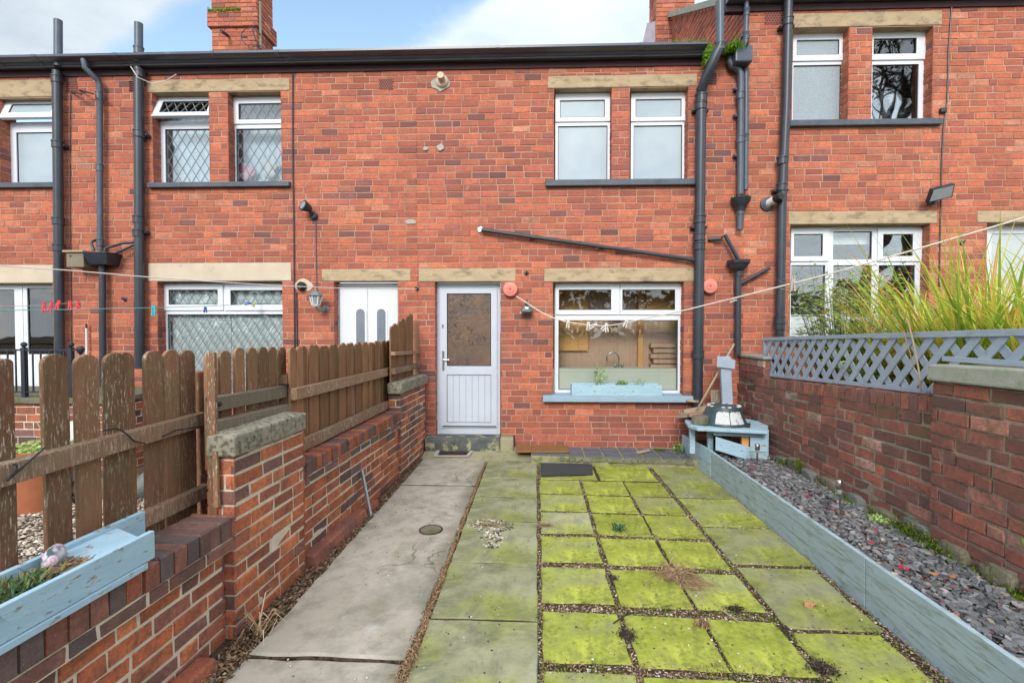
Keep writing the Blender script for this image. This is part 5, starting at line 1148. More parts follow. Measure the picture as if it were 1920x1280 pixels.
# ================================================================ LEFT BOUNDARY WALL
LW = lambda u, v, w: YD(-1.695 + .0333 * u + w, u, v)
def pick_yard(dark=0.0):
    def f(r, u, v):
        if r.random() < .12 + dark: return (r.uniform(0, .3), r.random())
        return (min(1, max(.2, r.gauss(.66 - dark * .5, .15))), r.random())
    return f
lw = thing('brick_wall', 'low orange-red brick garden wall with capped piers left of the path', 'wall', LW(3.5, 0, -.1))
rr = random.Random(71); m = MB()
def seg(m, u0, u1, z0, z1, w, thick, pick, ch=.0815, ends=(True, True), bl=.228, bi=0):
    bricks(m, lambda a, b, c: LW(a, b, w + c), u0, u1, z0, z1, rnd=rr, pick=pick, ch=ch, bl=bl, vbase=z0, depth=.012, jit=.0048, maxdev=.005, jt=.0145, hdr=.22, wob=.004)
    bricks(m, lambda a, b, c: LW(u0 - c, b, w - thick + a), 0, thick, z0, z1, rnd=rr, pick=pick, ch=ch, bl=bl, vbase=z0, depth=.012)
    bricks(m, lambda a, b, c: LW(u1 + c, b, w - thick + a), 0, thick, z0, z1, rnd=rr, pick=pick, ch=ch, bl=bl, vbase=z0, depth=.012)
    bricks(m, lambda a, b, c: LW(a, b, w - thick - c), u0, u1, z0, z1, rnd=rr, pick=pick, ch=ch, bl=bl, vbase=z0, depth=.012)
    q = [LW(u0 + .007, z0, w - .006), LW(u0 + .007, z0, w - thick + .006), LW(u1 - .007, z0, w - thick + .006), LW(u1 - .007, z0, w - .006)]
    m.hexa(q + [Vector((p.x, p.y, z1 - .004)) for p in q], mi=1)
def onedge(m, u0, u1, z0, z1, w0, w1, pick, pitch=.077, cour=None):
    """bricks laid on edge across the wall's top"""
    x = u0
    while x < u1 - .03:
        e = min(x + pitch, u1) - .009; r, g = pick(rr, x, z1); j = lambda s=.004: rr.uniform(-s, s); dz = j(.004); dw = j(.006)
        b = [LW(x + j(.002), z0, w0 + dw), LW(x, z0, w1), LW(e, z0, w1), LW(e + j(.002), z0, w0 + dw)]
        t = [LW(x + .006, z1 + dz, w0 + dw - .007), LW(x + .006, z1 + dz + j(), w1 + .006), LW(e - .006, z1 + dz + j(), w1 + .006), LW(e - .006, z1 + dz + j(), w0 + dw - .007)]
        md = [LW(x, z1 + dz - .008, w0 + dw), LW(x, z1 + dz - .008, w1), LW(e, z1 + dz - .008, w1), LW(e, z1 + dz - .008, w0 + dw)]
        m.mesh(b + md + t, [(i, (i + 1) % 4, 4 + (i + 1) % 4, 4 + i) for i in range(4)] + [(4 + i, 4 + (i + 1) % 4, 8 + (i + 1) % 4, 8 + i) for i in range(4)] + [(8, 9, 10, 11)], (r, g, 0)); x += pitch
    q = [LW(u0 + .004, z0, w0 - .012), LW(u0 + .004, z0, w1 + .012), LW(u1 - .004, z0, w1 + .012), LW(u1 - .004, z0, w0 - .012)]
    m.hexa(q + [Vector((p.x, p.y, z1 - .011)) for p in q], mi=1)
pk_soot = lambda r, u, v: (min(.62, max(0, r.gauss(.20, .17))), r.random())
pk_top = lambda r, u, v: (min(.9, max(0, r.gauss(.42, .22))), r.random())
seg(m, .5, 2.49, -.03, .47, -.05, .22, pick_yard(.05)); m.build('wall_run', [MAT['brick_yard'], MAT['mortar_yard']], lw)
m = MB(); seg(m, .5, 2.51, .473, .543, .0, .27, pk_soot, ch=.07); onedge(m, .5, 2.51, .547, .657, .004, -.235, pk_soot, .079); m.build('coping', [MAT['brick_yard'], MAT['mortar_yard']], lw)
m = MB(); seg(m, 2.50, 3.245, -.03, .968, .0, .15, pick_yard(.02)); m.build('pier', [MAT['brick_yard'], MAT['mortar_yard']], lw)
m = MB(); seg(m, 3.245, 5.36, -.03, .565, -.03, .20, pick_yard(.03)); m.build('wall_run', [MAT['brick_yard'], MAT['mortar_yard']], lw)
m = MB(); seg(m, 3.247, 5.358, .568, .636, .006, .24, pk_soot, ch=.07); onedge(m, 3.247, 5.358, .640, .742, .010, -.225, pk_top, .079); m.build('coping', [MAT['brick_yard'], MAT['mortar_yard']], lw)
m = MB(); seg(m, 5.36, 6.44, -.03, .935, .0, .14, pick_yard(.20)); m.build('pier', [MAT['brick_yard'], MAT['mortar_yard']], lw)
m = MB(); rr2 = random.Random(6)
for (a, b, c, d) in ((3.26, 3.49, 0, .085), (3.50, 3.72, 0, .08), (3.73, 3.95, -.01, .08), (3.96, 4.2, -.02, .07), (4.21, 4.5, -.03, .05), (1.9, 2.27, -.03, .045), (1.5, 1.87, -.03, .04)):
    m = MB(); m.hexa([LW(a, -.03, .06 + rr2.uniform(0, .03)), LW(a, -.03, -.04), LW(b, -.03, -.04), LW(b, -.03, .06 + rr2.uniform(0, .03)), LW(a, d, .055), LW(a, d, -.04), LW(b, d, -.04), LW(b, d, .055)], (rr2.uniform(.15, .6), rr2.random(), 0)); m.build('footing_brick', [MAT['brick_yard']], lw, bevel=.012)
def coping(name, u0, u1, z0, z1, w0, w1, mat, seed):
    m = MB(); rr = random.Random(seed); n = 14; k = 5; vs = []; fs = []
    def pt(i, j, z): return LW(u0 + (u1 - u0) * i / n, z, w0 + (w1 - w0) * j / k)
    top = [[None] * (k + 1) for _ in range(n + 1)]; bot = [[None] * (k + 1) for _ in range(n + 1)]
    for i in range(n + 1):
        for j in range(k + 1):
            e = 1 if (i in (0, n) or j in (0, k)) else 0
            p = pt(i, j, z1 + rr.uniform(-.004, .004) - e * .012); top[i][j] = len(vs); vs.append(p + Vector((rr.uniform(-.004, .004), rr.uniform(-.004, .004), 0)))
            p = pt(i, j, z0); bot[i][j] = len(vs); vs.append(p + Vector((rr.uniform(-.003, .003), rr.uniform(-.003, .003), rr.uniform(-.002, .002))))
    for i in range(n):
        for j in range(k):
            fs.append((top[i][j], top[i + 1][j], top[i + 1][j + 1], top[i][j + 1])); fs.append((bot[i][j], bot[i][j + 1], bot[i + 1][j + 1], bot[i + 1][j]))
    for i in range(n): fs += [(bot[i][0], bot[i + 1][0], top[i + 1][0], top[i][0]), (bot[i][k], top[i][k], top[i + 1][k], bot[i + 1][k])]
    for j in range(k): fs += [(bot[0][j], top[0][j], top[0][j + 1], bot[0][j + 1]), (bot[n][j], bot[n][j + 1], top[n][j + 1], top[n][j])]
    m.mesh(vs, fs); return m.build(name, MAT[mat], lw, bevel=.01, smooth=False)
coping('pier_cap', 2.47, 3.225, .972, 1.095, .025, -.135, 'castcap', 3)
coping('pier_cap', 5.30, 6.42, .938, 1.068, .03, -.13, 'castcap', 4)
# ---------------------------------------------------------------- wooden fences
FN = []
def picket(parent, c, d0, d1, z0, z1, mat='fence', th=.02, lean=0.0, tone=None, round_=True):
    m = MB(); n = 8; mid = (d0 + d1) / 2; r = (d1 - d0) / 2; pts = []
    hr = min(.045, r * .75) if round_ else 0.0
    pts = [(d0, z0), (d1, z0), (d1, z1 - hr)]
    if round_: pts += [(mid + r * math.cos(PI * i / n), z1 - hr + hr * math.sin(PI * i / n)) for i in range(1, n)]
    else: pts += [(d1, z1)]; pts += [(d0, z1)]
    pts += [(d0, z1 - hr)] if round_ else []
    t = tone if tone is not None else RND.random(); j = [RND.uniform(-.004, .004) for _ in range(2)]
    m.col = (t, RND.random(), 0)
    poly = [YD(c + j[0], d + lean * (z - z0), z) for d, z in pts]
    off = YD(c - th, 0, 0) - YD(c, 0, 0); m.prism(poly, off); return m.build('picket', MAT[mat], parent, bevel=.003)
def yrail(parent, c0, c1, d0, d1, za, zb, h=.075, mat='rail', name='rail', th=None):
    m = MB(); m.col = (RND.random(), RND.random(), 0); n = 7
    for i in range(n):
        pass
    q = [YD(c0, d0, za - h), YD(c1, d0, za - h), YD(c1, d1, zb - h), YD(c0, d1, zb - h), YD(c0, d0, za), YD(c1, d0, za - .004), YD(c1, d1, zb - .004), YD(c0, d1, zb)]
    m.hexa(q); return m.build(name, MAT[mat], parent, bevel=.004)
# near stretch: eight wide pickets
c1 = -1.95
f1 = thing('picket_fence', 'weathered brown picket fence with wide gaps above the blue planter', 'fence', YD(c1, 2.2, .3))
for (a, b, y) in ((-60, -18, 676), (0, 28, 672), (85, 133, 663), (143, 187, 664), (193, 233, 661), (230, 262, 660), (272, 305, 657), (311, 338, 655.5), (339, 366, 656)):
    p0, p1 = QC(a, 700, c1), QC(b, 700, c1); d0, d1 = toYD(p0)[1], toYD(p1)[1]; z = QC((a + b) / 2, y, c1).z
    picket(f1, c1 - (.022 if a == 230 else 0), d0, d1, .30, z, lean=RND.uniform(-.008, .008))
A = QC(0, 872, c1 + .045); B = QC(388, 771, c1 + .045)
yrail(f1, c1 + .002, c1 + .045, 1.3, toYD(B)[1], A.z + .0, B.z, .085)
B2 = QC(395, 905, c1 + .045); A2 = QC(246, 968, c1 + .045); yrail(f1, c1 + .002, c1 + .045, 1.3, toYD(B2)[1], A2.z, B2.z, .08)
m = MB(); m.col = (.3, .5, 0); pd = dOf(398, c1); m.ybox(c1 - .09, c1 + .0, dOf(372, c1) + .01, pd + .10, .25, 1.40); m.build('post', MAT['fence'], f1, bevel=.006)
for (x, y0, y1) in ((12, 0, 0),): pass
def ziptie(px, parent_label, c=c1 + .06):
    m = MB(); q = [QC(x, y, c) for x, y in px]; m.tube(q, .0035, 6); tag(m.build('cable_tie', MAT['gasket']), parent_label, 'cable tie')
ziptie([(24, 870), (32, 872), (31, 882), (20, 892), (14, 901), (85, 838)], 'black cable tie with a long tail on the near fence rail')
ziptie([(193, 807), (220, 803), (236, 812), (252, 827), (272, 831)], 'black cable tie looped over the middle of the near fence rail')
ziptie([(305, 818), (330, 806), (390, 797), (405, 792)], 'thin black tie between the near fence and the pier')
# middle stretch above the pier
c2 = -1.83
f2 = thing('picket_fence', 'short run of narrow brown pickets above the lichened pier cap', 'fence', YD(c2, 3.0, .8))
for (a, b, y) in ((389, 409, 661), (415, 436, 657), (442, 460, 651), (465, 482, 651), (486, 502, 650), (505, 520, 650), (524, 538, 650)):
    d0, d1 = dOf(a, c2), dOf(b, c2); picket(f2, c2, d0, d1, .86, QC((a + b) / 2, y, c2).z, lean=RND.uniform(-.006, .006))
A = QC(400, 744, c2 + .05); B = QC(546, 721, c2 + .05); yrail(f2, c2 + .002, c2 + .05, toYD(A)[1], toYD(B)[1], A.z, B.z, .085, 'greywood')
A = QC(406, 792, c2 + .07); B = QC(544, 759, c2 + .07); yrail(f2, c2 + .01, c2 + .07, toYD(A)[1], toYD(B)[1], A.z + .01, B.z + .01, .10, 'greywood')
m = MB(); m.col = (.35, .5, 0); pd = dOf(536, c2 + .04); p = [YD(c2 - .03, pd, .82), YD(c2 + .05, pd, .82), YD(c2 + .05, pd + .10, .82), YD(c2 - .03, pd + .10, .82)]; zt = QC(545, 700, c2).z
m.hexa(p + [YD(c2 - .03, pd, zt), YD(c2 + .05, pd, zt + .0), YD(c2 + .05, pd + .10, zt - .01), YD(c2 - .03, pd + .10, zt + .02)]); m.build('post', MAT['fence'], f2, bevel=.006)
m = MB(); m.col = (.9, .8, 0); pd = dOf(398, -1.72); m.ybox(-1.745, -1.70, pd - .012, pd + .012, .60, QC(398, 660, -1.72).z, col=(.4, .5, 0)); m.build('post', MAT['fence'], f2, bevel=.005); m = MB(); m.col = (.9, .8, 0); m.bar(QC(404, 845, -1.69), QC(407, 950, -1.69), .025, .018); m.build('batten', MAT['fence'], f2)
m = MB(); q = [QC(x, y, c2 + .06) for x, y in ((523, 720), (545, 722), (560, 716), (568, 717))]; m.tube(q, .009, 6); tag(m.build('cable_tie', MAT['gasket']), 'black tie on the fence post above the pier', 'cable tie')
m = MB(); q = [QC(x, y, c2 + .06) for x, y in ((391, 747), (396, 752), (402, 758), (412, 757))]; m.tube(q, .016, 6); tag(m.build('cable_tie', MAT['gasket']), 'black binding on the rail end above the pier', 'cable tie')
# long close-boarded stretch
c3 = lambda d: -1.745 + .022 * (d - 3.4)
f3 = thing('picket_fence', 'long close-boarded brown fence along the brick wall to the house', 'fence', YD(-1.7, 4.6, .75))
d = dOf(548, -1.74); dend = dOf(737, -1.69); k = 0
while d < dend - .02:
    w = RND.uniform(.085, .098); picket(f3, c3(d) - (0 if k % 2 else .012), d, min(d + w + .002, dend), .70, 1.525 + RND.uniform(-.008, .008), 'fence_board', .018, RND.uniform(-.004, .004)); d += w - .001; k += 1
def crail(x0, y0, x1, y1, h, name='rail', mat='rail', par=f3, ex=.045):
    A = QC(x0, y0, -1.70); d0 = toYD(A)[1]; B = QC(x1, y1, -1.65); d1 = toYD(B)[1]; m = MB(); m.col = (RND.random(), .5, 0)
    m.hexa([YD(c3(d0), d0, A.z - h), YD(c3(d0) + ex, d0, A.z - h), YD(c3(d1) + ex, d1, B.z - h), YD(c3(d1), d1, B.z - h), YD(c3(d0), d0, A.z), YD(c3(d0) + ex, d0, A.z), YD(c3(d1) + ex, d1, B.z), YD(c3(d1), d1, B.z)]); return m.build(name, MAT[mat], par, bevel=.004)
crail(556, 728, 743, 687, .085); crail(571, 823, 745, 744, .09)
m = MB(); m.col = (.4, .6, 0); d = dOf(740, -1.66); m.ybox(-1.72, -1.62, d, d + .14, .74, 1.38); m.build('post', MAT['fence'], f3, bevel=.006)
# stepped end by the house
f4 = thing('picket_fence', 'stepped end of the brown fence rising beside the house wall', 'fence', YD(-1.62, 6.2, .9))
c4_ = -1.615
for i in range(6):
    x0 = 733 + i * 7.2; x1 = x0 + 7.3; y = 611 - i * 4.6; d0, d1 = dOf(x0, c4_), dOf(x1, c4_); picket(f4, c4_ - (.01 if i % 2 else 0), d0, d1, 1.05, QC((x0 + x1) / 2, y, c4_).z, 'fence_board', .018, tone=.4 + .1 * (i % 3))
d0, d1 = dOf(733, c4_), dOf(781, c4_); yrail(f4, c4_, c4_ + .05, d0, d1, QC(735, 660, c4_ + .05).z, QC(780, 658, c4_ + .05).z, .045); yrail(f4, c4_, c4_ + .05, d0, d1, QC(742, 690, c4_ + .05).z, QC(780, 682, c4_ + .05).z, .07)
m = MB(); m.col = (.5, .6, 0); m.ybox(c4_ - .04, c4_ + .04, d1 - .02, d1 + .08, 1.0, QC(782, 603, c4_).z); m.build('post', MAT['fence'], f4, bevel=.006)
# blue planter on the near wall
pl = thing('planter', 'long weathered pale blue wooden planter on the near brick wall', 'planter', LW(1.5, .66, -.1))
zt_, zb_ = .805, .690
pd0, pd1 = .9, 1.94
m = MB(); m.hexa([LW(pd0, zb_, .035), LW(pd0, zb_, .012), LW(pd1, zb_, .012), LW(pd1, zb_, .035), LW(pd0, zt_, .035), LW(pd0, zt_, .012), LW(pd1, zt_, .012), LW(pd1, zt_, .035)]); m.build('front_board', MAT['blue_wood'], pl, bevel=.003)
m = MB(); m.hexa([LW(pd0, zb_ - .028, .040), LW(pd0, zb_ - .028, .0), LW(pd1 - .04, zb_ - .028, .0), LW(pd1 - .04, zb_ - .028, .040), LW(pd0, zb_ - .002, .040), LW(pd0, zb_ - .002, .0), LW(pd1 - .04, zb_ - .002, .0), LW(pd1 - .04, zb_ - .002, .040)]); m.build('base_strip', MAT['blue_wood'], pl, bevel=.003)
m = MB(); m.hexa([LW(pd0, zb_, -.215), LW(pd0, zb_, -.24), LW(2.18, zb_, -.24), LW(2.18, zb_, -.215), LW(pd0, zt_ - .012, -.215), LW(pd0, zt_ - .012, -.24), LW(2.18, zt_ - .012, -.24), LW(2.18, zt_ - .012, -.215)]); m.build('back_board', MAT['blue_wood'], pl, bevel=.003)
m = MB(); m.hexa([LW(1.76, zb_, .011), LW(1.76, zb_, -.214), LW(2.03, zb_, -.214), LW(1.92, zb_, .011), LW(1.76, zb_ + .085, .011), LW(1.76, zb_ + .085, -.214), LW(2.03, zb_ + .085, -.214), LW(1.92, zb_ + .085, .011)]); m.build('end_block', MAT['blue_wood'], pl, bevel=.003)
m = MB(); m.hexa([LW(pd0, zb_, .010), LW(pd0, zb_, -.213), LW(1.758, zb_, -.213), LW(1.758, zb_, .010), LW(pd0, zb_ + .07, .010), LW(pd0, zb_ + .07, -.213), LW(1.758, zb_ + .06, -.213), LW(1.758, zb_ + .06, .010)]); m.build('compost', MAT['soil'], pl)
def tuft(center, n, spread, L0, L1, mat, seed, along=None, wid=.004, rng=(0, 1), droop=.4):
    m = MB(); rr = random.Random(seed)
    for _ in range(n):
        p = center + (along * rr.uniform(-1, 1) if along else Vector()) + Vector((rr.gauss(0, spread), rr.gauss(0, spread), 0)); a = rr.uniform(0, 6.28); L_ = rr.uniform(L0, L1); o = rr.uniform(.1, .9)
        dv = Vector((math.cos(a) * o, math.sin(a) * o, 1)).normalized(); md = p + dv * L_ * .55; e = md + (dv + Vector((math.cos(a) * droop, math.sin(a) * droop, -droop))).normalized() * L_ * .45; s = Vector((-math.sin(a), math.cos(a), 0)) * wid
        col = (rng[0] + rr.random() * (rng[1] - rng[0]), rr.random(), 0)
        m.face([p - s * .6, p + s * .6, md + s, md - s], col); m.face([md - s, md + s, e], col)
    return m
t_c = LW(1.42, zb_ + .06, -.10); al_ = (LW(1.62, 0, 0) - LW(1.42, 0, 0)) * .9
m = tuft(t_c, 1500, .045, .02, .075, 'turf', 81, al_, .0035); tag(m.build('plant_tuft', MAT['turf'], loc=t_c), 'low mixed green tuft growing in the blue planter on the wall', 'plant')
m = tuft(LW(1.12, zb_ + .06, -.09), 500, .05, .015, .05, 'turf', 82, al_, .004, (.5, .9)); tag(m.build('plant_tuft', MAT['turf'], loc=LW(1.12, zb_ + .06, -.09)), 'mossy yellow growth at the near end of the blue planter', 'plant')
m = MB(); rr = random.Random(83)
for _ in range(260):
    p = LW(rr.uniform(1.60, 1.755), zb_ + .066 + rr.random() * .02, rr.uniform(-.18, -.01)); a = rr.gauss(1.2, .5); dv = Vector((math.cos(a), math.sin(a), rr.uniform(-.1, .2))) * rr.uniform(.02, .05); s = Vector((-dv.y, dv.x, 0)) * .05; m.face([p - dv - s, p + dv - s, p + dv + s, p - dv + s], (rr.random(), rr.random(), 0))
tag(m.build('straw_bedding', MAT['dryblade']), 'dry straw lying in the blue planter beside the painted stone', 'straw')
m = MB(); m.blob(LW(1.715, zb_ + .10, -.165), (.032, .052, .046), 2, .10, 3, .3); tag(m.build('painted_stone', MAT['paintstone'], smooth=True), 'painted stone with pink flowers propped in the blue planter', 'painted stone')
# leaning stake
st_ = thing('leaning_stake', 'pale grey-blue flat stake leaning on the left brick wall', 'stake', G(695, 967, 0))
m = MB(); a = G(695, 967, -.01); b = LP(678, 880, (a.x, a.y), (a.x - .16, a.y + .05)); m.bar(a, b, .045, .018, up=(-.7, -.5, .3)); m.build('stake_strip', MAT['galv'], st_, bevel=.003)
# ================================================================ RIGHT SIDE: RAISED BED
bed = thing('raised_bed_edging', 'long grey-blue painted board edging of the slate bed', 'bed edging', YD(1.97, 4, 0))
js = [1.2, 2.956, 4.267, 5.515]; bz = [.296, .296, .296, .30]
for i in range(3):
    m = MB(); d0, d1 = js[i] + .003, js[i + 1] - .003; jt = RND.uniform(-.004, .004)
    for (z0, z1, o) in ((-.03, .098, .004), (.1005, .205, .002), (.2065, .296 + jt, 0)):
        m.ybox(1.955 + o, 1.985, d0, d1, z0, z1)
    m.build('board', MAT['sage_wood'], bed, bevel=.004)
def bd(z0, z1, nm, mat):
    m = MB(); m.hexa([YD(1.955, 5.52, z0), YD(1.982, 5.52, z0), YD(1.915, 6.35, z0), YD(1.885, 6.35, z0), YD(1.955, 5.52, z1), YD(1.982, 5.52, z1), YD(1.915, 6.35, z1), YD(1.885, 6.35, z1)]); m.build(nm, MAT[mat], bed, bevel=.004)
bd(-.02, .145, 'board', 'sage_wood'); bd(.148, .30, 'board', 'blue_wood')
m = MB(); m.ybox(1.986, 2.66, 1.0, 6.46, -.03, .205); tag(m.build('bed_soil', MAT['soil']), kind='structure')
m = MB(); rr = random.Random(91)
def chip(m, c, d, z, s, rr, col):
    n = rr.choice([4, 5, 5, 6]); a0 = rr.uniform(0, 6.28); tx, ty = rr.gauss(0, .22), rr.gauss(0, .22); ax = rr.uniform(.65, 1.3); th = rr.uniform(.004, .009); top = []; bot = []; rot = rr.uniform(0, 6.28)
    o = YD(c, d, z)
    for i in range(n):
        a = a0 + 2 * PI * i / n + rr.uniform(-.3, .3); r = s * rr.uniform(.7, 1.15); x, y = r * math.cos(a) * ax, r * math.sin(a) / ax; x, y = x * math.cos(rot) - y * math.sin(rot), x * math.sin(rot) + y * math.cos(rot); p = o + Vector((x, y, x * tx + y * ty)); top.append(p + Vector((0, 0, th))); bot.append(p)
    m.mesh(bot + top, [tuple(range(n, 2 * n))] + [(i, (i + 1) % n, n + (i + 1) % n, n + i) for i in range(n)], col)
for _ in range(8200):
    d = 1.5 + 4.3 * rr.random() ** 1.25; c = rr.uniform(1.99, 2.66)
    if d > 5.4 and c < 2.62 and rr.random() < .6: continue
    s = rr.uniform(.009, .026); col = (min(1, max(0, rr.gauss(.45, .25))), rr.random(), 0)
    chip(m, c, d, .205 + rr.uniform(-.004, .022) + .02 * noise.noise(Vector((c * 3, d * 3, 0))), s, rr, col)
tag(m.build('slate_chippings', MAT['chips']), kind='stuff')
def rsam(rr):
    return rr.choice([rr.uniform(2.05, 2.6), rr.gauss(2.3, .05)]), 2.2 + 3 * rr.random()
RL = [((1343, 1006 - 40), .03)]
for i, (px, s, lb) in enumerate((((1408, 878), .035, 'small red leaf near the far stake light'), ((1694, 1065), .035, 'cluster of red leaves in the middle of the slate bed, beside the orange leaf'), ((1633, 1018), .03, 'red leaf lying near the second stake light'), ((1640, 992), .02, 'tiny red leaf on dark slate above its larger twin'), ((1515, 930), .018, 'little red leaf far along the slate bed'), ((1562, 955), .018, 'little red leaf left of the near stake light'), ((1700, 985), .022, 'small red leaf close to the mossy stones'), ((1812, 1035), .028, 'red leaf by the moss at the right wall foot'))):
    c0 = G(*px, .238); m = MB(); rr = random.Random(100 + i)
    for k in range(6):
        a = rr.uniform(0, 6.28); p = c0 + Vector((math.cos(a), math.sin(a), 0)) * s * .5; dv = Vector((math.cos(a), math.sin(a), rr.uniform(-.1, .5))) * s * .8; w = Vector((-math.sin(a), math.cos(a), .2)) * s * .28; m.face([p - dv * .6, p + w, p + dv, p - w])
    tag(m.build('fallen_leaf', MAT['redleaf'], loc=c0), lb, 'leaf')
leaves('bed_leaf_flecks', 'litter', 260, lambda r: (r.uniform(2.0, 2.64), 1.6 + 3.8 * r.random()), .012, .03, .228, .24, 93, .35, rng=(.4, 1))
m = MB(); rr = random.Random(94)
for _ in range(150):
    c, d = rr.uniform(2.0, 2.64), 2 + 3.3 * rr.random(); p = YD(c, d, .238); a = rr.uniform(0, 6.28); s = rr.uniform(.006, .013); m.face([p + Vector((s * math.cos(a + k * 2.1), s * math.sin(a + k * 2.1), rr.uniform(0, .006))) for k in range(3)])
tag(m.build('red_leaf_flecks', MAT['redleaf']), kind='stuff')
def stake(px_top, px_bot, label, s=1.0):
    b = G(*px_bot, .21); t = LP(px_top[0], px_top[1], (b.x, b.y), (b.x + 1, b.y + .0)); f = thing('stake_light', label, 'garden light', b)
    m = MB(); h = t.z - b.z; m.tube([b - Vector((0, 0, .03)), Vector((t.x, t.y, b.z + h * .70))], .009, 10); m.build('stake', MAT['steel'], f, smooth=True, auto=40)
    m = MB(); q = Vector((t.x, t.y, b.z + h * .62)); m.lathe(q, [(.014, 0), (.020, .02), (.020, h * .12)], 14); m.build('light_tube', MAT['lampglass'], f, smooth=True, auto=40)
    m = MB(); m.lathe(q + Vector((0, 0, h * .12)), [(.021, 0), (.024, .004), (.024, h * .26 - .006), (.02, h * .26)], 16); m.build('light_head', MAT['steel'], f, smooth=True, auto=40)
stake((1420, 832), (1419, 874), 'slim steel solar stake light near the blue corner bench')
stake((1574, 899), (1578, 967), 'slim steel solar stake light in the middle of the slate bed')

# ================================================================ RIGHT GARDEN WALL
def top_rise(u): return 1.195 + (1.071 - 1.195) * (u - 3.39) / 2.69
def RWs(c0):
    def f(u, v, w):
        k = min(1, max(0, (v - .45) / .65)); return YD(c0 - w, u, v + (top_rise(u) - 1.13) * k)
    return f
RW = RWs(2.66)
rw = thing('brick_wall', 'brown-red brick garden wall behind the slate bed with a stone-capped pier', 'wall', YD(2.76, 4.5, 0))
rr = random.Random(131)
def pick_brown(r, u, v):
    if r.random() < .05: return (r.uniform(.93, 1), r.random())
    return (min(.9, max(.05, r.gauss(.50, .19))), r.random())
m = MB(); bricks(m, RW, 3.335, 6.53, .205, 1.03, rnd=rr, pick=pick_brown, ch=.087, bl=.232, vbase=.16, jit=.006, maxdev=.0052, depth=.014, jt=.0145, hdr=.16, wob=.006)
mortar(m, RW, 3.335, 6.53, .1, 1.03, w=-.006)
# bricks on end along the top
x = 3.345
while x < 6.07:
    r, g = pick_brown(rr, x, 1); e = x + .072; dz = rr.uniform(-.006, .004); w = .008 + rr.uniform(-.004, .004); z0, z1 = 1.032, 1.135 + dz
    q = [RW(x, z0, w), RW(x, z0, -.2), RW(e, z0, -.2), RW(e, z0, w), RW(x + .004, z1, w - .006), RW(x + .004, z1, -.2), RW(e - .004, z1, -.2), RW(e - .004, z1, w - .006)]
    m.hexa(q, (r * .9, g, 0)); x += .0805
q = [RW(3.345, 1.02, -.002), RW(3.345, 1.02, -.19), RW(6.06, 1.02, -.19), RW(6.06, 1.02, -.002)]; z = .105
m.hexa(q + [RW(3.345, 1.128, -.002), RW(3.345, 1.128, -.19), RW(6.06, 1.128, -.19), RW(6.06, 1.128, -.002)], mi=1)
m.build('wall_run', [MAT['brick_brown'], MAT['mortar_brown']], rw)
RW2 = lambda u, v, w: YD(2.615 - w, u, v)
m = MB(); bricks(m, RW2, 1.6, 3.33, .2, 1.31, rnd=rr, pick=pick_brown, ch=.0865, bl=.234, vbase=.012, jit=.006, maxdev=.0052, jt=.0145, hdr=.14, wob=.006)
mortar(m, RW2, 1.6, 3.33, .1, 1.31, w=-.009)
bricks(m, lambda u, v, w: YD(2.615 + u, 3.33 + w, v), 0, .4, .2, 1.31, rnd=rr, pick=pick_brown, ch=.0865, bl=.234, vbase=.012); m.ybox(2.625, 3.0, 1.62, 3.322, .1, 1.308, mi=1)
m.build('pier', [MAT['brick_brown'], MAT['mortar_brown']], rw)
m = MB(); m.hexa([YD(2.585, 1.55, 1.335), YD(3.05, 1.55, 1.335), YD(3.05, 3.35, 1.312), YD(2.585, 3.35, 1.312), YD(2.595, 1.55, 1.455), YD(3.05, 1.55, 1.455), YD(3.05, 3.345, 1.42), YD(2.595, 3.345, 1.42)]); m.build('pier_cap', MAT['greycap'], rw, bevel=.012)
RW3 = lambda u, v, w: YD(2.675 - w, u, v)
m = MB(); bricks(m, RW3, 5.84, 6.53, 1.0, 1.30, rnd=rr, pick=pick_brown, ch=.087, bl=.232, vbase=.16); bricks(m, lambda u, v, w: YD(2.675 + u, 5.84 - w, v), 0, .3, 1.0, 1.30, rnd=rr, pick=pick_brown, ch=.087, bl=.232, vbase=.16); m.ybox(2.688, 2.98, 5.852, 6.53, .9, 1.298, mi=1); m.build('pier', [MAT['brick_brown'], MAT['mortar_brown']], rw)
m = MB(); m.ybox(2.655, 3.0, 5.81, 6.53, 1.302, 1.338); m.build('pier_cap', MAT['greycap'], rw, bevel=.010)
# stones and moss along its foot
def block(m, c, d, z, hc, hd, hz, seed):
    vs, fs = ICO[3]; o = Vector((seed * 2.3, seed * 1.1, seed * .7)); q = []
    for p in vs:
        sgn = lambda x: (abs(x) ** .45) * (1 if x > 0 else -1)
        n = Vector((sgn(p.x), sgn(p.y), sgn(p.z))); k = max(abs(n.x), abs(n.y), abs(n.z)); n = n * (.88 + .22 * noise.noise(p * 1.6 + o)) + Vector((1, 1, 1)) * .05 * noise.noise(p * 4 + o)
        q.append(YD(c + n.x * hc, d + n.y * hd, z + n.z * hz))
    m.mesh(q, fs)
fst = [(5.32, .10, .055, 'g', 'small grey footing stone of the garden wall closest to the blue bench'), (5.08, .11, .085, 's', 'mossy rounded footing stone just past the blue bench'), (4.80, .12, .06, 'g', 'flat dark footing stone beyond the far stake light'), (4.48, .13, .07, 's', 'yellowish footing stone level with the far stake light'), (4.12, .10, .055, 'g', 'small grey footing stone between the two stake lights'), (3.80, .13, .05, 's', 'low mossy footing stone just beyond the near stake light'), (3.46, .14, .075, 'g', 'long pale grey footing stone where the brick pier begins'), (3.12, .12, .07, 's', 'squared mossy block under the near brick pier'), (2.83, .11, .075, 's', 'yellow-brown rounded block at the pier foot'), (2.52, .12, .09, 'g', 'dark broken footing stone by the right edge of the photo')]
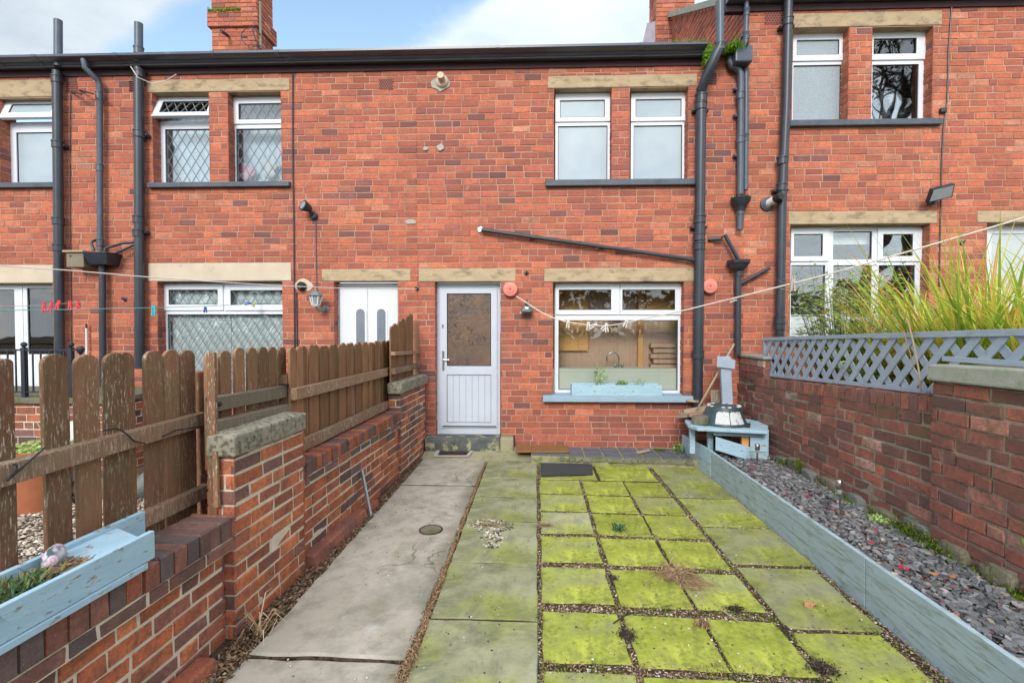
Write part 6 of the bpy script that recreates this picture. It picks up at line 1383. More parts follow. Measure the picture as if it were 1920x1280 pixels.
for i, (d, hd, hz, k_, lb) in enumerate(fst):
    m = MB(); cc_ = (2.655 if d > 3.3 else 2.61) - .008; block(m, cc_, d, .20 + hz * .75, .045, hd, hz, i)
    tag(m.build('footing_stone', MAT['greystone' if k_ == 'g' else 'stone'], smooth=True, auto=50), lb, 'stone', 'rubble stones along the garden wall foot')
m = MB(); rr = random.Random(141)
def mossat(d, c, z, n, sd, sc, sz):
    for _ in range(n):
        dd = d + rr.gauss(0, sd); cc = c + rr.gauss(0, sc); zz = z + rr.gauss(0, sz); p = YD(min(cc, 2.665), dd, zz); a = rr.uniform(0, 6.28); L_ = rr.uniform(.006, .02); e = p + Vector((math.cos(a) * .008, math.sin(a) * .008, L_)); s = Vector((-math.sin(a), math.cos(a), 0)) * .005; m.face([p - s, p + s, e], (rr.random(), rr.random(), 0))
for d, c, z, n, sd, sc, sz in ((5.25, 2.60, .24, 300, .05, .02, .03), (4.95, 2.62, .30, 300, .05, .02, .03), (4.55, 2.62, .22, 350, .08, .02, .02), (4.2, 2.62, .22, 200, .05, .02, .015), (3.42, 2.60, .25, 1100, .10, .03, .025), (3.18, 2.58, .24, 700, .07, .03, .02), (2.82, 2.59, .22, 1300, .11, .025, .015), (2.5, 2.6, .215, 700, .08, .02, .012), (3.8, 2.60, .23, 200, .05, .02, .015)): mossat(d, c, z, n, sd, sc, sz)
tag(m.build('wall_foot_moss', MAT['footmoss']), kind='stuff')
m = MB()
for d0, d1 in ((3.0, 3.55), (2.35, 2.98), (3.6, 3.9), (4.1, 4.7)):
    for k in range(5):
        t = (k + .5) / 5; m.blob(YD(2.60, d0 + (d1 - d0) * t, .205), (.06, .09, .028), k + d0, .3, 2, -AL)
tag(m.build('moss_bed', MAT['moss'], smooth=True), kind='stuff')
m = tuft(YD(2.60, 2.62, .50), 26, .02, .04, .10, 'leafgreen', 143, None, .008, (.1, .5)); tag(m.build('wall_weed', MAT['leafgreen']), 'small green fern-like weed growing from the right wall', 'weed')
m = tuft(YD(2.56, 3.72, .22), 70, .03, .03, .06, 'leafgreen', 144, None, .010, (.4, .8)); tag(m.build('wall_weed', MAT['leafgreen']), 'bright green weed at the wall foot beyond the near stake light', 'weed')
m = tuft(YD(1.84, 6.3, .11), 70, .04, .04, .12, 'leafgreen', 145, None, .012, (.1, .6)); tag(m.build('wall_weed', MAT['leafgreen']), 'green weed at the house wall beside the end of the blue board', 'weed')
# ---------------------------------------------------------------- trellis
TC = 2.76
tr = thing('trellis', 'grey-blue diamond trellis along the top of the right garden wall', 'trellis', YD(TC, 4, 1.1))
def tb(x, yb): p = QC(x, yb, TC); d = toYD(p)[1]; return d, p.z
dA = dOf(1434, TC); dB = dOf(1748, TC); dN = 2.2
zt = lambda d: 1.640 - .0285 * (d - 2.6); zb1 = lambda d: QC(1434, 704, TC).z + (QC(1746, 738, TC).z - QC(1434, 704, TC).z) * (d - dA) / (dB - dA)
zb = lambda d: zb1(d) if d > dB else 1.435
def tbar(d0, z0, d1, z1, w, th, c, nm):
    m = MB(); m.bar(YD(c, d0, z0), YD(c, d1, z1), th, w, up=(0, 0, 1)); return m.build(nm, MAT['trellis'], tr, bevel=.002)
tbar(dN - .3, zt(dN - .3), dOf(1640, TC), zt(dOf(1640, TC)), .042, .05, TC, 'top_rail'); tbar(dOf(1646, TC), zt(dOf(1646, TC)) + .004, dA, zt(dA) - .004, .036, .045, TC, 'top_rail')
tbar(dB, zb(dB + .01) + .015, dA, zb(dA) + .015, .034, .035, TC, 'bottom_rail'); tbar(dN - .3, 1.455, dOf(1770, TC), 1.452, .034, .035, TC, 'bottom_rail')
m = MB(); m.bar(YD(TC, dA, zb(dA)), YD(TC, dA, zt(dA)), .03, .034); m.build('end_post', MAT['trellis'], tr)
sp = .172; d = dN - 1.2; k = 0
def clipslat(d0, sgn, c):
    """slat starting at the bottom at d0 going up towards d0+sgn*L; clipped to the frame"""
    pts = []
    n = 60
    for i in range(n + 1):
        t = i / n * .75; dd = d0 + sgn * t * .92; zz = .98 + t * 1.0
        if dN - .3 < dd < dA and zb(dd) + .01 < zz < zt(dd) - .005: pts.append((dd, zz))
    if len(pts) < 3: return
    a, b = pts[0], pts[-1]; m = MB(); m.bar(YD(c, a[0], a[1]), YD(c, b[0], b[1]), .008, .054, up=(0, .0, 1) if False else (CA * 0, 0, 1)); m.build('slat', MAT['trellis'], tr)
d = dN - .9
while d < dA + .65:
    clipslat(d, 1, TC + .003); clipslat(d + .03, -1, TC - .009); d += sp
# ---------------------------------------------------------------- raised garden behind, grasses and shrub
m = MB(); m.ybox(2.86, 9.5, 1.0, 6.40, -.04, .78); tag(m.build('raised_garden', MAT['earth']), kind='structure')
def grass(center, n, spread, L0, L1, seed, rng, lean=.9, wid=.006, segs=6):
    m = MB(); rr = random.Random(seed)
    for _ in range(n):
        a = rr.uniform(0, 2 * PI); q = spread * math.sqrt(rr.random()); p = center + Vector((q * math.cos(a), q * math.sin(a), 0)); b = a + rr.gauss(0, .8); L_ = rr.uniform(L0, L1); o = rr.uniform(.08, lean); w = wid * rr.uniform(.6, 1.3)
        dv = Vector((math.cos(b) * o, math.sin(b) * o, 1)).normalized(); s = Vector((-math.sin(b), math.cos(b), 0)); pts = [p]; st = L_ / segs; g = rr.uniform(.08, .52)
        for k in range(segs):
            pts.append(pts[-1] + dv * st); dv = (dv + Vector((math.cos(b) * g * .75, math.sin(b) * g * .75, -g * (.04 + k * .24)))).normalized()
        if any((lambda cd, z: cd[0] < 2.82 and z < 1.75 + .3 * (2.82 - cd[0]))(toYD(p_), p_.z) for p_ in pts): continue
        c0 = rng[0] + (rng[1] - rng[0]) * min(1, max(0, rr.gauss(.5, .28))); br = rr.random()
        for k in range(segs):
            w0 = w * (1 - (k / segs) ** 2); w1 = w * (1 - ((k + 1) / segs) ** 2)
            col = (min(1, max(0, c0) + .10 * k / segs * 2), br, 0)
            if k == segs - 1: m.face([pts[k] - s * w0, pts[k] + s * w0, pts[k + 1]], col)
            else: m.face([pts[k] - s * w0, pts[k] + s * w0, pts[k + 1] + s * w1, pts[k + 1] - s * w1], col)
    return m
gc = YD(3.42, 3.95, .78); m = grass(gc, 4600, .36, 1.0, 1.95, 151, (-.08, .98), wid=.012, lean=1.15); tag(m.build('ornamental_grass', MAT['blade'], loc=gc), 'tall yellow and orange ornamental grass clump in front of the six-light window', 'grass clump', 'ornamental grasses behind the trellis')
gc = YD(3.50, 3.15, .78); m = grass(gc, 4600, .44, .95, 1.8, 152, (-.1, .86), wid=.012, lean=1.15); tag(m.build('ornamental_grass', MAT['blade'], loc=gc), 'greener ornamental grass clump at the right edge before the white door', 'grass clump', 'ornamental grasses behind the trellis')
gc = YD(3.25, 4.75, .78); m = grass(gc, 1500, .30, .85, 1.5, 153, (.1, 1.0), wid=.010, lean=1.1); tag(m.build('ornamental_grass', MAT['blade'], loc=gc), 'thin straw-coloured grass clump between shrub and tall grasses', 'grass clump', 'ornamental grasses behind the trellis')
m = MB(); q = [QC(x, y, 2.70) for x, y in ((1702, 600), (1712, 640), (1722, 690), (1727, 735))]; m.tube(q, .006, 6); q = [QC(x, y, 2.71) for x, y in ((1694, 620), (1706, 660), (1716, 700))]; m.tube(q, .004, 6)
tag(m.build('dead_stem', MAT['stick']), 'pale dead stem hanging in front of the trellis', 'stem')
def shrub(center, n, spread, h, seed, label, rng):
    f = thing('shrub', label, 'shrub', center); m = MB(); ms = MB(); rr = random.Random(seed)
    for _ in range(n):
        a = rr.uniform(0, 6.28); q = spread * math.sqrt(rr.random()); p = center + Vector((q * math.cos(a) * .3, q * math.sin(a) * .3, 0)); e = center + Vector((q * math.cos(a), q * math.sin(a), h * rr.uniform(.45, 1))); md = (p + e) / 2 + Vector((0, 0, .08)); ms.tube([p, md, e], [.004, .003, .001], 5)
        for k in range(rr.randint(26, 42)):
            t = rr.uniform(.3, 1); b = p.lerp(md, t * 2) if t < .5 else md.lerp(e, t * 2 - 1); an = rr.uniform(0, 6.28); L_ = rr.uniform(.045, .10); dv = Vector((math.cos(an), math.sin(an), rr.uniform(-.4, .5))).normalized(); s = dv.cross(Vector((0, 0, 1))).normalized() * L_ * .17 + Vector((0, 0, rr.uniform(-.005, .005))); b = b + dv * rr.uniform(0, .07)
            m.face([b, b + dv * L_ * .45 + s, b + dv * L_, b + dv * L_ * .45 - s], (rng[0] + rr.random() * (rng[1] - rng[0]), rr.random(), 0))
    ms.build('stem', MAT['bark'], f); m.build('foliage', MAT['leafgreen'], f); return f
shrub(YD(3.25, 5.25, .78), 120, .55, 1.62, 161, 'loose fine-leaved green shrub behind the far part of the trellis', (.25, .9))
shrub(YD(3.05, 4.5, .78), 45, .34, .72, 162, 'low green shrub seen through the middle of the trellis', (.1, .8))
shrub(YD(3.0, 3.5, .78), 30, .3, .55, 163, 'low dark shrub seen through the near trellis', (.0, .6))
m = MB(); rr = random.Random(7)
c0 = QC(1545, 585, 3.1)
for k in range(8):
    a = k * .8; m.face([c0, c0 + Vector((math.cos(a) * .03, .004, math.sin(a) * .03)), c0 + Vector((math.cos(a + .8) * .03, -.004, math.sin(a + .8) * .03))])
tag(m.build('red_flower', MAT['redleaf'], loc=c0), 'single red flower on the shrub before the six-light window', 'flower')

# ================================================================ CORNER BENCH AND ITS CLUTTER
cb = thing('corner_bench', 'broken pale blue wooden corner bench at the end of the slate bed', 'bench', YD(2.25, 5.8, .2))
zt_b = .555
def arcpts(x0, x1): return None
T = [G(x, y, zt_b) for x, y in ((1336, 803), (1440, 808), (1440, 793), (1398, 784), (1360, 776), (1318, 776), (1292, 780), (1284, 788), (1290, 796), (1308, 802))]
cT = sum(T, Vector()) / len(T); TI = [cT + (p - cT) * .66 for p in T]; nT = len(T); dn = Vector((0, 0, .035))
m = MB(); m.mesh(T + TI + [p - dn for p in T] + [p - dn for p in TI], [(i, (i + 1) % nT, nT + (i + 1) % nT, nT + i) for i in range(nT)] + [(2 * nT + i, 3 * nT + i, 3 * nT + (i + 1) % nT, 2 * nT + (i + 1) % nT) for i in range(nT)] + [(i, 2 * nT + i, 2 * nT + (i + 1) % nT, (i + 1) % nT) for i in range(nT)] + [(nT + i, nT + (i + 1) % nT, 3 * nT + (i + 1) % nT, 3 * nT + i) for i in range(nT)]); m.build('bench_top', MAT['blue_wood'], cb, bevel=.006, normals=True)
m = MB(); m.prism([p - Vector((0, 0, .05)) for p in [cT + (q_ - cT) * .665 for q_ in T]], (0, 0, .04)); m.build('bench_fill', MAT['soil'], cb)
F0, F1 = G(1338, 806, zt_b - .04), G(1440, 810, zt_b - .04)
def panel(a, b, z0, z1, th, nm, mat='blue_wood', tilt=0):
    dv = (b - a).normalized(); nrm = Vector((dv.y, -dv.x, 0)) * th; m = MB()
    m.hexa([Vector((a.x, a.y, z0)), Vector((b.x, b.y, z0 - tilt)), Vector((b.x, b.y, z0 - tilt)) - nrm, Vector((a.x, a.y, z0)) - nrm, Vector((a.x, a.y, z1)), Vector((b.x, b.y, z1 - tilt)), Vector((b.x, b.y, z1 - tilt)) - nrm, Vector((a.x, a.y, z1)) - nrm]); return m.build(nm, MAT[mat], cb, bevel=.004)
panel(F0, F1, .455, .518, .022, 'front_rail'); panel(F0.lerp(F1, .68), F1, .29, .452, .02, 'side_panel'); panel(F0.lerp(F1, .66), F1, .20, .285, .02, 'side_panel', 'sage_wood')
panel(F0 + Vector((.005, -.05, 0)), F0.lerp(F1, .64) + Vector((0, -.06, 0)), .30, .45, .02, 'loose_board', tilt=.10)
for (x, y) in ((1333, 800), (1299, 800), (1437, 806), (1405, 795)):
    p = G(x, y, zt_b - .04); m = MB(); m.box(p.x - .03, p.x + .03, p.y + .0, p.y + .05, .2, zt_b - .037); m.build('leg', MAT['blue_wood'], cb, bevel=.004)
m = MB(); p = F0.lerp(F1, .6); m.box(p.x - .02, p.x + .06, p.y + .05, p.y + .09, .33, .45); m.build('block', MAT['kitchen_wood'], cb, bevel=.004)
# upturned tub
tc = G(1368, 799, zt_b + .001); tc = tc + Vector((0, .18, 0))
tub = thing('plastic_tub', 'upturned dark teal plastic tub with a torn white label', 'tub', tc)
m = MB(); m.lathe(tc, [(.275, 0), (.272, .012), (.258, .014), (.180, .205), (.165, .212), (.14, .205), (0.01, .20)], 36); m.build('tub_body', MAT['teal_plastic'], tub, smooth=True, auto=35)
m = MB(); rr = random.Random(12)
for (a0, a1) in ((-2.30, -1.66), (-1.62, -.92)):
    n = 6
    for i in range(n):
        b0 = a0 + (a1 - a0) * i / n; b1 = a0 + (a1 - a0) * (i + 1) / n
        def sp_(an, t): r = .2595 + (.1815 - .2595) * t; return tc + Vector((r * math.cos(an), r * math.sin(an), .014 + .191 * t))
        h0, h1 = (.78 if i else .70), .80 - (i % 3) * .02
        m.face([sp_(b0, .08), sp_(b1, .08), sp_(b1, h1), sp_(b0, h0)])
m.build('label', MAT['labelpaper'], tub)
m = MB()
for i in range(16):
    a = i * 2 * PI / 16; p = tc + Vector((.172 * math.cos(a), .172 * math.sin(a), .212)); 
    if i % 3 != 1: m = MB(); m.box(p.x - .018, p.x + .018, p.y - .01, p.y + .01, p.z - .004, p.z + .006); m.build('rim_tab', MAT['white_paint'], tub)
# stone and wood pile
pile = [(1312, 778, .22, .13, .024, 'greywood'), (1322, 788, .12, .08, .060, 'stone'), (1300, 782, .10, .06, .018, 'stick'), (1330, 780, .19, .12, .024, 'bedbrick'), (1348, 770, .20, .08, .024, 'greywood'), (1316, 790, .07, .05, .012, 'rust'), (1292, 777, .09, .06, .014, 'stick'), (1335, 776, .09, .07, .045, 'stone')]
pl_l = ['grey flat slate on the pile behind the tub', 'yellowish broken stone at the front of the pile', 'thin pale slab low on the left of the pile', 'reddish flat tile on top of the pile', 'brown wood slab at the back of the pile', 'small rusty scrap lying on the bench top', 'pale thin flake at the far left of the pile', 'broken yellow stone tucked against the tub']
for i, (x, y, sx, sy, sz, mt) in enumerate(pile):
    p = G(x, y, zt_b + sz + .008 + .055 * (i == 3) + .03 * (i == 4)); m = MB(); rr = random.Random(200 + i); n = 9; pts = [p + Vector((sx * math.cos(2 * PI * k / n) * rr.uniform(.7, 1.15), .12 + sy * math.sin(2 * PI * k / n) * rr.uniform(.7, 1.15), -sz + rr.uniform(-.006, .006))) for k in range(n)]
    m.prism(pts, (rr.uniform(-.01, .01), 0, sz * 1.6)); tag(m.build('rubble_piece', MAT[mt], bevel=.005, normals=True), pl_l[i], 'rubble', 'rubble piled on the corner bench')
more = [(1296, 779, .15, .08, .018, 'greywood', 'pale grey flake low on the left of the rubble heap'), (1314, 774, .20, .10, .022, 'stick', 'long pale slab halfway up the rubble heap'), (1330, 768, .21, .09, .024, 'bedbrick', 'long pinkish slate lying high on the rubble heap'), (1318, 763, .16, .08, .02, 'stone', 'yellowish flat stone at the back of the rubble heap'), (1348, 765, .18, .07, .022, 'greywood', 'grey slate on the heap just behind the tub'), (1304, 769, .13, .07, .02, 'stick', 'small pale flake at the back left of the heap')]
for i, (x, y, sx_, sy_, sz, mt, lb_) in enumerate(more):
    h_ = .03 + .026 * i; p = G(x, y + 9, zt_b) + Vector((0, .10, h_)); m = MB(); rr = random.Random(230 + i); n = 8; tx_, ty_ = rr.uniform(-.25, .25), rr.uniform(-.2, .25); pts = []
    for k in range(n):
        a_ = 2 * PI * k / n; dx_, dy_ = sx_ * math.cos(a_) * rr.uniform(.7, 1.2), sy_ * math.sin(a_) * rr.uniform(.7, 1.2); pts.append(p + Vector((dx_, dy_, dx_ * tx_ + dy_ * ty_)))
    m.prism(pts, (rr.uniform(-.01, .01), 0, sz * 1.4)); tag(m.build('rubble_piece', MAT[mt], bevel=.005, normals=True), lb_, 'rubble', 'rubble piled on the corner bench')
# post, pole, slatted scrap
po = thing('wooden_post', 'grey-blue wooden post with a cross board standing in the corner', 'post', P(1360, 770, -.42))
m = MB(); b = P(1366, 764, -.42); t = P(1359, 668, -.40); m.bar(b - Vector((0, 0, .25)), t, .125, .05, up=(0, 1, 0)); m.build('upright', MAT['trellis'], po, bevel=.005)
m = MB(); m.hexa([P(1344, 688, -.46), P(1378, 692, -.46), P(1378, 692, -.42), P(1344, 688, -.42), P(1345, 667, -.46), P(1379, 675, -.46), P(1379, 675, -.42), P(1345, 667, -.42)]); m.build('cross_board', MAT['trellis'], po, bevel=.004)
a = P(1307, 768, -.45); b = P(1376, 645, -.20); m = MB(); m.tube([a, a.lerp(b, .5) + Vector((.004, 0, .004)), b], .014, 10); tag(m.build('pole', MAT['stick'], smooth=True), 'thin pale wooden pole leaning across the house corner', 'pole')
m = MB()
for i in range(4):
    x = 1332.5 + i * 4.8; m.hexa([P(x + 1, 757, -.30), P(x + 5, 756, -.30), P(x + 5, 756, -.28), P(x + 1, 757, -.28), P(x - .3, 731, -.22), P(x + 3.7, 730, -.22), P(x + 3.7, 730, -.20), P(x - .3, 731, -.20)])
m.bar(P(1333, 755, -.305), P(1352, 750, -.305), .02, .02); m.bar(P(1333, 800, -.30), P(1352, 799, -.30), .03, .03); m.hexa([P(1335, 800, -.31), P(1350, 800, -.31), P(1350, 800, -.29), P(1335, 800, -.29), P(1334, 754, -.31), P(1351, 752, -.31), P(1351, 752, -.29), P(1334, 754, -.29)]); tag(m.build('slatted_scrap', MAT['greywood']), 'small piece of grooved grey decking leaning behind the blue post', 'board')
# window box on the kitchen sill
wx = RECT(1072, 717, 1242, 739, -.10); wz = RECT(1018, 741, 1302, 754, -.10)[3] - .010
wb = thing('window_box', 'pale blue wooden window box on the kitchen window sill', 'window box', ((wx[0] + wx[1]) / 2, -.02, wz))
y0, y1 = -.095, .075
for (a, b, c, d, nm) in ((wx[0], wx[1], y0, y0 + .018, 'front_board'), (wx[0], wx[1], y1 - .018, y1, 'back_board'), (wx[0], wx[0] + .018, y0 + .019, y1 - .019, 'end_board'), (wx[1] - .018, wx[1], y0 + .019, y1 - .019, 'end_board')):
    m = MB(); m.box(a, b, c, d, wz, wz + .145 + (.01 if nm == 'back_board' else 0)); m.build(nm, MAT['blue_wood'], wb, bevel=.003)
m = MB(); m.box(wx[0] + .019, wx[1] - .019, y0 + .019, y1 - .019, wz, wz + .12); m.build('compost', MAT['soil'], wb)
def atbox(x): return Vector((P(x, 720, 0).x, -.01, wz + .12))
p = atbox(1121); m = MB(); B = lambda x, y: P(x, y, -.01)
m.tube([p, B(1120, 690), B(1112, 672), B(1101, 655), B(1093, 646)], [.006, .005, .004, .003, .002], 6); m.tube([B(1103, 658), B(1095, 662)], .003, 5); m.tube([p, B(1119, 670), B(1119.5, 636)], [.005, .003, .002], 6); m.tube([B(1112, 690), B(1103, 684)], .004, 5)
tw = thing('potted_plant', 'bare branching twigs with a few green leaves in the window box', 'plant', p); m.build('stem', MAT['stick'], tw)
m = MB(); rr = random.Random(5)
for k in range(34):
    q = B(rr.gauss(1124, 5), rr.gauss(703, 6)); a = rr.uniform(0, 6.28); L_ = .045; dv = Vector((math.cos(a), rr.uniform(-.5, .5), math.sin(a))).normalized() * L_; s = Vector((-dv.z, 0, dv.x)) * .3; m.face([q, q + dv * .5 + s, q + dv, q + dv * .5 - s], (rr.random() * .6, rr.random(), 0))
m.build('foliage', MAT['leafgreen'], tw)
p = atbox(1166); m = tuft(p, 90, .03, .06, .15, 'leafgreen', 171, Vector((.03, 0, 0)), .004, (.1, .6), .8); tag(m.build('plant_tuft', MAT['leafgreen'], loc=p), 'bright green grassy tuft in the window box', 'plant')
p = atbox(1199); m = tuft(p, 14, .03, .08, .17, 'leafgreen', 172, Vector((.05, 0, 0)), .003, (.0, .3), .3); tag(m.build('plant_tuft', MAT['leafgreen'], loc=p), 'few thin dark green shoots at the right of the window box', 'plant')

# ================================================================ LEFT NEIGHBOUR'S GARDEN
m = MB(); m.hexa([YD(-9, .4, -.04), YD(-1.96, .4, -.04), YD(-1.96, 6.46, -.04), YD(-9, 6.46, -.04), YD(-9, .4, -.012), YD(-1.96, .4, -.012), YD(-1.96, 6.46, -.012), YD(-9, 6.46, -.012)]); tag(m.build('gravel_bed', MAT['earth']), kind='structure')
def ngs(rr):
    d = 2.2 + 2.35 * rr.random(); return rr.uniform(-5.6, -1.98), d
pebbles('beige_gravel', 'gravel', 12500, ngs, .010, .021, lambda r, c, d: r.uniform(-.008, .008), 181, .6)
# rockery edge
rr = random.Random(183)
rk = [(-3.9, 4.95, .22, .12), (-3.55, 5.0, .20, .16), (-3.2, 5.0, .20, .13), (-2.9, 5.05, .17, .15), (-4.3, 5.0, .22, .15), (-2.6, 5.1, .15, .12), (-2.3, 5.1, .16, .14), (-4.75, 5.0, .24, .17)]
rkl = ['yellowish rockery stone third from the left behind the near pickets', 'large grey rockery stone behind the near fence', 'mid-grey rockery stone right of the large one', 'mossy rockery stone behind the wide picket pair', 'broad dark rockery stone second from the left', 'small rockery stone second from the right behind the near fence', 'small mossy rockery stone, rightmost behind the near fence', 'big rockery stone at the left frame edge']
for i, (c, d, s, h) in enumerate(rk):
    m = MB(); m.blob(YD(c - .9, d - .42, h * .7), (s, s * .7, h), i + 11, .35, 3, rr.uniform(0, 3)); tag(m.build('rockery_stone', MAT[('stone', 'greystone')[i % 2]], smooth=True), rkl[i], 'stone', 'rockery stones edging the neighbour bed')
# low brick terrace wall with railing
tw_ = thing('brick_wall', 'low dark brick terrace wall with stone coping under the black railing', 'wall', (-5.9, -1.1, 0))
m = MB(); x0, x1 = -9.0, -4.75; zc = P(80, 745, -1.15).z
bricks(m, lambda u, v, w: (u, -1.15 - w, v), x0, x1, -.03, zc - .07, rnd=rr, pick=pick_yard(.25)); mortar(m, lambda u, v, w: (u, -1.15 - w, v), x0, x1, -.03, zc - .07)
bricks(m, lambda u, v, w: (x1 + w, u, v), -1.15, -.02, -.03, zc - .07, rnd=rr, pick=pick_yard(.25)); mortar(m, lambda u, v, w: (x1 + w, u, v), -1.15, -.02, -.03, zc - .07); m.build('wall_run', [MAT['brick_yard'], MAT['mortar_yard']], tw_)
m = MB(); m.box(x0, x1 + .03, -1.20, -.02, zc - .068, zc); m.build('coping', MAT['stone'], tw_, bevel=.012)
ra = thing('railing', 'black metal railing with round bars before the patio doors', 'railing', P(45, 740, -1.12))
Yr = -1.12; zr = P(80, 656, Yr).z; zl = zc + .06
m = MB(); m.bar((-9, Yr, zr), (P(148, 650, Yr).x, Yr, zr), .03, .02); m.build('top_rail', MAT['railing'], ra)
m = MB(); m.bar((-9, Yr, zl), (P(140, 650, Yr).x, Yr, zl), .03, .014); m.build('bottom_rail', MAT['railing'], ra)
for x in (45, 133): 
    p = P(x, 650, Yr); m = MB(); m.box(p.x - .022, p.x + .022, Yr - .022, Yr + .022, zc - .3, zr + .03); m.lathe((p.x, Yr, zr + .03), [(.012, 0), (.03, .02), (.03, .045), (.012, .062)], 12); m.build('post', MAT['railing'], ra)
for x in (-34, -18, -2, 14, 29, 61, 76, 92, 107, 120):
    p = P(x, 650, Yr); m = MB(); m.tube([(p.x, Yr, zl), (p.x, Yr, zr)], .009, 8); m.build('bar', MAT['railing'], ra)
m = MB(); p = P(151, 655, Yr); m.lathe(p, [(.02, -.05), (.035, -.02), (.04, .01), (.02, .04)], 12); m.tube([(p.x, Yr, zc), (p.x, Yr, p.z)], .012, 8); tag(m.build('finial', MAT['railing']), 'small black ball-topped bar end beside the railing', 'finial')
# pot
pc = QC(150, 845, -2.0); pc = YD(-4.62, 4.25, .0); pp = thing('plant_pot', 'wide terracotta pot with bright green plants behind the near fence', 'plant pot', pc)
zr_ = LP(150, 838, (pc.x - 1, pc.y), (pc.x + 1, pc.y)).z
m = MB(); m.lathe(pc, [(.20, 0), (.27, zr_ - .07), (.30, zr_ - .068), (.31, zr_), (.285, zr_), (.27, zr_ - .05)], 28); m.build('pot_body', MAT['terracotta'], pp, smooth=True, auto=35)
m = MB(); rr = random.Random(186)
for k in range(420):
    a = rr.uniform(0, 6.28); q = .27 * math.sqrt(rr.random()); p = pc + Vector((q * math.cos(a), q * math.sin(a), zr_ - .03 + rr.uniform(0, .06))); b = rr.uniform(0, 6.28); s = rr.uniform(.012, .03); m.face([p + Vector((s * math.cos(b + t), s * math.sin(b + t), rr.uniform(-.012, .014))) for t in (0, 1.57, 3.14, 4.71)], (rr.uniform(.5, .85), rr.random(), 0))
m.build('foliage', MAT['leafgreen'], pp)
m = MB(); m.tube([pc + Vector((.1, 0, zr_ - .03)), pc + Vector((.06, .02, zr_ + .1)), pc + Vector((-.02, .03, zr_ + .22))], .006, 6); m.tube([pc + Vector((.07, .01, zr_ + .05)), pc + Vector((.14, .02, zr_ + .16))], .005, 6); m.build('dry_twig', MAT['stick'], pp)
m = MB(); a = YD(-4.48, 4.5, 0); m.tube([a, a + Vector((0, 0, .76))], .045, 12); tag(m.build('white_tube', MAT['white_paint'], smooth=True, auto=40), 'short white upright tube between the second and third pickets', 'tube')
m = MB(); rr = random.Random(187); c0 = G(136, 1028, .02)
for k in range(10):
    a = k * .7; m.face([c0, c0 + Vector((math.cos(a) * .025, 0, math.sin(a) * .025)), c0 + Vector((math.cos(a + .5) * .025, .01, math.sin(a + .5) * .025))])
tag(m.build('purple_flower', MAT['peg_blue'], loc=c0), 'tiny blue-violet flower on the gravel behind the planter', 'flower')

# ================================================================ WASHING LINES
def line(pts, A, B, r, mat, label):
    q = [LP(x, y, A, B) for x, y in pts]; m = MB(); m.tube(q, r, 6); return tag(m.build('washing_line', MAT[mat]), label, 'washing line'), q
a0 = P(968, 553, -.10); A = (a0.x, a0.y); b0 = P(1920, 408, -3.15); B = (b0.x, b0.y)
ln, q = line([(968, 555), (985, 566), (1003, 578), (1020, 588), (1040, 597), (1066, 604), (1100, 609), (1135, 611), (1165, 607), (1200, 599), (1245, 590), (1290, 580), (1400, 553), (1530, 520), (1650, 487), (1760, 455), (1850, 429), (1920, 408), (2010, 381)], A, B, .0065, 'rope_w', 'white washing line sagging from the pink disc up to the right')
def peg(c, ax, mat, label, L_=.075, grp=None, spread=.012):
    """a sprung peg: two legs and a spring"""
    f = thing('clothes_peg', label, 'clothes peg', c, grp); ax = Vector(ax).normalized(); s = ax.cross(Vector((0, 1, 0)))
    s = s.normalized() if s.length > .01 else Vector((1, 0, 0))
    for sg in (-1, 1):
        m = MB(); m.bar(c - ax * L_ * .55 + s * sg * spread * 1.3, c + ax * L_ * .45 + s * sg * .006, (.018 if L_ > .105 else .013), .011, up=(0, 1, 0)); m.build('peg_leg', MAT[mat], f)
    m = MB(); m.tube([c - Vector((0, .008, 0)), c + Vector((0, .008, 0))], .006, 8); m.build('spring', MAT['steel'], f); return f
for x, y, ax, lb in ((1065, 606, (.1, 0, 1), 'wooden peg at the left end of the row before the kitchen window'), (1103, 610, (.05, 0, 1), 'wooden peg hanging upright, second along before the kitchen window'), (1113, 610, (1, 0, .5), 'wooden peg lying tilted, third along before the kitchen window'), (1134, 612, (.7, 0, .8), 'slanting wooden peg, fourth along before the kitchen window'), (1137, 613, (-.1, 0, 1), 'darker wooden peg hanging straight behind the slanting one'), (1174, 604, (.35, 0, 1), 'wooden peg at the right end of the row before the kitchen window')):
    peg(LP(x, y, A, B), ax, 'peg_wood2', lb, .10, 'wooden pegs before the kitchen window')
peg(LP(1487, 530, A, B), (.02, 0, 1), 'peg_wood', 'lone wooden peg on the line in front of the six-light window', .13)
peg(LP(1375, 562, A, B) + Vector((0, 0, 0)), (1, 0, .2), 'peg_wood', 'dull peg on the line by the short black downpipe', .07)
a0 = P(781, 542, -.05); b0 = P(0, 498, -3.0); line([(781, 542), (640, 540), (530, 536), (400, 528), (260, 518), (130, 507), (0, 498), (-140, 488)], (a0.x, a0.y), (b0.x, b0.y), .005, 'rope_w', 'white washing line running left from the hook by the white door')
a0 = P(470, 570, -.06); b0 = P(0, 582, -2.6); A2_, B2_ = (a0.x, a0.y), (b0.x, b0.y)
line([(530, 567), (470, 570), (385, 574), (288, 577), (140, 580), (0, 582), (-150, 584)], A2_, B2_, .0045, 'rope_g', 'green washing line across the left neighbour garden')
peg(LP(288, 581, A2_, B2_), (.05, 0, 1), 'peg_cyan', 'cyan peg hanging on the green washing line', .11)
peg(LP(385, 580, A2_, B2_), (.02, 0, 1), 'peg_blue', 'small blue peg on the green line before the leaded window', .07)
peg(LP(476, 571, A2_, B2_), (.5, 0, 1), 'peg_yellow', 'small yellow peg on the green line before the leaded window', .06)
peg(LP(465, 569, A2_, B2_), (1, 0, .1), 'peg_blue', 'blue peg lying along the green line beside the yellow peg', .08)
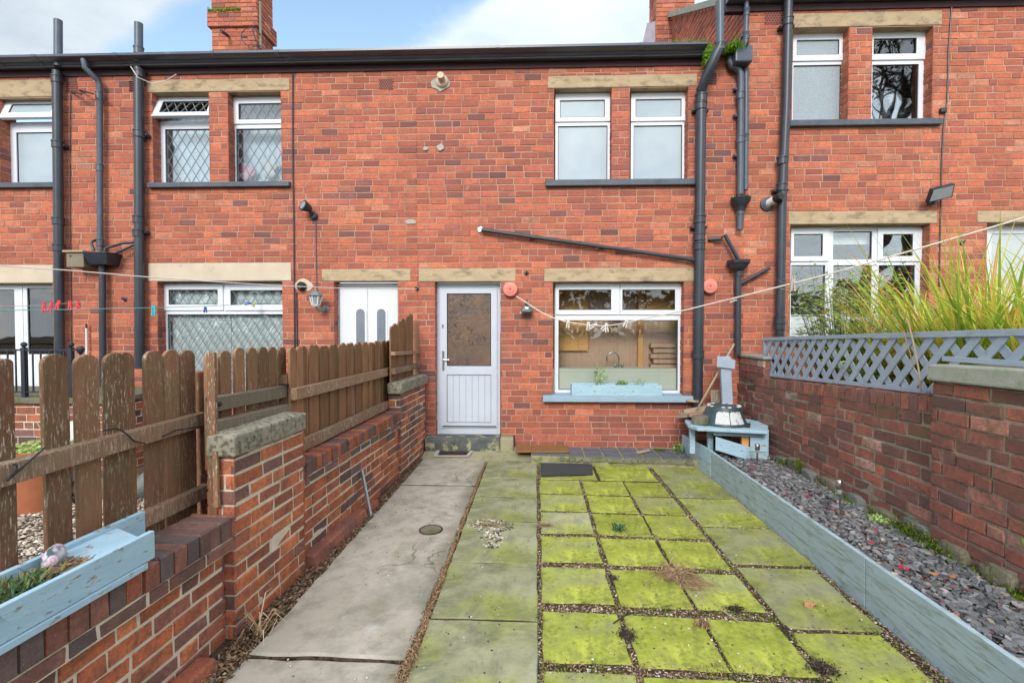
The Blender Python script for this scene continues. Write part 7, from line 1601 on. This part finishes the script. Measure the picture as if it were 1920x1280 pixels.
a0 = P(178, 565, -.3); b0 = P(0, 577, -2.0); A3_, B3_ = (a0.x, a0.y), (b0.x, b0.y)
line([(178, 564), (146, 567), (108, 570), (80, 572), (0, 575), (-120, 578)], A3_, B3_, .0035, 'rope_w', 'thin pale line holding the red pegs')
for i, (x, y, ax) in enumerate(((82, 575, (0, 0, 1)), (95, 574, (.35, 0, 1)), (109, 571, (.4, 0, 1)), (131, 571, (0, 0, 1)), (146, 570, (-.1, 0, 1)))):
    peg(LP(x, y, A3_, B3_), ax, 'peg_red', ['leftmost red peg on the thin pale line', 'second red peg from the left on the thin pale line', 'middle red peg, tilted, on the thin pale line', 'fourth red peg, just right of the far-left soil pipe', 'rightmost red peg on the thin pale line'][i], .11, 'red pegs on the thin line')

# ================================================================ TREES BEHIND THE CAMERA (seen in the window glass)
def tree(base, h, seed, label, leafn):
    base = Vector(base); f = thing('tree', label, 'tree', base); mb, ml = MB(), MB(); rr = random.Random(seed); tips = []
    def br(p, dv, L_, r, dep):
        n = 3; pts = [p]; d = dv.copy()
        for _ in range(n):
            d = (d + Vector((rr.gauss(0, .14), rr.gauss(0, .14), rr.gauss(.03, .08)))).normalized(); pts.append(pts[-1] + d * L_ / n)
        mb.tube(pts, [r, r * .88, r * .76, r * .62], 6 if dep > 1 else 4, caps=False)
        if dep == 0: tips.append(pts[-1]); tips.append(pts[-2]); return
        for k in range(rr.choice([2, 3, 3])):
            a = rr.uniform(0, 6.28); o = d.orthogonal().normalized(); q = Matrix.Rotation(a, 3, d) @ o; br(pts[rr.choice([2, 3])] if k else pts[-1], (d + q * rr.uniform(.4, .9)).normalized(), L_ * rr.uniform(.62, .82), r * .6, dep - 1)
    br(Vector(base), Vector((0, 0, 1)), h * .34, h * .020, 5)
    for t in tips:
        for _ in range(leafn):
            p = t + Vector((rr.gauss(0, .28), rr.gauss(0, .28), rr.gauss(0, .25))); a, b = Vector((rr.gauss(0, 1), rr.gauss(0, 1), rr.gauss(0, 1))).normalized(), Vector((rr.gauss(0, 1), rr.gauss(0, 1), rr.gauss(0, 1))).normalized(); s = .12
            ml.face([p - a * s, p + b * s * .6, p + a * s, p - b * s * .6], (rr.random(), rr.random(), 0))
    mb.build('trunk', MAT['bark'], f); ml.build('crown', MAT['treeleaf'], f)
hb = thing('reflection_hedge', 'unseen dark leaf screen added behind the camera to darken the window reflections', 'reflection_hedge', (0, -20, 0)); ml = MB(); rr = random.Random(300)  # unseen leaf row, added so the lower panes reflect dark instead of sky
for _ in range(15000):
    x = rr.uniform(-26, 30); h_ = 4.2 + 1.3 * noise.noise(Vector((x * .35, 2, 0))) + .6 * noise.noise(Vector((x * 1.3, 7, 0))); z = h_ * rr.random() ** .8; p = Vector((x, -20 - rr.random() * 1.4, z)); a_, b_ = Vector((rr.gauss(0, 1), rr.gauss(0, .4), rr.gauss(0, 1))).normalized(), Vector((rr.gauss(0, 1), rr.gauss(0, .4), rr.gauss(0, 1))).normalized(); s_ = rr.uniform(.12, .24)
    ml.face([p - a_ * s_, p + b_ * s_ * .7, p + a_ * s_, p - b_ * s_ * .7], (rr.random(), rr.random(), 0))
ml.build('foliage', MAT['treeleaf'], hb)
tree((20.5, -25, 0), 23, 3, 'tall thin-leaved tree behind the camera on the right', 5)
tree((26, -29, 0), 27, 4, 'leafier tree behind the camera far to the right', 9)
tree((12.5, -24, 0), 8, 5, 'small tree behind the camera mid right', 10)
tree((-22, -24, 0), 11, 6, 'leafy tree behind the camera on the left', 9)

# ================================================================ SKY, SUN, CAMERA
W = bpy.data.worlds.new('World'); SC.world = W; W.use_nodes = True; nt = W.node_tree; N = nt.nodes; Lk = nt.links
bg = N['Background']; bg.inputs[1].default_value = .15
sky = N.new('ShaderNodeTexSky'); sky.sky_type = 'NISHITA'; sky.sun_disc = False; sky.sun_elevation = rad(30); sky.sun_rotation = rad(190); sky.air_density = 1.0; sky.dust_density = .6; sky.ozone_density = 1.2
tc = N.new('ShaderNodeTexCoord'); sx = N.new('ShaderNodeSeparateXYZ'); Lk.new(tc.outputs['Generated'], sx.inputs[0])
def wm(op, a, b=None, c=None):
    x = N.new('ShaderNodeMath'); x.operation = op
    for i, v in enumerate((a, b, c)):
        if v is None: continue
        if isinstance(v, (int, float)): x.inputs[i].default_value = v
        else: Lk.new(v, x.inputs[i])
    return x.outputs[0]
zz = wm('MAXIMUM', sx.outputs[2], .05)
cv = N.new('ShaderNodeCombineXYZ'); Lk.new(wm('DIVIDE', sx.outputs[0], zz), cv.inputs[0]); Lk.new(wm('DIVIDE', sx.outputs[1], zz), cv.inputs[1])
def wn(scale, det, rough, dist=0, off=0):
    x = N.new('ShaderNodeTexNoise'); x.inputs['Scale'].default_value = scale; x.inputs['Detail'].default_value = det; x.inputs['Roughness'].default_value = rough; x.inputs['Distortion'].default_value = dist
    mp = N.new('ShaderNodeMapping'); mp.inputs['Location'].default_value = (off, off * .7, 0); Lk.new(cv.outputs[0], mp.inputs[0]); Lk.new(mp.outputs[0], x.inputs['Vector']); return x.outputs['Fac']
def wr(fac, stops):
    x = N.new('ShaderNodeValToRGB'); e = x.color_ramp.elements
    while len(e) < len(stops): e.new(.5)
    for i, (p, c) in enumerate(stops): e[i].position = p; e[i].color = (c, c, c, 1) if isinstance(c, (int, float)) else tuple(c) + (1,)
    Lk.new(fac, x.inputs[0]); return x.outputs[0]
yy = wm('MAXIMUM', wm('ABSOLUTE', sx.outputs[1]), .05)
az = wm('DIVIDE', sx.outputs[0], yy); el = wm('DIVIDE', sx.outputs[2], yy)
t = wm('SUBTRACT', az, wm('MULTIPLY', wm('SUBTRACT', el, .60), 1.6))
cover = wr(wm('MULTIPLY_ADD', t, .25, .5), [(0.0, .95), (.265, .88), (.30, .22), (.345, .08), (.41, .04), (.437, .22), (.47, .80), (.52, 1.0), (1, .85)])
front = wm('GREATER_THAN', sx.outputs[1], 0)
bias = wm('ADD', wm('MULTIPLY', cover, front), wm('MULTIPLY', wm('SUBTRACT', 1, front), .62))
n1 = wn(2.1, 9, .62, .4); 
fac = wr(wm('ADD', wm('MULTIPLY', bias, .62), wm('MULTIPLY', n1, .55)), [(.40, 0.0), (.50, .25), (.66, 1.0)])
shade = wr(wn(1.4, 6, .6, .2, 5.3), [(.3, (4.6, 5.3, 6.0)), (.62, (6.4, 6.9, 7.2))])
leftdim = wr(wm('MULTIPLY_ADD', t, .25, .5), [(.24, .84), (.42, 1.0)])
mxs = N.new('ShaderNodeMix'); mxs.data_type = 'RGBA'; Lk.new(fac, mxs.inputs[0])
gain = N.new('ShaderNodeMix'); gain.data_type = 'RGBA'; gain.blend_type = 'MULTIPLY'; gain.inputs[0].default_value = 1; Lk.new(sky.outputs[0], gain.inputs[6]); gain.inputs[7].default_value = (1.25, 1.2, 1.05, 1)
lowf = wm('MULTIPLY', front, wr(sx.outputs[2], [(.50, 1.0), (.78, 0.0)]))
dimf = N.new('ShaderNodeMix'); dimf.data_type = 'RGBA'; dimf.blend_type = 'MULTIPLY'; Lk.new(lowf, dimf.inputs[0]); Lk.new(shade, dimf.inputs[6]); dimf.inputs[7].default_value = (.50, .515, .53, 1)
cm = N.new('ShaderNodeMix'); cm.data_type = 'RGBA'; cm.blend_type = 'MULTIPLY'; cm.inputs[0].default_value = 1; Lk.new(dimf.outputs[2], cm.inputs[6]); Lk.new(leftdim, cm.inputs[7])
Lk.new(gain.outputs[2], mxs.inputs[6]); Lk.new(cm.outputs[2], mxs.inputs[7]); Lk.new(mxs.outputs[2], bg.inputs[0])
sl = bpy.data.lights.new('sun', 'SUN'); sl.energy = 1.35; sl.angle = rad(20); sl.color = (1, .95, .88)
so = bpy.data.objects.new('sun', sl); COL.objects.link(so)
e, a = rad(30), rad(190)                                 # sun behind the camera, a little to its left
dirv = Vector((math.sin(a) * math.cos(e), math.cos(a) * math.cos(e), math.sin(e)))
so.rotation_euler = dirv.to_track_quat('Z', 'Y').to_euler(); so.location = dirv * 30
cd = bpy.data.cameras.new('camera'); cd.sensor_width = 36; cd.lens = FPX / 1920 * 36; cd.clip_end = 600; cd.clip_start = .05
co = bpy.data.objects.new('camera', cd); COL.objects.link(co); co.location = CAM; co.rotation_euler = ROT; SC.camera = co
SC.render.resolution_x, SC.render.resolution_y = 1024, 682
SC.view_settings.view_transform = 'Standard'; SC.view_settings.look = 'None'; SC.view_settings.exposure = 1.0; SC.view_settings.gamma = 1
SC.render.engine = 'CYCLES'; SC.cycles.use_denoising = True
try:
    SC.cycles.max_bounces = 6; SC.cycles.transparent_max_bounces = 8; SC.cycles.diffuse_bounces = 3; SC.cycles.glossy_bounces = 3; SC.cycles.caustics_reflective = False; SC.cycles.caustics_refractive = False
except Exception: pass
